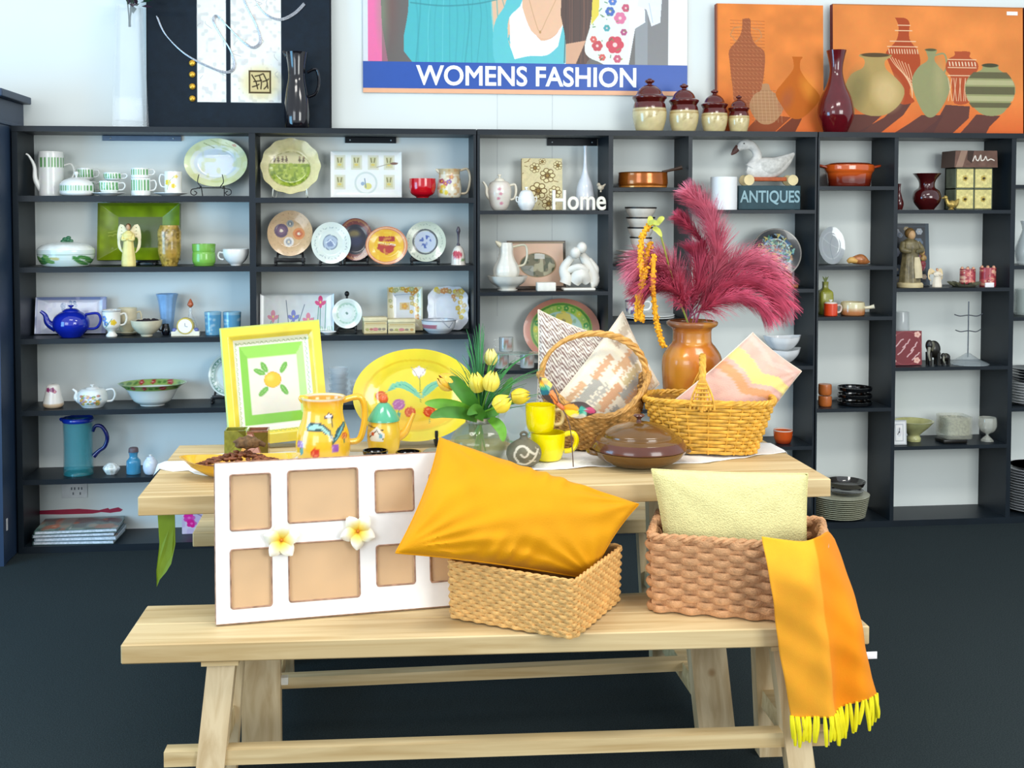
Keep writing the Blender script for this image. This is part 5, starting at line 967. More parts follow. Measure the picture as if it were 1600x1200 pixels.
V, F = lathe(hollow([(.9, 0), (1, .15), (1, .75), (.94, 1)], 18*k, hh, .003, 4), 36); P('body', V, F, PM(.2, .5), r, planar(V, I, 36*k, hh)); P('handle', *tube([(17*k, -.01, hh*.55), (24*k, -.02, hh*.6), (30*k, -.03, hh*.68)], [.007, .008, .011], 10), M('efe8cc', .3, coat=.4), r)
z = ZS[(6, 4)]
tc = M('b8652c', .35, coat=.2, var=.1)
for i in range(2): _, _, h_ = vessel('terracotta_pot', ('lower', 'upper')[i]+' of two stacked terracotta pots in the narrow bay', 'pot', 1279, 1299, 618-18*i, -.17, z+i*.0535, [(.9, 0), (1, .2), (1, .8), (.94, 1)], tc, group='stacked terracotta pots', closed=True)
for i in range(3): vessel('black_dish', ('lowest', 'middle', 'top')[i]+' of three stacked glossy black dishes beside the terracotta pots', 'dish', 1310, 1361, 626-11*i, -.15, z+i*.034, [(.9, 0), (.98, .2), (1, 1)], M('0b0b0d', .12, coat=.6), group='stacked black dishes', t=.004)
z = ZS[(6, 0)]
for i in range(11):
    saucer('dinner_plate', 'dinner plate in the cream stack, '+('lowest of all', 'second from the bottom', 'third from the bottom', 'fourth from the bottom', 'fifth from the bottom', 'middle of the stack', 'fifth from the top', 'fourth from the top', 'third from the top', 'second from the top', 'topmost, under the black dish')[i], 1315, 1269+.6*(10-i), 1361-.6*(10-i), -.146, z+i*.0098, M('c4c3a8', .3, coat=.3, var=.04), 'tall stack of cream dinner plates', .013)
zt_ = z+11*.0098+.006
for i in range(2): vessel('glass_dish', ('lower', 'upper')[i]+' of two black glass dishes on the stack of cream dinner plates', 'dish', 1296-3*i, 1348+3*i, 765-14*i, -.14, zt_+i*.028, [(.8, 0), (.88, .2), (1, 1)], M('14100e', .08, coat=.8) if not i else glass('2a2422', .75), group='black glass dishes', t=.003)
# ================================================================ bay 7
z = ZS[(7, 1)]
vessel('small_vase', 'small dark red vase half hidden behind the divider left of the maroon vase', 'vase', 1398, 1412, 287, -.12, z, [(.7, 0), (1, .25), (.6, .5), (.3, .75), (.4, 1)], M('4a1414', .15, coat=.6, var=.3, scale=60))
vessel('maroon_vase', 'maroon round vase with a wide flared neck', 'vase', 1428, 1469, 271, -.17, z, [(.5, 0), (.6, .05), (.9, .2), (1, .35), (.86, .52), (.56, .62), (.6, .8), (1, 1)], M('3f0b0c', .1, coat=.8, var=.15))
k = sc(1483, -.2); r = E('brass_duck', 'tiny brass duck beside the maroon vase', 'ornament', PX(1486, -.215, z)); bm_ = M('b59a52', .3, metal=.5, var=.25, scale=90)
P('body', *tube([(-6*k, 0, 9*k), (0, 0, 8*k), (6*k, 0, 9*k), (12*k, 0, 16*k)], [3*k, 6*k, 5*k, 1*k], 12, 5), bm_, r); P('head', *J(tube([(-5*k, 0, 9*k), (-8*k, 0, 16*k)], [3*k, 2.4*k], 8), sphere((-9*k, 0, 18*k), 3.2*k), tube([(-10*k, 0, 18*k), (-15*k, 0, 17*k)], [1.6*k, .6*k], 6)), bm_, r); P('foot', *lathe(solid([(1, 0), (.5, .5), (.6, 1)], 5*k, 4*k), 16), bm_, r)
Yd = -.18; k = sc(1520, Yd); hw = 29*k; hh = W(1520, 262, Yd).z-z; hr = W(1520, 236, Yd).z-z
r = E('drawer_house', 'little house shaped chest with four yellow drawers under a lettered dark roof', 'chest', PX(1521, Yd, z))
P('body', *J(box(-hw, hw, 0, .10, 0, .004), box(-hw, hw, 0, .1, hh-.004, hh), box(-hw, -hw+.004, 0, .1, 0, hh), box(hw-.004, hw, 0, .1, 0, hh), box(-.003, .003, 0, .1, 0, hh), box(-hw, hw, 0, .1, hh/2-.003, hh/2+.003), box(-hw, hw, .09, .1, 0, hh)), M('5c6450', .6, var=.2), r, smooth=False)
for i in (0, 1):
    for j in (0, 1):
        a, b = (-hw+.006, -.005) if i == 0 else (.005, hw-.006); c, d = (.006, hh/2-.005) if j == 0 else (hh/2+.005, hh-.006)
        I = Img(0, 0, 26, 26, 'ddd08a', 2).noise(.12, .3); I.flower(13, 13, 4, 'c0a858', '8a7a3a')
        V, F, C = slab(b-a, d-c, .05, I, 'c9bc7a'); q = P('drawer', [(x+(a+b)/2, y-.003, z_+c) for x, y, z_ in V], F, PM(.5), r, C, smooth=False); P('knob', *sphere(((a+b)/2, -.008, (c+d)/2), .006), M('4a4030', .4, metal=.4), q)
I = Img(0, 0, 76, 26, '6f5246', 2.5).noise(.15, .1); I.poly([(10, 0), (22, 0), (14, 26), (2, 26)], 'c8a890', .5); I.poly([(22, 0), (34, 0), (30, 20), (22, 14)], '33241e', .8)
I.line(cat([(32, 16), (36, 8), (38, 14), (42, 15), (46, 7), (47, 15), (52, 14), (55, 9), (58, 15), (64, 13), (70, 15)], 4), 1.8, 'e8e0d4', .95)
V, F, C = slab(2*hw+.03, hr-hh, .13, I, '5a4238'); P('roof', [(x*(1-.04*(z_/(hr-hh))), y-.018, z_+hh+.001) for x, y, z_ in V], F, PM(.5), r, C, smooth=False)
z = ZS[(7, 2)]
I = Img(1396, 349, 1455, 450, '2a3c4a', 2.5); I.rect(1396, 349, 1455, 353, '1c2a34'); I.rect(1450, 349, 1455, 450, '324654'); I.rect(1400, 355, 1449, 445, '141c24')
for x, y, r_, c in ((1404, 364, 6, 'c8ccd4'), (1410, 368, 4, '8a98a8'), (1440, 362, 5, 'b0b8c0'), (1438, 380, 7, '5a6c80'), (1402, 396, 7, '9aa0b0'), (1444, 402, 5, '7a2c3c'), (1442, 420, 6, '9c4a5a'), (1404, 424, 8, '6c7888'), (1446, 436, 4, 'c0a890'), (1404, 440, 5, 'b0b8c4'), (1420, 358, 4, 'a08c60')): I.flower(x, y, r_, c, 'd8d0c0', 6)
panel('dark_picture', 'dark framed picture of pale flowers behind the robed figurine', 'picture', 1396, 1455, 350, -.09, z, .018, I, '1f2e38', .08, pm=PM(.3, .3))
k = sc(1424, -.17); hh = W(1424, 358, -.17).z-z; r = E('robed_figurine', 'tall antique style robed figurine of a woman holding flowers', 'figurine', PX(1423, -.17, z))
ro = M('6f6546', .45, coat=.2, var=.45, scale=45)
P('base', *lathe(solid([(1, 0), (1, .7), (.9, 1)], 19*k, 7*k), 28), M('c9b88c', .5), r)
P('robe', *lathe(solid([(.85, .07), (.82, .2), (.7, .4), (.62, .55), (.72, .68), (.62, .78), (.25, .84), (.2, .88)], 19*k, hh, 4), 30, .8, nz=.06), ro, r)
P('apron', *tube([(6*k, -.030, hh*.52), (7*k, -.034, hh*.35), (8*k, -.038, hh*.16)], [4*k, 6*k, 6*k], 10, 4, .5), M('cfc09a', .5), r)
P('head', *sphere((1*k, -.004, hh*.9), 6*k, 6*k, 7.5*k), M('c9a274', .45), r); P('bonnet', *sphere((0, .006, hh*.93), 8*k, 7*k, 8*k), M('6a5028', .5, var=.3), r)
for s in (-1, 1): P('arm', *tube([(s*11*k, 0, hh*.76), (s*15*k, -.02, hh*.64), (s*5*k, -.045, hh*.62)], [4.5*k, 4.5*k, 2.6*k], 10, 4), ro, r)
for a, b in ((15, .60), (18, .5), (17, .4), (14, .33)): P('flower_bunch', *sphere((a*k, -.02, hh*b), 5*k, 4*k, 5*k, 8, 6), M('8a3c44' if b < .45 else '9a7a4a', .5, var=.5, scale=80), r)
angel(1466, 1455, 1478, 419, -.19, z, 'tiny white and gold angel figurine right of the robed figurine', M('eadfca', .5), M('e6cfa0', .5), M('d8a88c', .5), M('c07a4a', .6), 'cherub_figurine')
def candle(cx, x0, x1, y0, lab):
    I = Img(x0, y0, x1, 450, 'a83a44', 3); 
    for i in range(16): I.flower(random.uniform(x0, x1), random.uniform(y0, 446), random.uniform(2, 4), random.choice(['c85a5a', 'e8a890', '8a2430', 'd8786a', 'e8c8a0']), 'e8d0a0')
    return vessel('candle', lab, 'candle', x0, x1, y0, -.17, z+(.014 if cx < 1520 else 0), CAN, img=I, closed=True, pm=PM(.4, .2), group='flowered red candles', extra=lambda r, w_, h, k: (P('wick', *tube([(0, 0, h), (.001, 0, h+.012)], .001, 5), M('2a2420', .8), r), [P('petal', *sphere((w_*.4*math.cos(a), w_*.4*math.sin(a), h), .008, .008, .010, 7, 5), M('d8a080', .4, var=.3), r) for a in np.arange(0, 6.2, 1.05)]))
candle(1513, 1501, 1523, 420, 'red candle pressed with pale flowers standing in dark leaves'); candle(1540, 1532, 1555, 418, 'larger red flowered candle with a small white tag')
k = sc(1503, -.18); r = E('leaf_ring', 'ring of dark green leaves under the left red candle', 'leaf ring', PX(1508, -.17, z))
for i in range(13): a = i*.483; P('leaf', *tube([(.034*math.cos(a), .034*math.sin(a), .014), (.055*math.cos(a), .045*math.sin(a), .013), (.082*math.cos(a), .06*math.sin(a), .024)], [.004, .011, .001], 6, 3, .4), M('4a4a34', .6, var=.3), r)
P('dish', *lathe([(0, 0), (.05, 0), (.055, .006), (.055, .012), (.0, .013)], 24), M('3a3a2c', .6), r)
tag(P('paper_tag', *rbox(-.022, .022, -.003, .003, 0, .022, .001), M('f0ecec', .6), loc=PX(1548, -.228, z)), 'small white paper tag leaning on the right red candle', 'tag')
z = ZS[(7, 3)]
vessel('glass_votive', 'clear etched glass votive standing behind the red verse tin', 'votive', 1395, 1421, 487, -.07, z, [(.6, 0), (.8, .1), (1, .4), (.9, 1)], glass('dfe6e8', .28))
I = Img(1393, 517, 1445, 575, '7a1420', 3)
for x, y in ((1398, 524), (1438, 523), (1398, 568), (1437, 567)): I.flower(x, y, 5, 'e8b8a8', 'd89080')
for a, b in ((1408, 538), (1420, 540), (1432, 545), (1412, 552), (1426, 556), (1434, 562)): I.scrib(a-5, b+5, a+6, b-8, 'e6c4c4', 2, 3, .9)
I.ring(1419, 546, 25.5, 28.5, 1, 'd8b0a0', .3)
panel('red_tin', 'dark red tin panel with diagonal white verse and corner flowers', 'tin', 1394, 1444, 518, -.19, z, .03, I, '5a0e18', .04, pm=PM(.3, .3))
k = sc(1459, -.18); el = M('17140f', .35, coat=.3, var=.4, scale=50)
def elephant(cx, w_, h, lab):
    r = E('elephant_ornament', lab, 'ornament', PX(cx, -.18, z), 'black elephant ornaments'); s = h/38/k if False else 1
    a = w_*k/2; H = h*k
    P('body', *sphere((a*.15, 0, H*.62), a*.8, a*.6, H*.34, 16, 10), el, r); P('head', *sphere((-a*.5, -.01, H*.78), a*.42, a*.42, H*.22), el, r)
    P('trunk', *tube([(-a*.6, -.02, H*.7), (-a*.8, -.03, H*.45), (-a*.62, -.03, H*.2)], [a*.2, a*.15, a*.09], 8), M('8a8878', .4, var=.3), r)
    for sx in (-.4, .6):
        for sy in (-.3, .3): P('leg', *tube([(a*sx, a*sy, H*.5), (a*sx, a*sy, 0.0005)], [a*.25, a*.22], 8), el, r)
    P('ear', *sphere((-a*.2, -a*.5, H*.75), a*.28, a*.08, H*.2), M('5a5848', .4), r); return r
elephant(1460, 26, 38, 'larger black elephant ornament with a pale trunk'); elephant(1480, 17, 18, 'smaller black elephant ornament in front of the wire jewellery tree')
k = sc(1517, -.16); H = W(1517, 471, -.16).z-z; r = E('jewellery_stand', 'thin wire jewellery tree with two curved bars on a clear conical foot', 'jewellery stand', PX(1516, -.16, z)); wr_ = M('5c626a', .3, metal=.7)
P('pole', *tube([(0, 0, 10*k), (0, 0, H)], .0028, 8), wr_, r)
for zf, l in ((.78, 22), (.53, 20)): P('bar', *tube([(-l*k, 0, H*zf+.004), (-l*k*.6, 0, H*zf-.004), (0, 0, H*zf), (l*k*.6, 0, H*zf-.005), (l*k, 0, H*zf+.007)], .0025, 7, 4), wr_, r)
P('foot', *lathe(solid([(1, 0), (.95, .1), (.5, .5), (.1, 1)], 30*k, 16*k), 28), glass('b8c4c8', .4), r)
z = ZS[(7, 4)]
I = Img(0, 0, 28, 42, 'e6e8e8', 2.5); I.rect(0, 0, 28, 42, 'c4c8ca'); I.rect(2, 2, 26, 40, 'e8eaea'); I.rect(6, 6, 22, 36, 'b9bec2'); I.rect(7.5, 7.5, 20.5, 34.5, 'f2f2f0'); I.ell(14, 20, 5, 8, 'dfe0e2'); I.line([(14, 20), (15, 13)], 1.1, '333338'); I.line([(14, 20), (11, 24)], 1.1, '333338'); I.ell(14, 20, 1.4, 1.4, '333338')
panel('frame_clock', 'small silver and white rectangular clock in front of the pale green bowl', 'clock', 1399, 1422, 658, -.22, z, .02, I, 'b8bcc0', .06, pm=PM(.25, .4))
vessel('green_bowl', 'flared pale green pedestal bowl behind the silver clock', 'bowl', 1399, 1457, 657, -.13, z, [(.34, 0), (.36, .15), (.3, .3), (.5, .5), (.75, .72), (1, 1)], M('b9b980', .25, coat=.4, var=.12))
k = sc(1500, -.17); m = M('14120f', .3)
tag(P('black_tray', *rbox(-.055, .065, -.045, .045, 0, .02, .004), m, loc=PX(1490, -.17, z)), 'low black tray under the glass block candle holder', 'tray')
r = E('glass_candle_holder', 'pressed clear glass square candle holder on the low black tray', 'candle holder', PX(1496, -.16, z+.021)); H = 33*k
P('body', *lathe(hollow([(.9, 0), (1, .06), (1, .5), (1, 1)], 21*k, H, .006, 3), 32, 1, 6), glass('d3d2bc', .25, .12), r); P('etched_band', *lathe([(17*k, H*.15), (17.5*k, H*.5), (17*k, H*.9)], 28, 1, 6), M('a8a892', .4, var=.5, scale=90, alpha=.6), r)
vessel('crystal_goblet', 'cut crystal goblet at the right end of the lower shelf', 'goblet', 1530, 1556, 652, -.17, z, [(.7, 0), (.6, .08), (.2, .22), (.2, .3), (.7, .42), (1, .65), (.95, 1)], glass('d9dace', .35), nz=.05)
# ================================================================ bay 8 (cut by the right edge)
vessel('glass_carafe', 'clear glass carafe partly hidden behind the far right divider', 'carafe', 1588, 1616, 345, -.14, ZS[(8, 2)], [(.7, 0), (1, .3), (.6, .6), (.3, .8), (.5, 1)], glass('c9d6da', .4))
vessel('glass_jug', 'clear glass jug on the third shelf at the far right edge', 'jug', 1588, 1626, 452, -.14, ZS[(8, 3)], MUG, glass('c9d8d4', .4))
for i in range(13):
    saucer('stacked_plate', 'plate in the dark and white stack at the right edge, number '+str(i+1)+' from below', 1612, 1584+(i % 3), 1640-(i % 3), -.15, ZS[(8, 4)]+i*.0135, M('dfe3e4' if i < 8 else '2c333c', .3, coat=.3), 'stack of plates at the right edge', .015)
for i in range(16):
    saucer('big_plate', 'large white plate in the bottom shelf stack at the right edge, number '+str(i+1)+' from below', 1622, 1582+(i % 2), 1662-(i % 2), -.13, ZS[(8, 0)]+i*.013, M('cdd2d6', .3, coat=.3), 'stack of large white plates at the right edge', .015)
vessel('white_bowl', 'large white bowl on top of the stack of large plates at the right edge', 'bowl', 1583, 1661, 733, -.13, ZS[(8, 0)]+16*.013+.012, BOWL, M('e9eef0', .25, coat=.4))
# ================================================================ table, benches
WD = wood('dac292', 'bd9f6c'); WL = wood('d8c29a', 'b89c70', ang=1); WDX = wood('d3bb8e', 'b2935f')
TZ = .75; TX0, TX1, TY0, TY1 = -.60, 1.29, -2.353, -1.68
r = E('table', 'long pale pine trestle table covered with yellow pottery and baskets', 'table', ((TX0+TX1)/2, (TY0+TY1)/2, 0)); ox, oy = r.location.x, r.location.y
pl = 5; pw = (TY1-TY0)/pl
P('tabletop', *J(*[rbox(TX0-ox, TX1-ox, TY0-oy+i*pw+.0004, TY0-oy+(i+1)*pw-.0004, TZ-.05, TZ, .002, 1) for i in range(pl)]), WD, r, smooth=False)
for s, bx, tx in ((-1, -.29, -.30), (1, .985, .935)):
    P('leg', *beam((bx-ox, -2.285-oy, 0), (tx-ox, -2.16-oy, TZ-.05), .105, .05), WL, r, smooth=False)
    P('leg', *beam((bx-ox, -1.74-oy, 0), (tx-ox, -1.86-oy, TZ-.05), .105, .05), WL, r, smooth=False)
    P('crossbar', *box(tx-ox-.05, tx-ox+.05, -2.20-oy, -1.76-oy, TZ-.12, TZ-.051), WD, r, smooth=False)
    P('crossbar', *box(bx-ox-.03, bx-ox+.03, -2.24-oy, -1.80-oy, .06, .12), WD, r, smooth=False)
P('stretcher', *box(-.29-ox, .97-ox, -2.04-oy, -2.0-oy, .092, .125), WDX, r, smooth=False)
zp = W(445, 1068, -2.24).z; P('tag_peg', *box(-.245-ox, -.222-ox, -2.25-oy, -2.23-oy, zp, zp+.02), M('e8e6dc', .5), r, smooth=False)
def bench(lab, x0, x1, y0, y1, rz, front):
    r = E('bench', lab, 'bench', ((x0+x1)/2, (y0+y1)/2, 0), None, (0, 0, rz)); L = (x1-x0)/2; D = (y1-y0)/2; z = .45
    P('seat', *J(rbox(-L, L, -D, -.0005, z-.048, z, .003, 1), rbox(-L, L, .0005, D, z-.048, z, .003, 1)), WD, r, smooth=False)
    for s in (-1, 1):
        tx = s*(L-.235)+(.03 if s > 0 else 0); bx = s*(L-.20)+(.03 if s > 0 else 0)
        P('leg', *beam((bx, -D-.02, 0), (tx, -D+.055, z-.062), .068, .045), WL, r, smooth=False)
        P('leg', *beam((bx, D-.012, 0), (tx, D-.065, z-.062), .068, .045), WL, r, smooth=False)
        P('batten', *box(tx-.045, tx+.045, -D+.01, D-.01, z-.062, z-.0485), WD, r, smooth=False)
        P('crossbar', *box((tx+bx)/2-.02, (tx+bx)/2+.02, -D+.02, D-.02, .15, .20), WD, r, smooth=False)
    P('stretcher', *box(-L+.10, L-.10, -D-.0, -D+.042, .145, .182), WD, r, smooth=False)
    return r
bench('pale pine bench in front of the table, carrying the photo frame and baskets', -.592, 1.268, -2.637-.0, -2.357, -.040, 1)
bench('matching pine bench behind the table, mostly hidden', -.57, 1.20, -1.62, -1.34, 0, 0)
# white runner across the table with scalloped ends hanging over
RZ = .7505; nx, ny = 90, 26; V = []; F = []
xs = np.linspace(TX0-.022, TX1+.022, nx)
for i, x in enumerate(xs):
    fy = -2.165-.035*math.sin(x*4+1)+.012*abs(math.sin(x*22))+.11*max(0, (-.45-x))/.17+.16*max(0, (x-1.0))/.3; by = -1.86-.03*math.sin(x*5)
    if x < -.5: fy = max(fy, -2.06); by = -1.93
    for j in range(ny):
        y = fy+(by-fy)*j/(ny-1); z = RZ+.0016+.0012*math.sin(x*31+y*23)+.0008*math.sin(x*70)
        if x < TX0-.002: z = RZ-.014*((TX0-x)/.022)**.8*(1+.6*math.sin(y*40))
        if x > TX1+.002: z = RZ-.020*((x-TX1)/.022)**.8*(1+.6*math.sin(y*40))
        V.append((x-.345, y+2.0, z-RZ))
for i in range(nx-1):
    for j in range(ny-1): F.append((i*ny+j, i*ny+j+1, (i+1)*ny+j+1, (i+1)*ny+j))
o = P('table_runner', V, F, M('f2f1ee', .85, var=.03, scale=80, bump=.3, bscale=300), loc=(.345, -2.0, RZ)); tag(o, 'white cloth runner laid along the table under the pottery', 'runner')
md = o.modifiers.new('s', 'SOLIDIFY'); md.thickness = .001; md.offset = 1
TT = TZ+.0008; TR = TZ+.0050
# green ribbon hanging from the left end
Yr = -2.28
pts = [(246, 797), (273, 797), (274, 850), (268, 880), (260, 893), (250, 905), (245, 917), (245, 890), (249, 850)]
q = [W(x, y, Yr) for x, y in pts]; o0 = q[0].copy(); V = [(p.x-o0.x, -.0015+.006*math.sin((o0.z-p.z)*30), p.z-o0.z) for p in q]+[(p.x-o0.x, .0015+.006*math.sin((o0.z-p.z)*30), p.z-o0.z) for p in q]; n = len(pts)
F = [tuple(range(n)), tuple(range(2*n-1, n-1, -1))]+[(i, i+n, (i+1) % n+n, (i+1) % n) for i in range(n)]
tag(P('ribbon', V, F, M('7d9a1e', .5, var=.2, scale=12, alpha=.92), loc=o0, smooth=False), 'pointed lime green ribbon hanging below the left end of the table', 'ribbon')
def plane_root(name, lab, cat_, BL, BR, lean, group=None):
    """root with x along the foot, z up the leaning face, y into the back"""
    BL = Vector(BL); BR = Vector(BR); d = BR-BL; a = math.atan2(d.y, d.x); r = E(name, lab, cat_, (BL+BR)/2, group)
    r.rotation_mode = 'XYZ'; r.rotation_euler = (-lean, 0, a); return r, d.length
# ================================================================ multi-photo frame
BL = G(338, 978, .451); BR = G(722, 946.5, .451); BL.z += .0048; BR.z += .0048; lean = .11; r, FW = plane_root('photo_frame', 'large white collage photo frame with eight empty openings, leaning on the table', 'picture frame', BL, BR, lean)
FH = (W(332, 728, BL.y+.04).z-.451)/math.cos(lean)
def fu(px): return None
du = lambda u: -FW/2+FW*u
cols = [(.058, .218), (.288, .572), (.644, .802), (.868, .960)]
rows = [[(.575, .925), (.600, .930), (.632, .905), (.60, .86)], [(.090, .455), (.105, .470), (.160, .420), (.16, .40)]]
# openings as fractions (u range, v range from the bottom)
bars = []; d0, d1 = -.006, .006
def bx_(u0, u1, v0, v1): bars.append(box(du(u0), du(u1), d0, d1, v0*FH, v1*FH))
e = [0]+[c for q in cols for c in q]+[1]
for i in range(0, len(e), 2): bx_(e[i], e[i+1], 0, 1)
for ci, (a, b) in enumerate(cols):
    t, l = rows[0][ci], rows[1][ci]; bx_(a, b, 0, l[0]); bx_(a, b, l[1], t[0]); bx_(a, b, t[1], 1)
P('board', *J(*bars), M('f6f5f3', .5, var=.02), r, smooth=False)
brn = M('a3806a', .7, var=.35, scale=60)
P('edge_trim', *J(tube([(du(0), 0, 0), (du(1), 0, 0)], .0042, 6, 1), tube([(du(0), 0, 0), (du(0), 0, FH)], .0032, 6, 1), tube([(du(0), 0, FH), (du(1), 0, FH)], .0032, 6, 1), tube([(du(1), 0, 0), (du(1), 0, FH)], .0032, 6, 1)), brn, r)
for ci, (a, b) in enumerate(cols):
    for rw in rows:
        v0, v1 = rw[ci]; x0, x1, z0, z1 = du(a), du(b), v0*FH, v1*FH; rr = .006; ol = []
        for (cx_, cz_, a0) in ((x1-rr, z1-rr, 0), (x0+rr, z1-rr, 90), (x0+rr, z0+rr, 180), (x1-rr, z0+rr, 270)):
            for q in range(4): t = math.radians(a0+q*30); ol.append((cx_+rr*math.cos(t)+random.uniform(-.0006, .0006), -.006, cz_+rr*math.sin(t)+random.uniform(-.0006, .0006)))
        ol.append(ol[0]); m = P('opening_trim', *tube(ol, .0023, 6, 1, smooth=False), brn, r)
        P('mount_card', *box(x0-.004, x1+.004, .001, .0035, z0-.004, z1+.004), M('d6ad7a', .6, var=.05, scale=14), m, smooth=False)
        P('glass_pane', *box(x0, x1, -.0026, -.0014, z0, z1), glass('f4f4f0', .05, .12), m, smooth=False)
P('backing', *box(du(.01), du(.99), .0062, .009, .01*FH, .99*FH), M('8a6c54', .8), r, smooth=False)
Mw = r.matrix_basis.copy()
def frangipani(u, v, lab, rot):
    p = Mw @ Vector((du(u), -.012, v*FH)); f = E('frangipani_flower', lab, 'flower', p, 'frangipani flowers on the photo frame'); f.rotation_euler = (-lean, 0, math.atan2((BR-BL).y, (BR-BL).x))
    for i in range(5):
        a = rot+i*2*PI/5; V = []; F = []; C = []; n, m = 9, 7; L = .047
        for j in range(n):
            t = j/(n-1); wd = 0.019*math.sin(PI*min(1, (t*.86+.10)))**.8
            for k in range(m):
                s = 2*k/(m-1)-1; x = L*t; y = s*wd; z_ = .004+.012*math.sin(t*PI*.7)-.006*s*s-.004*s
                V.append((x*math.cos(a)-y*math.sin(a), -z_, x*math.sin(a)+y*math.cos(a)))
                g = max(0, 1-t*1.35+abs(s)*-.15); c = np.array([1, .99, .93])*(1-g)+np.array([.98, .80, .06])*g
                if t < .22: c = c*(1-.5*(1-t/.22))+np.array([.85, .40, .05])*.5*(1-t/.22)
                C.append(lin(tuple(c)))
        for j in range(n-1):
            for k in range(m-1): F.append((j*m+k, j*m+k+1, (j+1)*m+k+1, (j+1)*m+k))
        P('petal', V, F, PM(.5, 0), f, np.array(C))
    P('heart', *sphere((0, -.007, 0), .0045, .003, .0045, 8, 6), M('d07a1c', .6), f)
frangipani(.258, .500, 'left yellow and white frangipani flower on the white photo frame', .3); frangipani(.566, .525, 'right yellow and white frangipani flower on the white photo frame', .9)
# ================================================================ baskets on the bench
def box_basket(name, lab, FL, ang, w_, d_, h, z, rows_, stk, rad, amp, c1, c2, group=None, flare=.02):
    c, s = math.cos(ang), math.sin(ang); ctr = Vector((FL[0]+c*w_/2-s*d_/2, FL[1]+s*w_/2+c*d_/2, z)); r = E(name, lab, 'basket', ctr, group, (0, 0, ang)); pth = rect_path(w_, d_, .018, flare)
    m1 = M(c1, .75, var=.2, scale=60, bump=.35, bscale=260); m2 = M(c2, .8, var=.2)
    P('woven_side', *weave(pth, 0.004, h, rows_, stk, amp, rad, rad*.75), m1, r)
    inn = rect_path(w_-.008, d_-.008, .015, flare); n = 60; V = []; F = []
    for s_ in (0, 1):
        for o_ in (0, .004):
            for i in range(n): x, y, nx_, ny_ = inn(i/n, s_); V.append((x-nx_*o_, y-ny_*o_, .004+(h-.006)*s_))
    for i in range(n):
        j = (i+1) % n; F += [(i, j, 2*n+j, 2*n+i), (n+i, 3*n+i, 3*n+j, n+j), (2*n+i, 2*n+j, 3*n+j, 3*n+i), (i, n+i, n+j, j)]
    P('liner_wall', V, F, m2, r, smooth=False); P('base', *box(-w_/2+.008, w_/2-.008, -d_/2+.008, d_/2-.008, .0005, .006), m2, r, smooth=False)
    k = 200; rim = []
    for q in range(2):
        pts = []
        for i in range(k+1): x, y, nx_, ny_ = pth(i/k, 1); t = i*.9+q*PI; pts.append((x+nx_*rad*.5*math.cos(t), y+ny_*rad*.5*math.cos(t), h+rad*.5*math.sin(t)))
        rim.append(tube(pts, rad*.7, 6, 1, smooth=False))
    P('rim', *J(*rim), m1, r); return r, ctr
BZ = .4508
fl = G(703, 972, .45)+Vector((0, .022, 0)); a = math.radians(-33)
RB, cB = box_basket('rush_basket', 'golden woven rush basket turned cornerwise on the bench, holding the mustard cushion', (fl.x, fl.y), a, .345, .325, .148, BZ, 15, 74, .0056, .0034, 'dfae68', 'a9824a')
fl2 = Vector((.738, -2.515)); a2 = math.radians(-20)
box_basket('seagrass_basket', 'chunky brown plaited seagrass basket on the right of the bench', (fl2.x, fl2.y), a2, .43, .265, .200, BZ, 12, 35, .0102, .0085, 'c8966a', '8a5f3c', flare=.03)
# cushions
def cushion(name, lab, cs, thick, mat=None, img=None, group=None, **k):
    cs = [W(*q) for q in cs]; V, F, U = cush(*cs, thick, **k); c = sum(cs, Vector())/4; zmin = min(v.z for v in V); o0 = Vector((c.x, c.y, zmin))
    V = [v-o0 for v in V]; cols = None
    if img is not None: b = img.b; cols = img.at([b[0]+u*(b[2]-b[0]) for u, v in U], [b[1]+v*(b[3]-b[1]) for u, v in U])
    r = E(name, lab, 'cushion', o0, group); P('cover', V, F, mat or PM(.8, bump=.25, bscale=350, sheen=.2), r, cols)
    # seam piping round the edge
    n = k.get('n', 34); idx = [i for i in range(n+1)]+[(j+1)*(n+1)-1 for j in range(1, n+1)]+[n*(n+1)+i for i in range(n-1, -1, -1)]+[j*(n+1) for j in range(n-1, 0, -1)]
    pp = [tuple(V[i]) for i in idx]; P('piping', *tube(pp+[pp[0]], .0022, 6, 1, smooth=False), mat or M('e9d9c4', .8), r); return r
mu = M('dc970c', .6, var=.06, scale=9, sheen=.05, bump=.12, bscale=300, spec=.15)
cushion('mustard_cushion', 'shiny mustard velvet cushion slumped in the golden rush basket', [(687, 684, -2.40), (998, 788, -2.42), (925, 905, -2.515), (618, 864, -2.62)], .17, mu, n=70, pinch=.05, wr=.0085, seed=3)
py = M('e4dc9c', .85, var=.05, scale=70, bump=.5, bscale=260)
cushion('pale_cushion', 'pale yellow linen cushion standing in the chunky seagrass basket', [(1018, 733, -2.44), (1262, 740, -2.50), (1262, 905, -2.50), (1046, 900, -2.44)], .10, py, n=44, pinch=.025, wr=.002, seed=5)
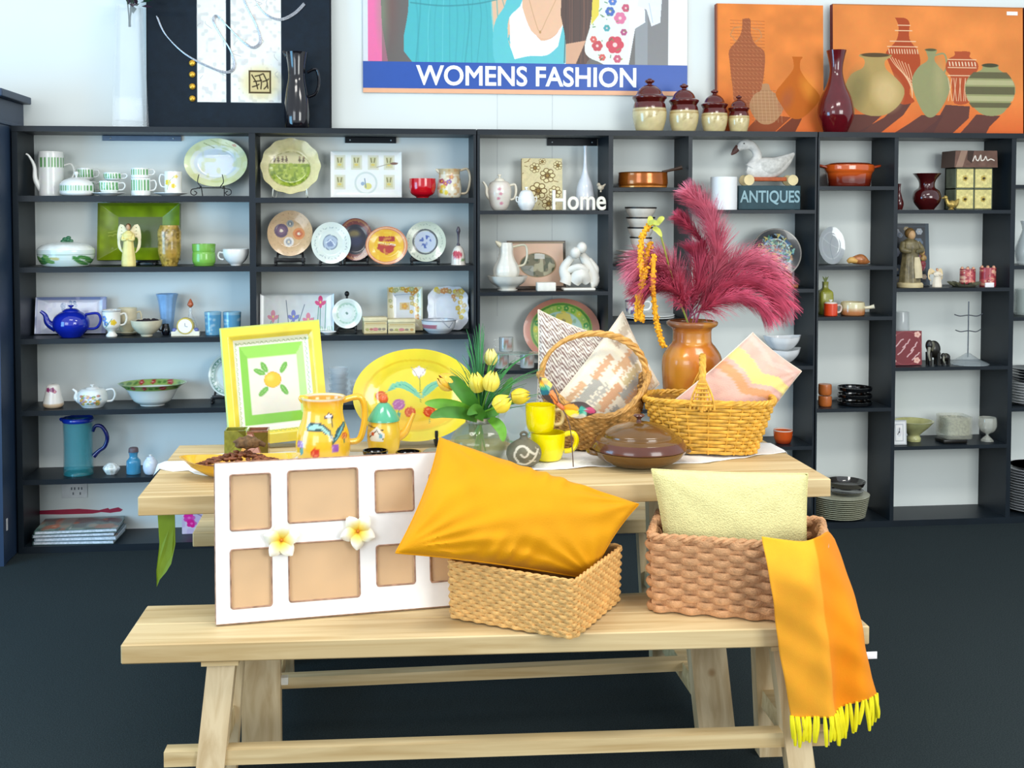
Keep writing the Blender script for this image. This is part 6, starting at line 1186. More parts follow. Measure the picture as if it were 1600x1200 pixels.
# orange scarf
def surf(cs, nu, nv):
    rows_ = [cat([tuple(W(*p)) for p in c], 6) for c in cs]; L = min(len(x) for x in rows_); rs = [[(lambda q: tuple(Vector(r_[int(q)]).lerp(Vector(r_[min(int(q)+1, len(r_)-1)]), q-int(q))))(i*(len(r_)-1.001)/(nv-1)) for i in range(nv)] for r_ in rows_]
    out = []
    for j in range(nv):
        col = cat([r_[j] for r_ in rs], nu); out.append(col)
    return out
cs = [[(1190, 838, -2.62), (1203, 905, -2.70), (1213, 975, -2.715), (1222, 1040, -2.72), (1236, 1120, -2.72)],
      [(1224, 843, -2.66), (1236, 905, -2.73), (1248, 980, -2.735), (1256, 1045, -2.735), (1262, 1123, -2.735)],
      [(1258, 846, -2.69), (1268, 905, -2.75), (1279, 980, -2.76), (1288, 1045, -2.755), (1297, 1122, -2.755)],
      [(1280, 838, -2.68), (1292, 905, -2.71), (1300, 975, -2.73), (1306, 1040, -2.73), (1311, 1108, -2.725)],
      [(1293, 830, -2.62), (1316, 905, -2.68), (1332, 980, -2.725), (1342, 1040, -2.735), (1347, 1095, -2.735)],
      [(1304, 842, -2.53), (1327, 905, -2.59), (1345, 970, -2.68), (1358, 1035, -2.70), (1370, 1085, -2.70)]]
gr = surf(cs, 8, 50); nn_ = len(gr[0]); nv = len(gr); o0 = Vector(gr[-1][0]); V = []; C = []
for j, row in enumerate(gr):
    for i, p in enumerate(row):
        u, v = i/(nn_-1), j/(nv-1); p = Vector(p); p.y += .0045*math.sin(u*17+v*3)*min(1, v*3)+.003*math.sin(v*13+u*5)+.002*math.sin(v*29-u*11)
        V.append(p-o0); g = vnoise(np.array(u*6+3), np.array(v*8))*.5; y = max(0, 1-v*3.2)*(1-u)*1.0
        c = np.array([.96, .65, .17])*(1-y*.7)+np.array([.96, .78, .16])*y*.7
        if u > .52: c = np.array([.95, .56, .06])
        C.append(lin(tuple(c*(1-.05*float(g)))))
F = [(j*nn_+i, j*nn_+i+1, (j+1)*nn_+i+1, (j+1)*nn_+i) for j in range(nv-1) for i in range(nn_-1)]
r = E('orange_scarf', 'orange scarf with yellow tassels draped over the seagrass basket and bench end', 'scarf', o0)
o = P('cloth', V, F, PM(.85, bump=.1, bscale=400, sheen=.05), r, np.array(C)); md = o.modifiers.new('s', 'SOLIDIFY'); md.thickness = .0025
ye = M('f0e312', .7, var=.1)
hem = V[-nn_:]
for q in range(26):
    i = q/25*(nn_-1); a = Vector(hem[int(i)]); L = random.uniform(.055, .078); dx = random.uniform(-.012, .014)
    P('tassel', *tube([a+Vector((0, -.001, .004)), a+Vector((dx*.3, -.003, -L*.3)), a+Vector((dx*.8, -.002, -L*.7)), a+Vector((dx, 0, -L))], [.0035, .0055, .0055, .0035], 7, 3), ye, r)
p = W(1362, 1022, -2.69)-o0; P('care_label', *rbox(p.x-.034, p.x+.014, p.y-.001, p.y+.001, p.z-.012, p.z+.006, .0004), M('f4f2f4', .5), r, label='white care label')
# ================================================================ on the table
# square yellow and green platter
BLp = G(358, 705, TZ)+Vector((0, 0, .009)); BRp = G(516, 697, TZ)+Vector((0, 0, .009)); ln = .19
I = Img(0, 0, 160, 196, 'ecd648', 1.6).noise(.05, .05)
I.rect(0, 0, 2, 196, '9fd8a0'); I.rect(0, 0, 160, 2, 'b5cc70'); I.rect(20, 22, 140, 174, 'eef0dc')
for (a, b, c, d) in ((22, 25, 138, 25), (22, 172, 138, 172)):
    for x in range(24, 138, 7): I.line([(x, b+2), (x+3, b+5), (x+6, b+2)], .9, '7f9a62', .9)
for y in range(26, 172, 8):
    for x in (22.5, 134.5): I.line([(x, y), (x+2.5, y+4), (x, y+7)], .9, '7f9a62', .9)
I.rect(29, 33, 131, 163, '86c84a'); I.poly([(29, 33), (131, 33), (118, 54), (42, 54)], '96d458'); I.poly([(131, 33), (131, 163), (118, 146), (118, 54)], 'c2e8a0', .8)
I.rect(41, 53, 119, 147, 'e4e0d2'); I.ell(78, 92, 14, 13, 'f0bc34'); I.ell(74, 88, 6, 5, 'f6d264', 0, .7, 2); I.ring(78, 92, 13.4, 12.6, .9, 'c88a1c', .8)
for x, y, rt in ((58, 77, 30), (66, 70, 65), (97, 73, -60), (62, 110, -40), (95, 110, 60)): I.ell(x, y, 10, 4.4, '6fae4c', rt); I.line([(x-6*math.cos(math.radians(rt)), y-6*math.sin(math.radians(rt))), (x+6*math.cos(math.radians(rt)), y+6*math.sin(math.radians(rt)))], .8, 'a4d07c')
r, pw_ = plane_root('square_platter', 'large square yellow and green platter with a lemon painted in the middle', 'platter', BLp, BRp, ln)
ph = (W(340, 516, BLp.y+.09).z-TZ)/math.cos(ln)
def pb_(u, v): q = max(abs(2*u-1), abs(2*v-1)); return .0 if q > .84 else (.026*min(1, (.84-q)/.14))
V, F, C = slab(pw_, ph, .034, I, 'cfd06a', nx=110, ny=130, bulge=pb_); ro_ = math.radians(-3.8); V = [(-pw_/2+(x+pw_/2)*math.cos(ro_)+z_*math.sin(ro_), y, -(x+pw_/2)*math.sin(ro_)+z_*math.cos(ro_)) for x, y, z_ in V]; P('dish', V, F, PM(.2, .5), r, C)
# wavy thumb marks on the platter rim omitted; yellow jug
I = Img(459, 617, 556, 722, 'f2bf32', 3).noise(.06, .04); I.rect(459, 617, 556, 621, 'f4e8d0'); I.mix((622+10-I.Y)/10*((I.Y > 621)), 'e8952c', .6)
I.poly(cat([(480, 668), (484, 658), (500, 655), (516, 662), (524, 674), (528, 690), (520, 678), (506, 670), (488, 670)], 4), '2f4c4a'); I.poly(cat([(483, 666), (488, 660), (502, 659), (516, 667), (522, 678), (506, 666), (490, 667)], 4), '9fd0c4')
I.poly(cat([(528, 690), (528, 678), (536, 664), (548, 656), (545, 668), (536, 682)], 4), '2f5a5c'); I.poly(cat([(530, 684), (538, 668), (545, 660), (541, 672)], 3), '6fb0b4')
I.line([(524, 650), (526, 690)], 1.3, '4a5a3a'); I.poly([(510, 647), (519, 639), (528, 647), (522, 650), (514, 650)], '3a3040'); I.poly([(513, 646), (519, 641), (525, 646)], 'f0ece8')
for x, y, r_, c, c2 in ((469, 692, 6, 'a87ab0', 'd8b0d0'), (496, 704, 8, 'd8341c', 'f07a4c'), (530, 697, 7, '9a5ab0', 'c89ad0'), (545, 680, 5, 'c8542c', 'e8a04c')): I.ell(x, y, r_, r_*1.05, c); I.ring(x, y, r_*.55, r_*.55, 1, c2); I.line([(x, y+r_), (x, y+r_+6)], 1.2, '3f7a5a')
I.ell(471, 704, 3, 6, '4c9a9a', 20)
vessel('yellow_jug', 'yellow ceramic jug hand painted with leaves and red and purple flowers', 'jug', 461, 548, 619, -1.95, TR, [(.86, 0), (.96, .06), (1, .22), (.94, .42), (.78, .62), (.72, .78), (.76, .92), (.82, 1)], img=I, t=.004, seg=64,
       handle=(1, .93, .26, .26, 5.2, .72, .92), hm=M('efb62e', .25, coat=.5), pm=PM(.18, .6), spout=([(-.30, .93), (-.38, .97), (-.43, 1.0)], [.09, .07, .03]))
# oval yellow platter
I = Img(549, 549, 748, 706, 'ecd93e', 1.8).noise(.05, .03); I.ring(648, 628, 80, 60, 3, 'd8ae20', .5); I.mix((I.Y-640)/50*(((I.X-648)/78)**2+((I.Y-628)/58)**2 < 1), 'f0a41c', .6)
I.ell(655, 588, 11, 8, 'f4efe6'); I.poly([(643, 580), (655, 600), (668, 580), (661, 586), (655, 577), (649, 586)], 'efe6ea'); I.line([(643, 580), (655, 599), (668, 580)], 1, 'a89a94')
I.line([(656, 598), (657, 640)], 1.1, '7a8a3c'); I.poly(cat([(602, 622), (612, 608), (632, 604), (650, 618), (657, 634), (640, 622), (622, 614)], 4), '7fc8a4'); I.poly(cat([(657, 634), (664, 614), (682, 604), (694, 606), (682, 616), (668, 628)], 4), '7fc8a4'); I.line([(606, 619), (628, 609), (648, 622)], 1, '3f9a94', .9, True); I.line([(662, 626), (674, 612), (690, 607)], 1, '3f9a94', .9, True)
for x, y, r_, c, c2 in ((594, 628, 9, 'd8602c', 'f09a5c'), (622, 643, 10, 'b56aa8', 'd8a0cc'), (640, 656, 9, 'd85a2c', 'f0945c'), (671, 656, 10, 'd0441c', 'f08a5c'), (692, 645, 7, 'b06aa0', 'd8a8c8'), (612, 668, 7, 'd8a01c', 'f0c86c')): I.ell(x, y, r_, r_*.95, c); I.ring(x, y, r_*.55, r_*.5, 1.4, c2); I.line([(x, y+r_), (x, y+r_+9)], 1.1, '4c8a5a')
I.ell(693, 660, 4, 6, '5ab0a0'); I.ell(622, 660, 3, 5, '5aa890')
plate('oval_platter', 'big oval yellow platter painted with a tulip and round red and purple flowers', 550, 747, 550, -1.80, TR+.013, I, .2, .045, pm=PM(.15, .6))
easel('black stand behind the big oval yellow platter', 648, -1.78, TR, 90, 50, BK, None)
# small teapot with green lid
I = Img(570, 655, 640, 692, 'f2c63c', 3); I.line([(574, 660), (604, 664)], 1.2, '4a4038'); I.poly([(574, 668), (590, 660), (606, 668), (604, 676), (578, 676)], 'f0ead8'); I.line([(576, 672), (590, 664), (604, 674)], 1.4, '6a5a4a'); I.ell(582, 668, 3, 2, 'c8542c'); I.ell(598, 670, 4, 2.5, '7ab0c0')
vessel('painted_teapot', 'small yellow painted teapot with a sea green domed lid and orange knob', 'teapot', 573, 626, 655, -1.90, TR, [(.7, 0), (.9, .15), (1, .5), (.95, .8), (.86, 1)], img=I, closed=True, spout=([(.36, .45), (.62, .6), (.78, .9), (.90, 1.15)], [.15, .12, .08, .06]), hm=M('f2b83a', .25, coat=.5),
       lid=([(.96, 0), (.9, .1), (.62, .32), (.34, .48), (.18, .52)], .97), lm=M('57b48c', .2, coat=.6), extra=lambda r, w_, h, k: P('knob', *sphere((0, 0, h*1.58), w_*.14), M('e0602c', .3, coat=.5), r))
# small black bowls
for i, (px, Y, w2, lab) in enumerate(((585, -1.99, 20, 'back left of the small glossy black bowls'), (607, -2.08, 14, 'front middle of the small glossy black bowls'), (637, -2.02, 20, 'right hand one of the small glossy black bowls'), (575, -2.08, 13, 'front left of the small glossy black bowls'))):
    k = sc(px, Y); tag(P('black_bowl', *lathe(hollow([(.6, 0), (.85, .2), (1, .7), (1, 1)], w2*k, 16*k, .004, 3), 32), M('0c0a0b', .1, coat=.7), loc=PX(px, Y, TT if Y < -2.15 else TR)), lab, 'bowl', 'small glossy black bowls')
tag(P('grey_stone', *sphere((0, 0, .02), .034, .03, .0195, 14, 9), M('8a8672', .7, var=.2), loc=PX(676, -2.02, TR)), 'rounded grey stone half hidden by the mustard cushion corner', 'stone')
# patterned votives
for x0, x1, c1, c2, lab in ((347, 381, '7d7c34', 'd9a25c', 'left square olive and gold tile patterned votive holder'), (383, 416, '8a5a44', 'c49080', 'right square brown and pink tile patterned votive holder')):
    I = Img(0, 0, 34, 34, c1, 3).noise(.2, .15); I.poly([(34, 8), (34, 34), (20, 34)] if c1[0] == '7' else [(0, 4), (8, 4), (26, 34), (2, 34)], c2); I.poly([(20, 0), (34, 0), (34, 8)] if c1[0] == '7' else [(10, 2), (34, 2), (34, 34), (28, 34)], '5a5218', .8); I.line([(0, 30), (34, 4)], .6, '4a3a1c', .5)
    k = sc((x0+x1)/2, -1.96); w_ = (x1-x0)*k; h = W((x0+x1)/2, 676, -1.96).z-TZ; r = E('votive_holder', lab, 'votive holder', PX((x0+x1)/2, -1.96, TR), 'square tile patterned votive holders')
    V, F, C = slab(w_, h, .004, I, c1); P('front_tile', V, F, PM(.15, .6), r, C, smooth=False)
    for a, b, c, d in ((-w_/2, -w_/2+.004, .004, w_-.004), (w_/2-.004, w_/2, .004, w_-.004), (-w_/2, w_/2, w_-.004, w_)): P('side_tile', *box(a, b, c, d, 0, h), M(c1, .2, coat=.5, var=.3), r, smooth=False)
    P('base', *box(-w_/2+.004, w_/2-.004, .004, w_-.004, 0, .004), M('3a3420', .4), r, smooth=False)
# boat dish of potpourri
Yb = -2.145; k = sc(372, Yb); a_, b_ = 93*k, .085; r = E('boat_dish', 'long yellow boat shaped dish at the left end of the table, filled with dried pods', 'dish', PX(372, Yb, TR)); hh = .042
V = []; F = []; n = 48
prof_ = [(.42, 0), (.6, .1), (.85, .55), (1, 1), (1.03, 1.02), (.98, 1.0), (.82, .58), (.55, .16), (.0001, .12)]
for q, z_ in prof_:
    for i in range(n): a = 2*PI*i/n; V.append((a_*q*math.cos(a), b_*q*math.sin(a), hh*z_+.014*abs(math.cos(a))**3*min(1, z_)))
V.append((0, 0, 0)); 
for j in range(len(prof_)-1):
    for i in range(n): F.append((j*n+i, j*n+(i+1) % n, (j+1)*n+(i+1) % n, (j+1)*n+i))
for i in range(n): F.append((i, (i+1) % n, len(V)-1))
P('dish', V, F, M('f0b82c', .2, coat=.6, var=.06), r)
pc = PX(372, Yb, TR); pb2 = []
for i in range(230):
    a = random.uniform(0, 6.28); q = math.sqrt(random.random()); pb2.append(sphere((a_*.72*q*math.cos(a), b_*.68*q*math.sin(a), hh*.66+.040*(1-q)+random.uniform(0, .006)), random.uniform(.005, .011), random.uniform(.004, .008), random.uniform(.003, .006), 6, 4))
tag(P('dried_pods', *J(*pb2), M('7a4a32', .9, var=.55, scale=70), loc=pc), 'heap of brown dried pods and leaves in the boat shaped dish', 'potpourri', kind='stuff')
rr = E('seed_pod', 'large wrinkled brown seed pod lying on top of the dried pods', 'seed pod', (pc.x+.02, pc.y, pc.z+.092)); V, F = sphere((0, 0, 0), .038, .024, .018, 24, 16); V = [(x*(1+.1*math.sin(z*400+y*90)), y*(1+.1*math.sin(x*200)), z*(1+.12*math.cos(x*260))) for x, y, z in V]; P('pod', V, F, M('6a4e30', .85, var=.4, scale=90, bump=.5), rr); P('stalk', *tube([(.03, 0, 0), (.05, -.004, -.008)], [.009, .006], 8), M('5a4028', .9), rr)
# ------------------------------------------------ tulips in the glass vase
Yt = -2.02; k = sc(750, Yt); vc = PX(750, Yt, TR); vh = W(750, 652, Yt).z-TR
r = E('tulip_vase', 'round pressed glass vase holding the yellow tulips', 'vase', vc)
P('body', *lathe(hollow([(.55, 0), (.75, .04), (1, .3), (1, .52), (.75, .78), (.46, .9), (.5, 1)], 45*k, vh, .003, 5, .04), 48, 1, 0, .02), glass('9aa372', .2, .05), r)
P('silver_collar', *lathe([(21*k, vh*.88), (23*k, vh*.9), (24*k, vh*1.02), (22*k, vh*1.03), (20.5*k, vh*.9)], 32), M('a8aca8', .25, metal=.8, var=.3, scale=120), r)
P('water', *lathe(solid([(.7, 0), (.95, .4), (.98, 1)], 41*k, vh*.45), 32), glass('8f9668', .28), r, loc=(0, 0, .006))
G1 = M('5f9a2a', .45, var=.25, scale=20); G2 = M('3f7a26', .45, var=.25, scale=20)
def leaf3(pts, wd, mat, par, name='leaf'):                              # blade with a fold, pts world offsets from the vase mouth
    pp = [Vector(p) for p in cat(pts, 6)]; n = len(pp); V = []; F = []
    for i, p in enumerate(pp):
        t = i/(n-1); tg = (pp[min(i+1, n-1)]-pp[max(i-1, 0)]).normalized(); sd = tg.cross(Vector((0, -1, .25))); sd = sd.normalized() if sd.length > 1e-4 else Vector((1, 0, 0)); w2 = wd*math.sin(PI*min(.999, t*.9+.08))**.7
        up = sd.cross(tg).normalized()
        V += [p+sd*w2+up*w2*.35, p, p-sd*w2+up*w2*.35, p+up*.0012*0-up*.0012]
    for i in range(n-1):
        a = i*4; b = a+4; F += [(a, a+1, b+1, b), (a+1, a+2, b+2, b+1), (a+2, a+3, b+3, b+2), (a+3, a, b, b+3)]
    return P(name, V, F, mat, par)
mouth = Vector((vc.x, vc.y, TR+vh))
def tulip(px, py, Y, w2, h2, tilt, lab, c1='f1e25a', leaves=()):
    hd = W(px, py, Y); f = E('tulip', lab, 'tulip', mouth, 'yellow tulips in the glass vase'); e = hd-mouth; bt = Vector((e.x*.9, e.y*.9, e.z-.018))
    P('stem', *tube([(e.x*-.15, 0, -vh*.8), (e.x*.08, 0, 0), (e.x*.5, e.y*.5, e.z*.55), bt], .0032, 7, 5), G1, f)
    k = sc(px, Y); rot = Matrix.Rotation(tilt, 3, 'Y'); R_, H_ = w2*k, h2*k
    for i in range(6):
        a = i*PI/3+.3; V = []; F = []; C = []; off = 1.0 if i % 2 else .9
        for j in range(8):
            t = j/7; rad = R_*off*(math.sin(PI*(.14+.79*t))**.72); wdd = .80*(math.sin(PI*min(.97, .15+.82*t))**.5)
            for q in range(5):
                s = (q-2)/2; ang = a+s*wdd; v = Vector((rad*math.cos(ang), rad*math.sin(ang), H_*(t-.5)-abs(s)*.1*H_*t)); v = rot @ v; V.append(v+e)
                g = .5*(1-t)+.25*abs(s); c = np.array(rgb(c1))*(1-g*.5)+np.array([.97, .86, .35])*g*.5; C.append(lin(tuple(c)))
        for j in range(7):
            for q in range(4): F.append((j*5+q, j*5+q+1, (j+1)*5+q+1, (j+1)*5+q))
        P('petal', V, F, PM(.45, .1), f, np.array(C))
    for l in leaves:
        leaf3([W(*p)-mouth for p in l[0]], l[1], l[2], f)
tulip(767, 557, -1.98, 11, 26, .0, 'tallest pale yellow tulip standing upright above the others', 'f2e88a')
tulip(745, 597, -2.03, 13, 32, -.2, 'yellow tulip left of the centre pair', 'f0e04c', [([(748, 655, -2.03), (735, 628, -2.08), (712, 600, -2.1), (700, 590, -2.1)], .022, G2)])
tulip(768, 595, -2.06, 14, 32, .22, 'yellow tulip right of the centre pair', 'f2e45a', [([(752, 655, -2.04), (722, 640, -2.12), (690, 632, -2.16), (664, 630, -2.18)], .019, G1), ([(755, 655, -2.04), (775, 640, -2.05), (790, 610, -2.0), (800, 590, -1.98)], .016, G2)])
tulip(697, 596, -2.08, 15, 30, -1.0, 'golden orange tulip at the left side of the bunch', 'f0b42c', [([(748, 657, -2.04), (722, 646, -2.16), (692, 645, -2.2), (672, 652, -2.22)], .017, G2)])
tulip(785, 630, -2.12, 15, 30, 1.0, 'yellow tulip drooping towards the front right', 'f0dc3c', [([(765, 655, -2.06), (776, 662, -2.12), (784, 674, -2.14), (786, 690, -2.15)], .016, G1)])
tulip(814, 619, -2.04, 13, 30, 1.45, 'yellow tulip lying furthest to the right above the mugs', 'e8d02c', [([(760, 655, -2.04), (748, 646, -2.1), (742, 640, -2.14), (730, 648, -2.18)], .018, G2)])
r = E('grass_spray', 'spray of fine green grass blades fanning out behind the tulips', 'grass', mouth); gp_ = []
for i in range(120):
    if i < 60: tx, ty = random.uniform(725, 760), random.uniform(505, 600)
    else: tx, ty = random.uniform(770, 850), random.uniform(545, 640)
    if i > 105: tx, ty = random.uniform(690, 725), random.uniform(550, 600)
    e = W(tx, ty, -1.98+random.uniform(-.06, .04))-mouth; gp_.append(tube([(e.x*-.1, .0, -.05), (e.x*.25, e.y*.3, e.z*.4), (e.x*.6, e.y*.7, e.z*.8), e], [.0016, .0014, .0011, .0004], 4, 3))
P('blades', *J(*gp_), M('3f8a4c', .6, var=.3, scale=10), r)['kind'] = 'stuff'
tag(r, kind='stuff')
# swirl pot
Ys = -2.11; I = Img(790, 690, 846, 733, '6f6b58', 3).noise(.1, .1)
I.line(cat([(806, 722), (800, 712), (806, 700), (816, 698), (822, 706), (816, 714), (810, 710)], 5), 3.2, 'cfc8b4'); I.line(cat([(806, 724), (818, 726), (830, 718), (838, 704), (834, 710), (826, 706), (820, 700)], 5), 3.6, 'cfc8b4'); I.line([(834, 700), (842, 712)], 1.2, 'a8a088'); I.line([(824, 720), (834, 722)], 2, 'cfc8b4')
vessel('swirl_pot', 'small round grey stoneware pot with a cream swirl and a looped stopper', 'pot', 791, 846, 686, Ys, TR, [(.5, 0), (.8, .12), (1, .42), (.9, .72), (.5, .93), (.3, 1)], img=I, closed=True, seg=48, pm=PM(.6, 0),
       extra=lambda r, w_, h, k: (P('stopper', *lathe(solid([(.3, 0), (.24, .4), (.2, 1)], w_/2, h*.12), 16), M('5c5848', .6), r, loc=(0, 0, h)), P('loop', *tube([(-.006, 0, h*1.1), (-.009, 0, h*1.2), (0, 0, h*1.27), (.009, 0, h*1.2), (.006, 0, h*1.1)], .0035, 8, 5), M('5c5848', .6), r)))
# yellow mugs
YM = M('f2e000', .18, coat=.6, var=.03)
_, _, h1 = vessel('yellow_mug', 'large bright yellow mug supporting the smaller mug beside the swirl pot', 'mug', 829, 883, 675, -2.04, TR, [(.62, 0), (.78, .06), (.93, .35), (1, .8), (1, 1)], YM, handle=(1, .9, .3, .34, 4.2), hm=YM, group='bright yellow mugs', t=.0035)
vessel('yellow_mug', 'bright yellow mug tucked on top of the larger mug, its handle at the back', 'mug', 821, 868, 632, -2.04, TR+h1+.001, [(.66, 0), (.8, .05), (.95, .3), (1, .75), (1, 1)], YM, handle=(1, .75, .25, .26, 3.2), hm=M('d8c08a', .3, coat=.4), group='bright yellow mugs', t=.0035)
I = Img(775, 620, 830, 690, 'bccdd6', 2); I.ring(802, 655, 25, 32, 2, '8fc0a0')
plate('blue_plate', 'pale blue grey plate standing behind the yellow mugs', 776, 836, 622, -1.86, TR, I, .12, .06, y1=695)
# butterfly
Yf = -2.10; bc = W(874, 634, Yf); r = E('butterfly', 'rainbow winged butterfly ornament perched above the yellow mugs', 'butterfly', bc)
def wing(pts, bands, nm='wing'):
    q = cat([tuple(p) for p in pts]+[tuple(pts[0])], 5); x0, x1, y0, y1 = min(p[0] for p in q), max(p[0] for p in q), min(p[1] for p in q), max(p[1] for p in q); I = Img(x0, y0, x1, y1, '4a3a34', 4); bands(I)
    cx_, cy_ = sum(p[0] for p in q)/len(q), sum(p[1] for p in q)/len(q); V = []; F = []; C = []; n = len(q)-1; R_ = [0, .2, .4, .6, .75, .88, 1]; k = sc(874, Yf)
    for sgn in (0, 1):
        for t in R_:
            for i in range(n): x, y = cx_+(q[i][0]-cx_)*t, cy_+(q[i][1]-cy_)*t; V.append(((x-874)*k, -.004*(1-t)-.012*abs(x-874)/50+.0015*sgn, (634-y)*k)); C.append(I.at(x, y))
    m = len(R_)
    for sgn in (0, 1):
        for j in range(m-1):
            for i in range(n): a = sgn*m*n; F.append((a+j*n+i, a+j*n+(i+1) % n, a+(j+1)*n+(i+1) % n, a+(j+1)*n+i))
    for i in range(n): F.append(((m-1)*n+i, (m-1)*n+(i+1) % n, (2*m-1)*n+(i+1) % n, (2*m-1)*n+i))
    P(nm, V, F, PM(.35, .2), r, np.array(C))
def b1(I): I.ell(852, 600, 10, 11, 'e6d21c'); I.ell(851, 606, 8, 5, '2f9a7c'); I.ell(851, 612, 9, 4, '1c6a7a'); I.ell(849, 596, 7, 4, 'e0a020'); I.poly([(856, 612), (864, 608), (875, 632), (868, 632)], 'f08a3c')
def b2(I): I.ell(890, 640, 14, 9, 'f0a01c'); I.ell(892, 646, 13, 6, 'f0e030'); I.ell(909, 642, 5, 8, '2fa08c'); I.ell(913, 645, 3, 6, '7ad0b8'); I.ell(922, 641, 8, 5, 'c0406a'); I.ell(904, 650, 12, 4, 'e6d8c0', 0, .8)
wing([(842, 588), (852, 590), (864, 602), (872, 620), (876, 634), (862, 630), (848, 620), (843, 606)], b1); wing([(878, 634), (892, 629), (910, 628), (924, 636), (931, 644), (918, 650), (902, 654), (886, 648)], b2)
k = sc(874, Yf); P('body', *tube([(-4*k, -.004, 4*k), (2*k, -.006, -1*k), (6*k, -.006, -5*k)], [3*k, 4*k, 3*k], 10, 4), M('c86a3a', .4, coat=.2), r)
for s in (-1, 1): P('antenna', *tube([(-3*k, -.004, 4*k), (-6*k+s*3*k, -.008, 12*k), (-8*k+s*6*k, -.01, 18*k)], .0008, 5, 4), M('3a2a24', .5), r)
P('stake', *tube([(4*k, 0, -4*k), (14*k, -.03, -30*k), (18*k, -.045, TR-bc.z)], .0018, 6, 4), M('5a4030', .5), r)
# ------------------------------------------------ brown trug with cushions
Yk = -1.865; cx_ = 929; k = sc(cx_, Yk); c0 = PX(cx_, Yk, TR); zr = W(cx_, 652, Yk-.1).z-TR; r = E('wicker_trug', 'large brown wicker trug with a tall arched handle holding two patterned cushions', 'basket', c0)
A_, B_ = 84*k, .12
def saddle(q): return .115*abs(q)**2.2
wm1 = M('bf8f4c', .6, var=.38, scale=45, bump=.3); rowsN = 15; parts = []
for rr_ in range(rowsN):
    s = (rr_+.5)/rowsN; ex = .62+.38*s**.7; pts = []; N = 132
    for i in range(N+1):
        t = 2*PI*i/N; sx = math.cos(t); d = .0035*math.sin(t*33+(rr_ % 2)*PI); pts.append(((A_*ex+d)*sx, (B_*ex+d)*math.sin(t), .006+s*(zr+saddle(sx))))
    parts.append(tube(pts, .0062, 5, 1, smooth=False))
P('woven_body', *J(*parts), wm1, r)
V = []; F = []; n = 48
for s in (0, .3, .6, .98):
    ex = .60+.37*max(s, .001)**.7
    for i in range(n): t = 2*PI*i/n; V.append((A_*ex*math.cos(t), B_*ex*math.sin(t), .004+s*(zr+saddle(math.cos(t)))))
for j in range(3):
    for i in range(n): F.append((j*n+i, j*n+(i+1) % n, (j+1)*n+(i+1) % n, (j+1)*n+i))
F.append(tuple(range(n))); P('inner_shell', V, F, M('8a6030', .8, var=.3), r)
pts = [(A_*1.02*math.cos(2*PI*i/60), B_*1.02*math.sin(2*PI*i/60), .006+zr+saddle(math.cos(2*PI*i/60))) for i in range(61)]; 
P('rim', *J(*[tube([(x+.005*math.cos(i*1.3+q*2.1), y, z_+.005*math.sin(i*1.3+q*2.1)) for i, (x, y, z_) in enumerate(pts)], .0058, 6, 1, smooth=False) for q in range(3)]), wm1, r)
hz_ = W(cx_, 521, Yk).z-TR; hp = []
for i in range(41): a = PI*i/40; hp.append((-A_*.98*math.cos(a), 0, zr+saddle(1)-.01+(hz_-zr-saddle(1)+.01)*math.sin(a)**.85))
P('handle', *J(*[tube([(x+.0065*math.cos(i*.8+q*2.1)*.8, y+.006*math.sin(i*.8+q*2.1), z_+.0055*math.cos(i*.8+q*2.1)) for i, (x, y, z_) in enumerate(hp)], .0062, 6, 1, smooth=False) for q in range(3)]), M('cf9c52', .5, var=.25, scale=50), r)
I = Img(0, 0, 140, 140, 'efe9dd', 2)
for i in range(-2, 26):
    y0 = i*6.5; I.line([(x, y0+(5 if (x//9) % 2 else -3)) for x in range(-4, 150, 9)], 2.1, '6a4a44', .95)
cushion('chevron_cushion', 'white cushion with fine brown chevrons leaning in the wicker trug', [(841, 484, -1.765), (965, 532, -1.765), (962, 680, -1.84), (836, 672, -1.84)], .06, None, I, n=56, pinch=.05, wr=.002, seed=8)
I = Img(0, 0, 140, 140, 'efe6cf', 2)
def zig(I, cx_, cy_, w_, h_, c, a=.9):
    pts = []; 
    for i in range(13): pts.append((cx_-w_/2+w_*i/12, cy_-h_/2+(4 if i % 2 else -4)))
    for i in range(13): pts.append((cx_+w_/2-w_*i/12, cy_+h_/2+(4 if i % 2 else -4)))
    I.poly(pts, c, a)
for x, y, w_, h_, c in ((30, 40, 50, 20, 'a9a8a0'), (70, 30, 40, 14, 'd2a27c'), (100, 60, 46, 22, 'd8aa80'), (50, 80, 50, 20, 'd3a078'), (90, 100, 50, 20, 'aaaaa4'), (30, 110, 44, 22, 'a4a39c'), (120, 22, 36, 16, 'c8b8a0'), (76, 62, 30, 10, 'f3eee0'), (110, 124, 44, 16, 'd8b894'), (16, 74, 30, 12, 'cfc4a4'), (64, 128, 36, 12, 'd6c8a0'), (20, 20, 34, 14, 'd3a880'), (100, 84, 40, 14, 'cdb98c'), (40, 60, 36, 10, 'b4b2a8'), (78, 112, 30, 12, 'd5a57c'), (124, 66, 30, 18, 'b0aca4'), (14, 128, 30, 14, 'd2b494')): zig(I, x, y, w_, h_, c)
cushion('ikat_cushion', 'cream, grey and tan flame patterned cushion in front of the chevron cushion', [(870, 622, -1.865), (973, 487, -1.775), (1030, 600, -1.775), (945, 690, -1.865)], .07, None, I, n=56, pinch=.04, wr=.002, seed=9)
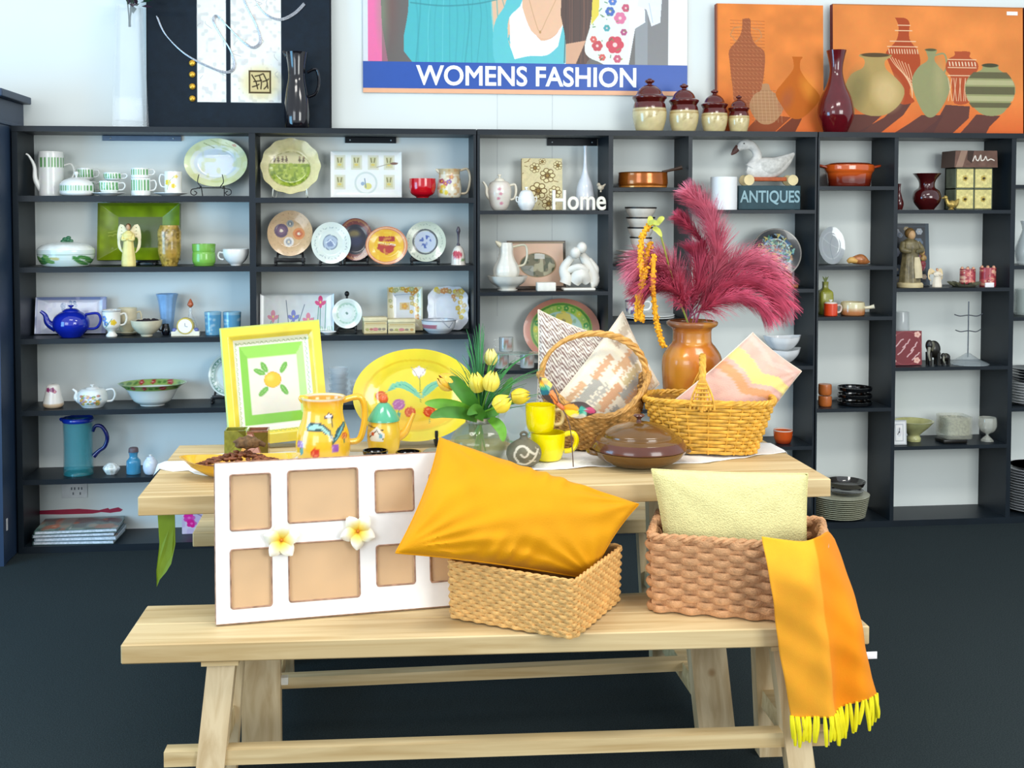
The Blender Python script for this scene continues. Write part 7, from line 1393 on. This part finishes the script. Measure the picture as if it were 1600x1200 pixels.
# casserole
Yc = -2.11; k = sc(1000, Yc); r = E('stoneware_casserole', 'round brown glazed stoneware casserole with a knobbed lid on the white runner', 'casserole', PX(1000, Yc, TR)); hT = W(1000, 700, Yc).z-TR
g1 = M('664519', .2, coat=.4, var=.18, scale=9); g2 = M('5a3226', .2, coat=.4, var=.15, scale=12)
P('body', *lathe(hollow([(.58, 0), (.66, .04), (.86, .4), (.98, .82), (1, 1)], 73*k, hT, .006, 5), 64), g1, r)
P('lid', *lathe(solid([(1.0, 0), (1.0, .08), (.93, .30), (.84, .42), (.78, .46), (.74, .60), (.5, .82), (.2, .95)], 72*k, 42*k, 5), 64), g1, r, loc=(0, 0, hT+.001))
P('lid_band', *lathe([(73.5*k, hT+.002), (73.6*k, hT+.008), (68*k, hT+14*k), (66*k, hT+14*k), (70*k, hT+.004)], 64), g2, r)
P('knob', *lathe(solid([(.55, 0), (.35, .35), (.6, .6), (1, .8), (.7, 1)], 9*k, 13*k), 24), g2, r, loc=(0, 0, hT+40*k))
for s in (-1, 1): P('lug', *tube([(s*62*k, -.03, hT*.8), (s*77*k, -.02, hT*.86), (s*77*k, .02, hT*.86), (s*62*k, .03, hT*.8)], .007, 8, 4), g1, r)
# ------------------------------------------------ orange vase
Yo = -1.745; I = Img(1034, 498, 1128, 690, 'cb7a28', 2).noise(.12, .04); I.rect(1034, 498, 1128, 508, 'a06840'); I.blot('e0a030', .04, .5, .55); I.mix((I.Y-570)/70, 'b8902c', .5); I.mix((530-I.Y)/16*(I.Y > 509), 'a8602c', .4)
vessel('orange_vase', 'tall orange glazed earthenware vase holding the pampas plumes', 'vase', 1036, 1127, 501, Yo, TT, [(.7, 0), (.84, .15), (.96, .4), (1, .6), (.97, .7), (.78, .78), (.66, .82), (.64, .88), (.66, .93), (.82, .96), (.86, .985), (.8, 1)], img=I, t=.005, seg=56, pm=PM(.25, .5), n=5)
vm_ = W(1083, 503, Yo)
PK = [M('cb5872', .9, var=.25, scale=25, spec=.1), M('db7c92', .9, var=.25, scale=25, spec=.1)]
def plume(pts, r0, n, lab, droop=.5, start=.3):
    P3 = [Vector(W(*p)) for p in pts]; base = vm_+Vector((random.uniform(-.02, .02), random.uniform(-.015, .015), 0)); ctl = [base-Vector((0, 0, .12)), base]+P3; ctl = [Vector(q) for q in cat([tuple(c-vm_) for c in ctl], 10)]
    f = E('pampas_plume', lab, 'pampas plume', vm_, 'dyed pink pampas plumes in the orange vase'); P('stem', *tube([tuple(c) for c in ctl], .0022, 6, 1, smooth=False), M('b8607a', .7), f)
    N = len(ctl)-1; V = []; F = []
    for i in range(n):
        t = start+(1-start)*random.random()**.8; q = t*N; a = int(min(q, N-1)); p = ctl[a].lerp(ctl[a+1], q-a); tg = (ctl[min(a+2, N)]-ctl[max(a-1, 0)]).normalized()
        rad = Vector((random.gauss(0, 1), random.gauss(0, 1), random.gauss(0, 1))); rad = (rad-tg*rad.dot(tg)).normalized(); env = math.sin(PI*min(1, max(.0, (t-start)/(1-start)*.8+.2)))**.6; L = r0*random.uniform(.7, 1.5)*(.45+.55*env)
        p1 = p+tg*L*.55+rad*L*.35; p2 = p+tg*L*1.05+rad*L*.75-Vector((0, 0, 1))*L*droop*.18; p3 = p+tg*L*1.4+rad*L*1.0-Vector((0, 0, 1))*L*droop*.65
        sd = tg.cross(rad).normalized()*.0008; b = len(V)
        for j, (x, wd) in enumerate(((p, 1), (p1, 1), (p2, .8), (p3, .3))): V += [x+sd*wd, x-sd*wd]
        for j in range(3): F.append((b+2*j, b+2*j+1, b+2*j+3, b+2*j+2))
    P('plume', V, F, PK[random.randint(0, 1)], f, smooth=False)
plume([(1112, 440, -1.76), (1122, 395, -1.78), (1108, 340, -1.78), (1080, 305, -1.78)], .050, 2600, 'tallest pink pampas plume, curling up to the left', .2)
plume([(1108, 430, -1.72), (1100, 385, -1.72), (1078, 355, -1.74), (1062, 340, -1.74)], .028, 800, 'small pink pampas tip below the tallest plume', .2, .55)
plume([(1066, 455, -1.76), (1048, 425, -1.78), (1022, 412, -1.80), (1004, 420, -1.80)], .058, 2400, 'pink pampas plume fanning to the upper left', .5)
plume([(1068, 470, -1.80), (1050, 450, -1.82), (1026, 444, -1.84), (1008, 452, -1.85)], .048, 1800, 'pink pampas plume at the lower left over the orange strands', .5)
plume([(1090, 450, -1.74), (1096, 420, -1.72), (1092, 400, -1.72)], .058, 1800, 'short upright pink pampas plume in the middle of the bunch', .3)
plume([(1112, 455, -1.74), (1146, 418, -1.74), (1180, 412, -1.76), (1210, 432, -1.78)], .058, 2600, 'pink pampas plume arching to the upper right', .6)
plume([(1112, 465, -1.78), (1150, 440, -1.80), (1188, 444, -1.82), (1218, 470, -1.82)], .055, 2400, 'pink pampas plume arching right, between two others', .6)
plume([(1106, 480, -1.82), (1140, 466, -1.84), (1176, 470, -1.86), (1200, 490, -1.87)], .042, 1500, 'lowest pink pampas plume on the right, tips hanging by the vase', .6)
# orange amaranth
r = E('amaranthus_spray', 'yellow orange drooping amaranth strands with pale green leaves, left of the pampas', 'flowers', vm_)
om = M('eea41c', .8, var=.35, scale=120); 
P('stem', *tube([(0, 0, -.05), W(1052, 440, -1.80)-vm_, W(1030, 362, -1.84)-vm_, W(1014, 350, -1.85)-vm_], .003, 6, 5), M('9aa84a', .6), r)
for pts in ([(1014, 352, -1.85), (1003, 372, -1.86), (1001, 410, -1.86), (1003, 440, -1.86), (996, 470, -1.86), (996, 498, -1.86)], [(1010, 420, -1.87), (1003, 450, -1.87), (1001, 480, -1.87), (1003, 502, -1.87)], [(1022, 400, -1.87), (1020, 440, -1.88), (1024, 490, -1.87), (1030, 520, -1.87), (1037, 540, -1.87)], [(1016, 380, -1.84), (1008, 410, -1.84), (1010, 440, -1.84)]):
    pp = cat([tuple(W(*p)-vm_) for p in pts], 5); s_ = [tube(pp, .007, 7, 1, smooth=False)]
    for p in pp:
        for _ in range(7): s_.append(sphere((p[0]+random.uniform(-.008, .008), p[1]+random.uniform(-.008, .008), p[2]+random.uniform(-.006, .006)), .0045, seg=5, rings=4))
    P('strand', *J(*s_), om, r)
for p0, p1 in (((1014, 352, -1.86), (1018, 338, -1.86)), ((1020, 356, -1.86), (1034, 370, -1.88)), ((1026, 352, -1.84), (1038, 340, -1.84)), ((1014, 350, -1.86), (1030, 352, -1.9))):
    a, b = W(*p0)-vm_, W(*p1)-vm_; leaf3([a, (a+b)/2+Vector((0, 0, .006)), b], .009, M('b8bc50', .5, var=.2), r)
# ------------------------------------------------ yellow wicker basket and pink cushion
Yy = -1.968; cx_ = 1109; k = sc(cx_, Yy); h = W(cx_, 632, Yy-.1).z-TR; r = E('yellow_basket', 'golden yellow wicker basket with an upright hoop handle, holding the pink cushion', 'basket', PX(cx_, Yy, TR), None, (0, 0, -.29)); pth = ell_path(72*k, .085, 101*k, .115)
ym = M('dba63c', .5, var=.25, scale=45, bump=.2); h += 0
def sup(t, s):
    a = 2*PI*t; rx, ry = (71+26*s)*k, .074+.032*s; c, q = math.cos(a), math.sin(a); e = .62; x = rx*math.copysign(abs(c)**e, c); y = ry*math.copysign(abs(q)**e, q); n_ = math.hypot(x/rx**2, y/ry**2); return x, y, x/rx**2/n_, y/ry**2/n_
P('woven_body', *weave(sup, .004, h, 14, 34, .0045, .0055, .0045), ym, r); P('stakes', *stakes_(sup, .004, h+.004, 34, .0032), ym, r)
inn = lambda t, s: (lambda q: (q[0]*.965, q[1]*.955))(sup(t, s)); V = []; F = []; n = 40
for s in (0, .5, .97):
    for i in range(n): x, y = inn(i/n, s); V.append((x, y, .004+h*s))
for j in range(2):
    for i in range(n): F.append((j*n+i, j*n+(i+1) % n, (j+1)*n+(i+1) % n, (j+1)*n+i))
F.append(tuple(range(n))); P('inner_shell', V, F, M('a8782c', .8, var=.3), r)
P('rim', *J(*[tube([(lambda q, i: (q[0]+.005*q[2]*math.cos(i*1.1+ph), q[1]+.005*q[3]*math.cos(i*1.1+ph), h+.004+.005*math.sin(i*1.1+ph)))(sup(i/90, 1.02), i) for i in range(91)], .0052, 6, 1, smooth=False) for ph in (0, 2.1, 4.2)]), ym, r)
hy = .108; hz2 = W(1100, 557, Yy).z-TR; xo = (1100-cx_)*k; hp = [(xo, -hy*math.cos(PI*i/30), h-.02+(hz2-h+.02)*math.sin(PI*i/30)**.8) for i in range(31)]
P('handle', *J(*[tube([(x+.006*math.cos(i*.9+q*2.1), y, z_+.004*math.sin(i*.9+q*2.1)) for i, (x, y, z_) in enumerate(hp)], .006, 6, 1, smooth=False) for q in range(3)]), ym, r)
for y_ in (-1, 1):
    b = []
    for q in range(7):
        s = (q-3)/3; b.append(tube([(xo+s*18*k, y_*(hy+.004), h-.015), (xo+s*14*k, y_*(hy+.003), h+.028), (xo+s*3*k, y_*(hy-.004), h+.075+.01*(1-abs(s)))], .0038, 6, 3))
    for q in range(6): b.append(tube([(xo-(16-q*2)*k, y_*(hy+.008), h-.002+q*.013), (xo+(16-q*2)*k, y_*(hy+.008), h-.002+q*.013)], .0034, 6, 1))
    P('handle_brace', *J(*b), ym, r)
I = Img(0, 0, 140, 140, 'e6b6a4', 2).noise(.04, .06)
I.line([(104, -5), (94, 40), (82, 68), (92, 100), (90, 145)], 19, 'f3dc86', 1); I.line([(80, -5), (70, 40), (57, 68), (67, 102), (64, 145)], 13, 'e0a070', 1); I.line([(134, -5), (126, 40), (114, 70), (124, 104), (122, 145)], 9, 'ecc4b4', .8)
cushion('pink_cushion', 'pink, peach and yellow zigzag cushion tipped into the golden wicker basket', [(1046, 632, -1.97), (1176, 520, -1.90), (1252, 580, -1.89), (1180, 680, -1.97)], .10, None, I, n=50, pinch=.04, wr=.003, seed=12)
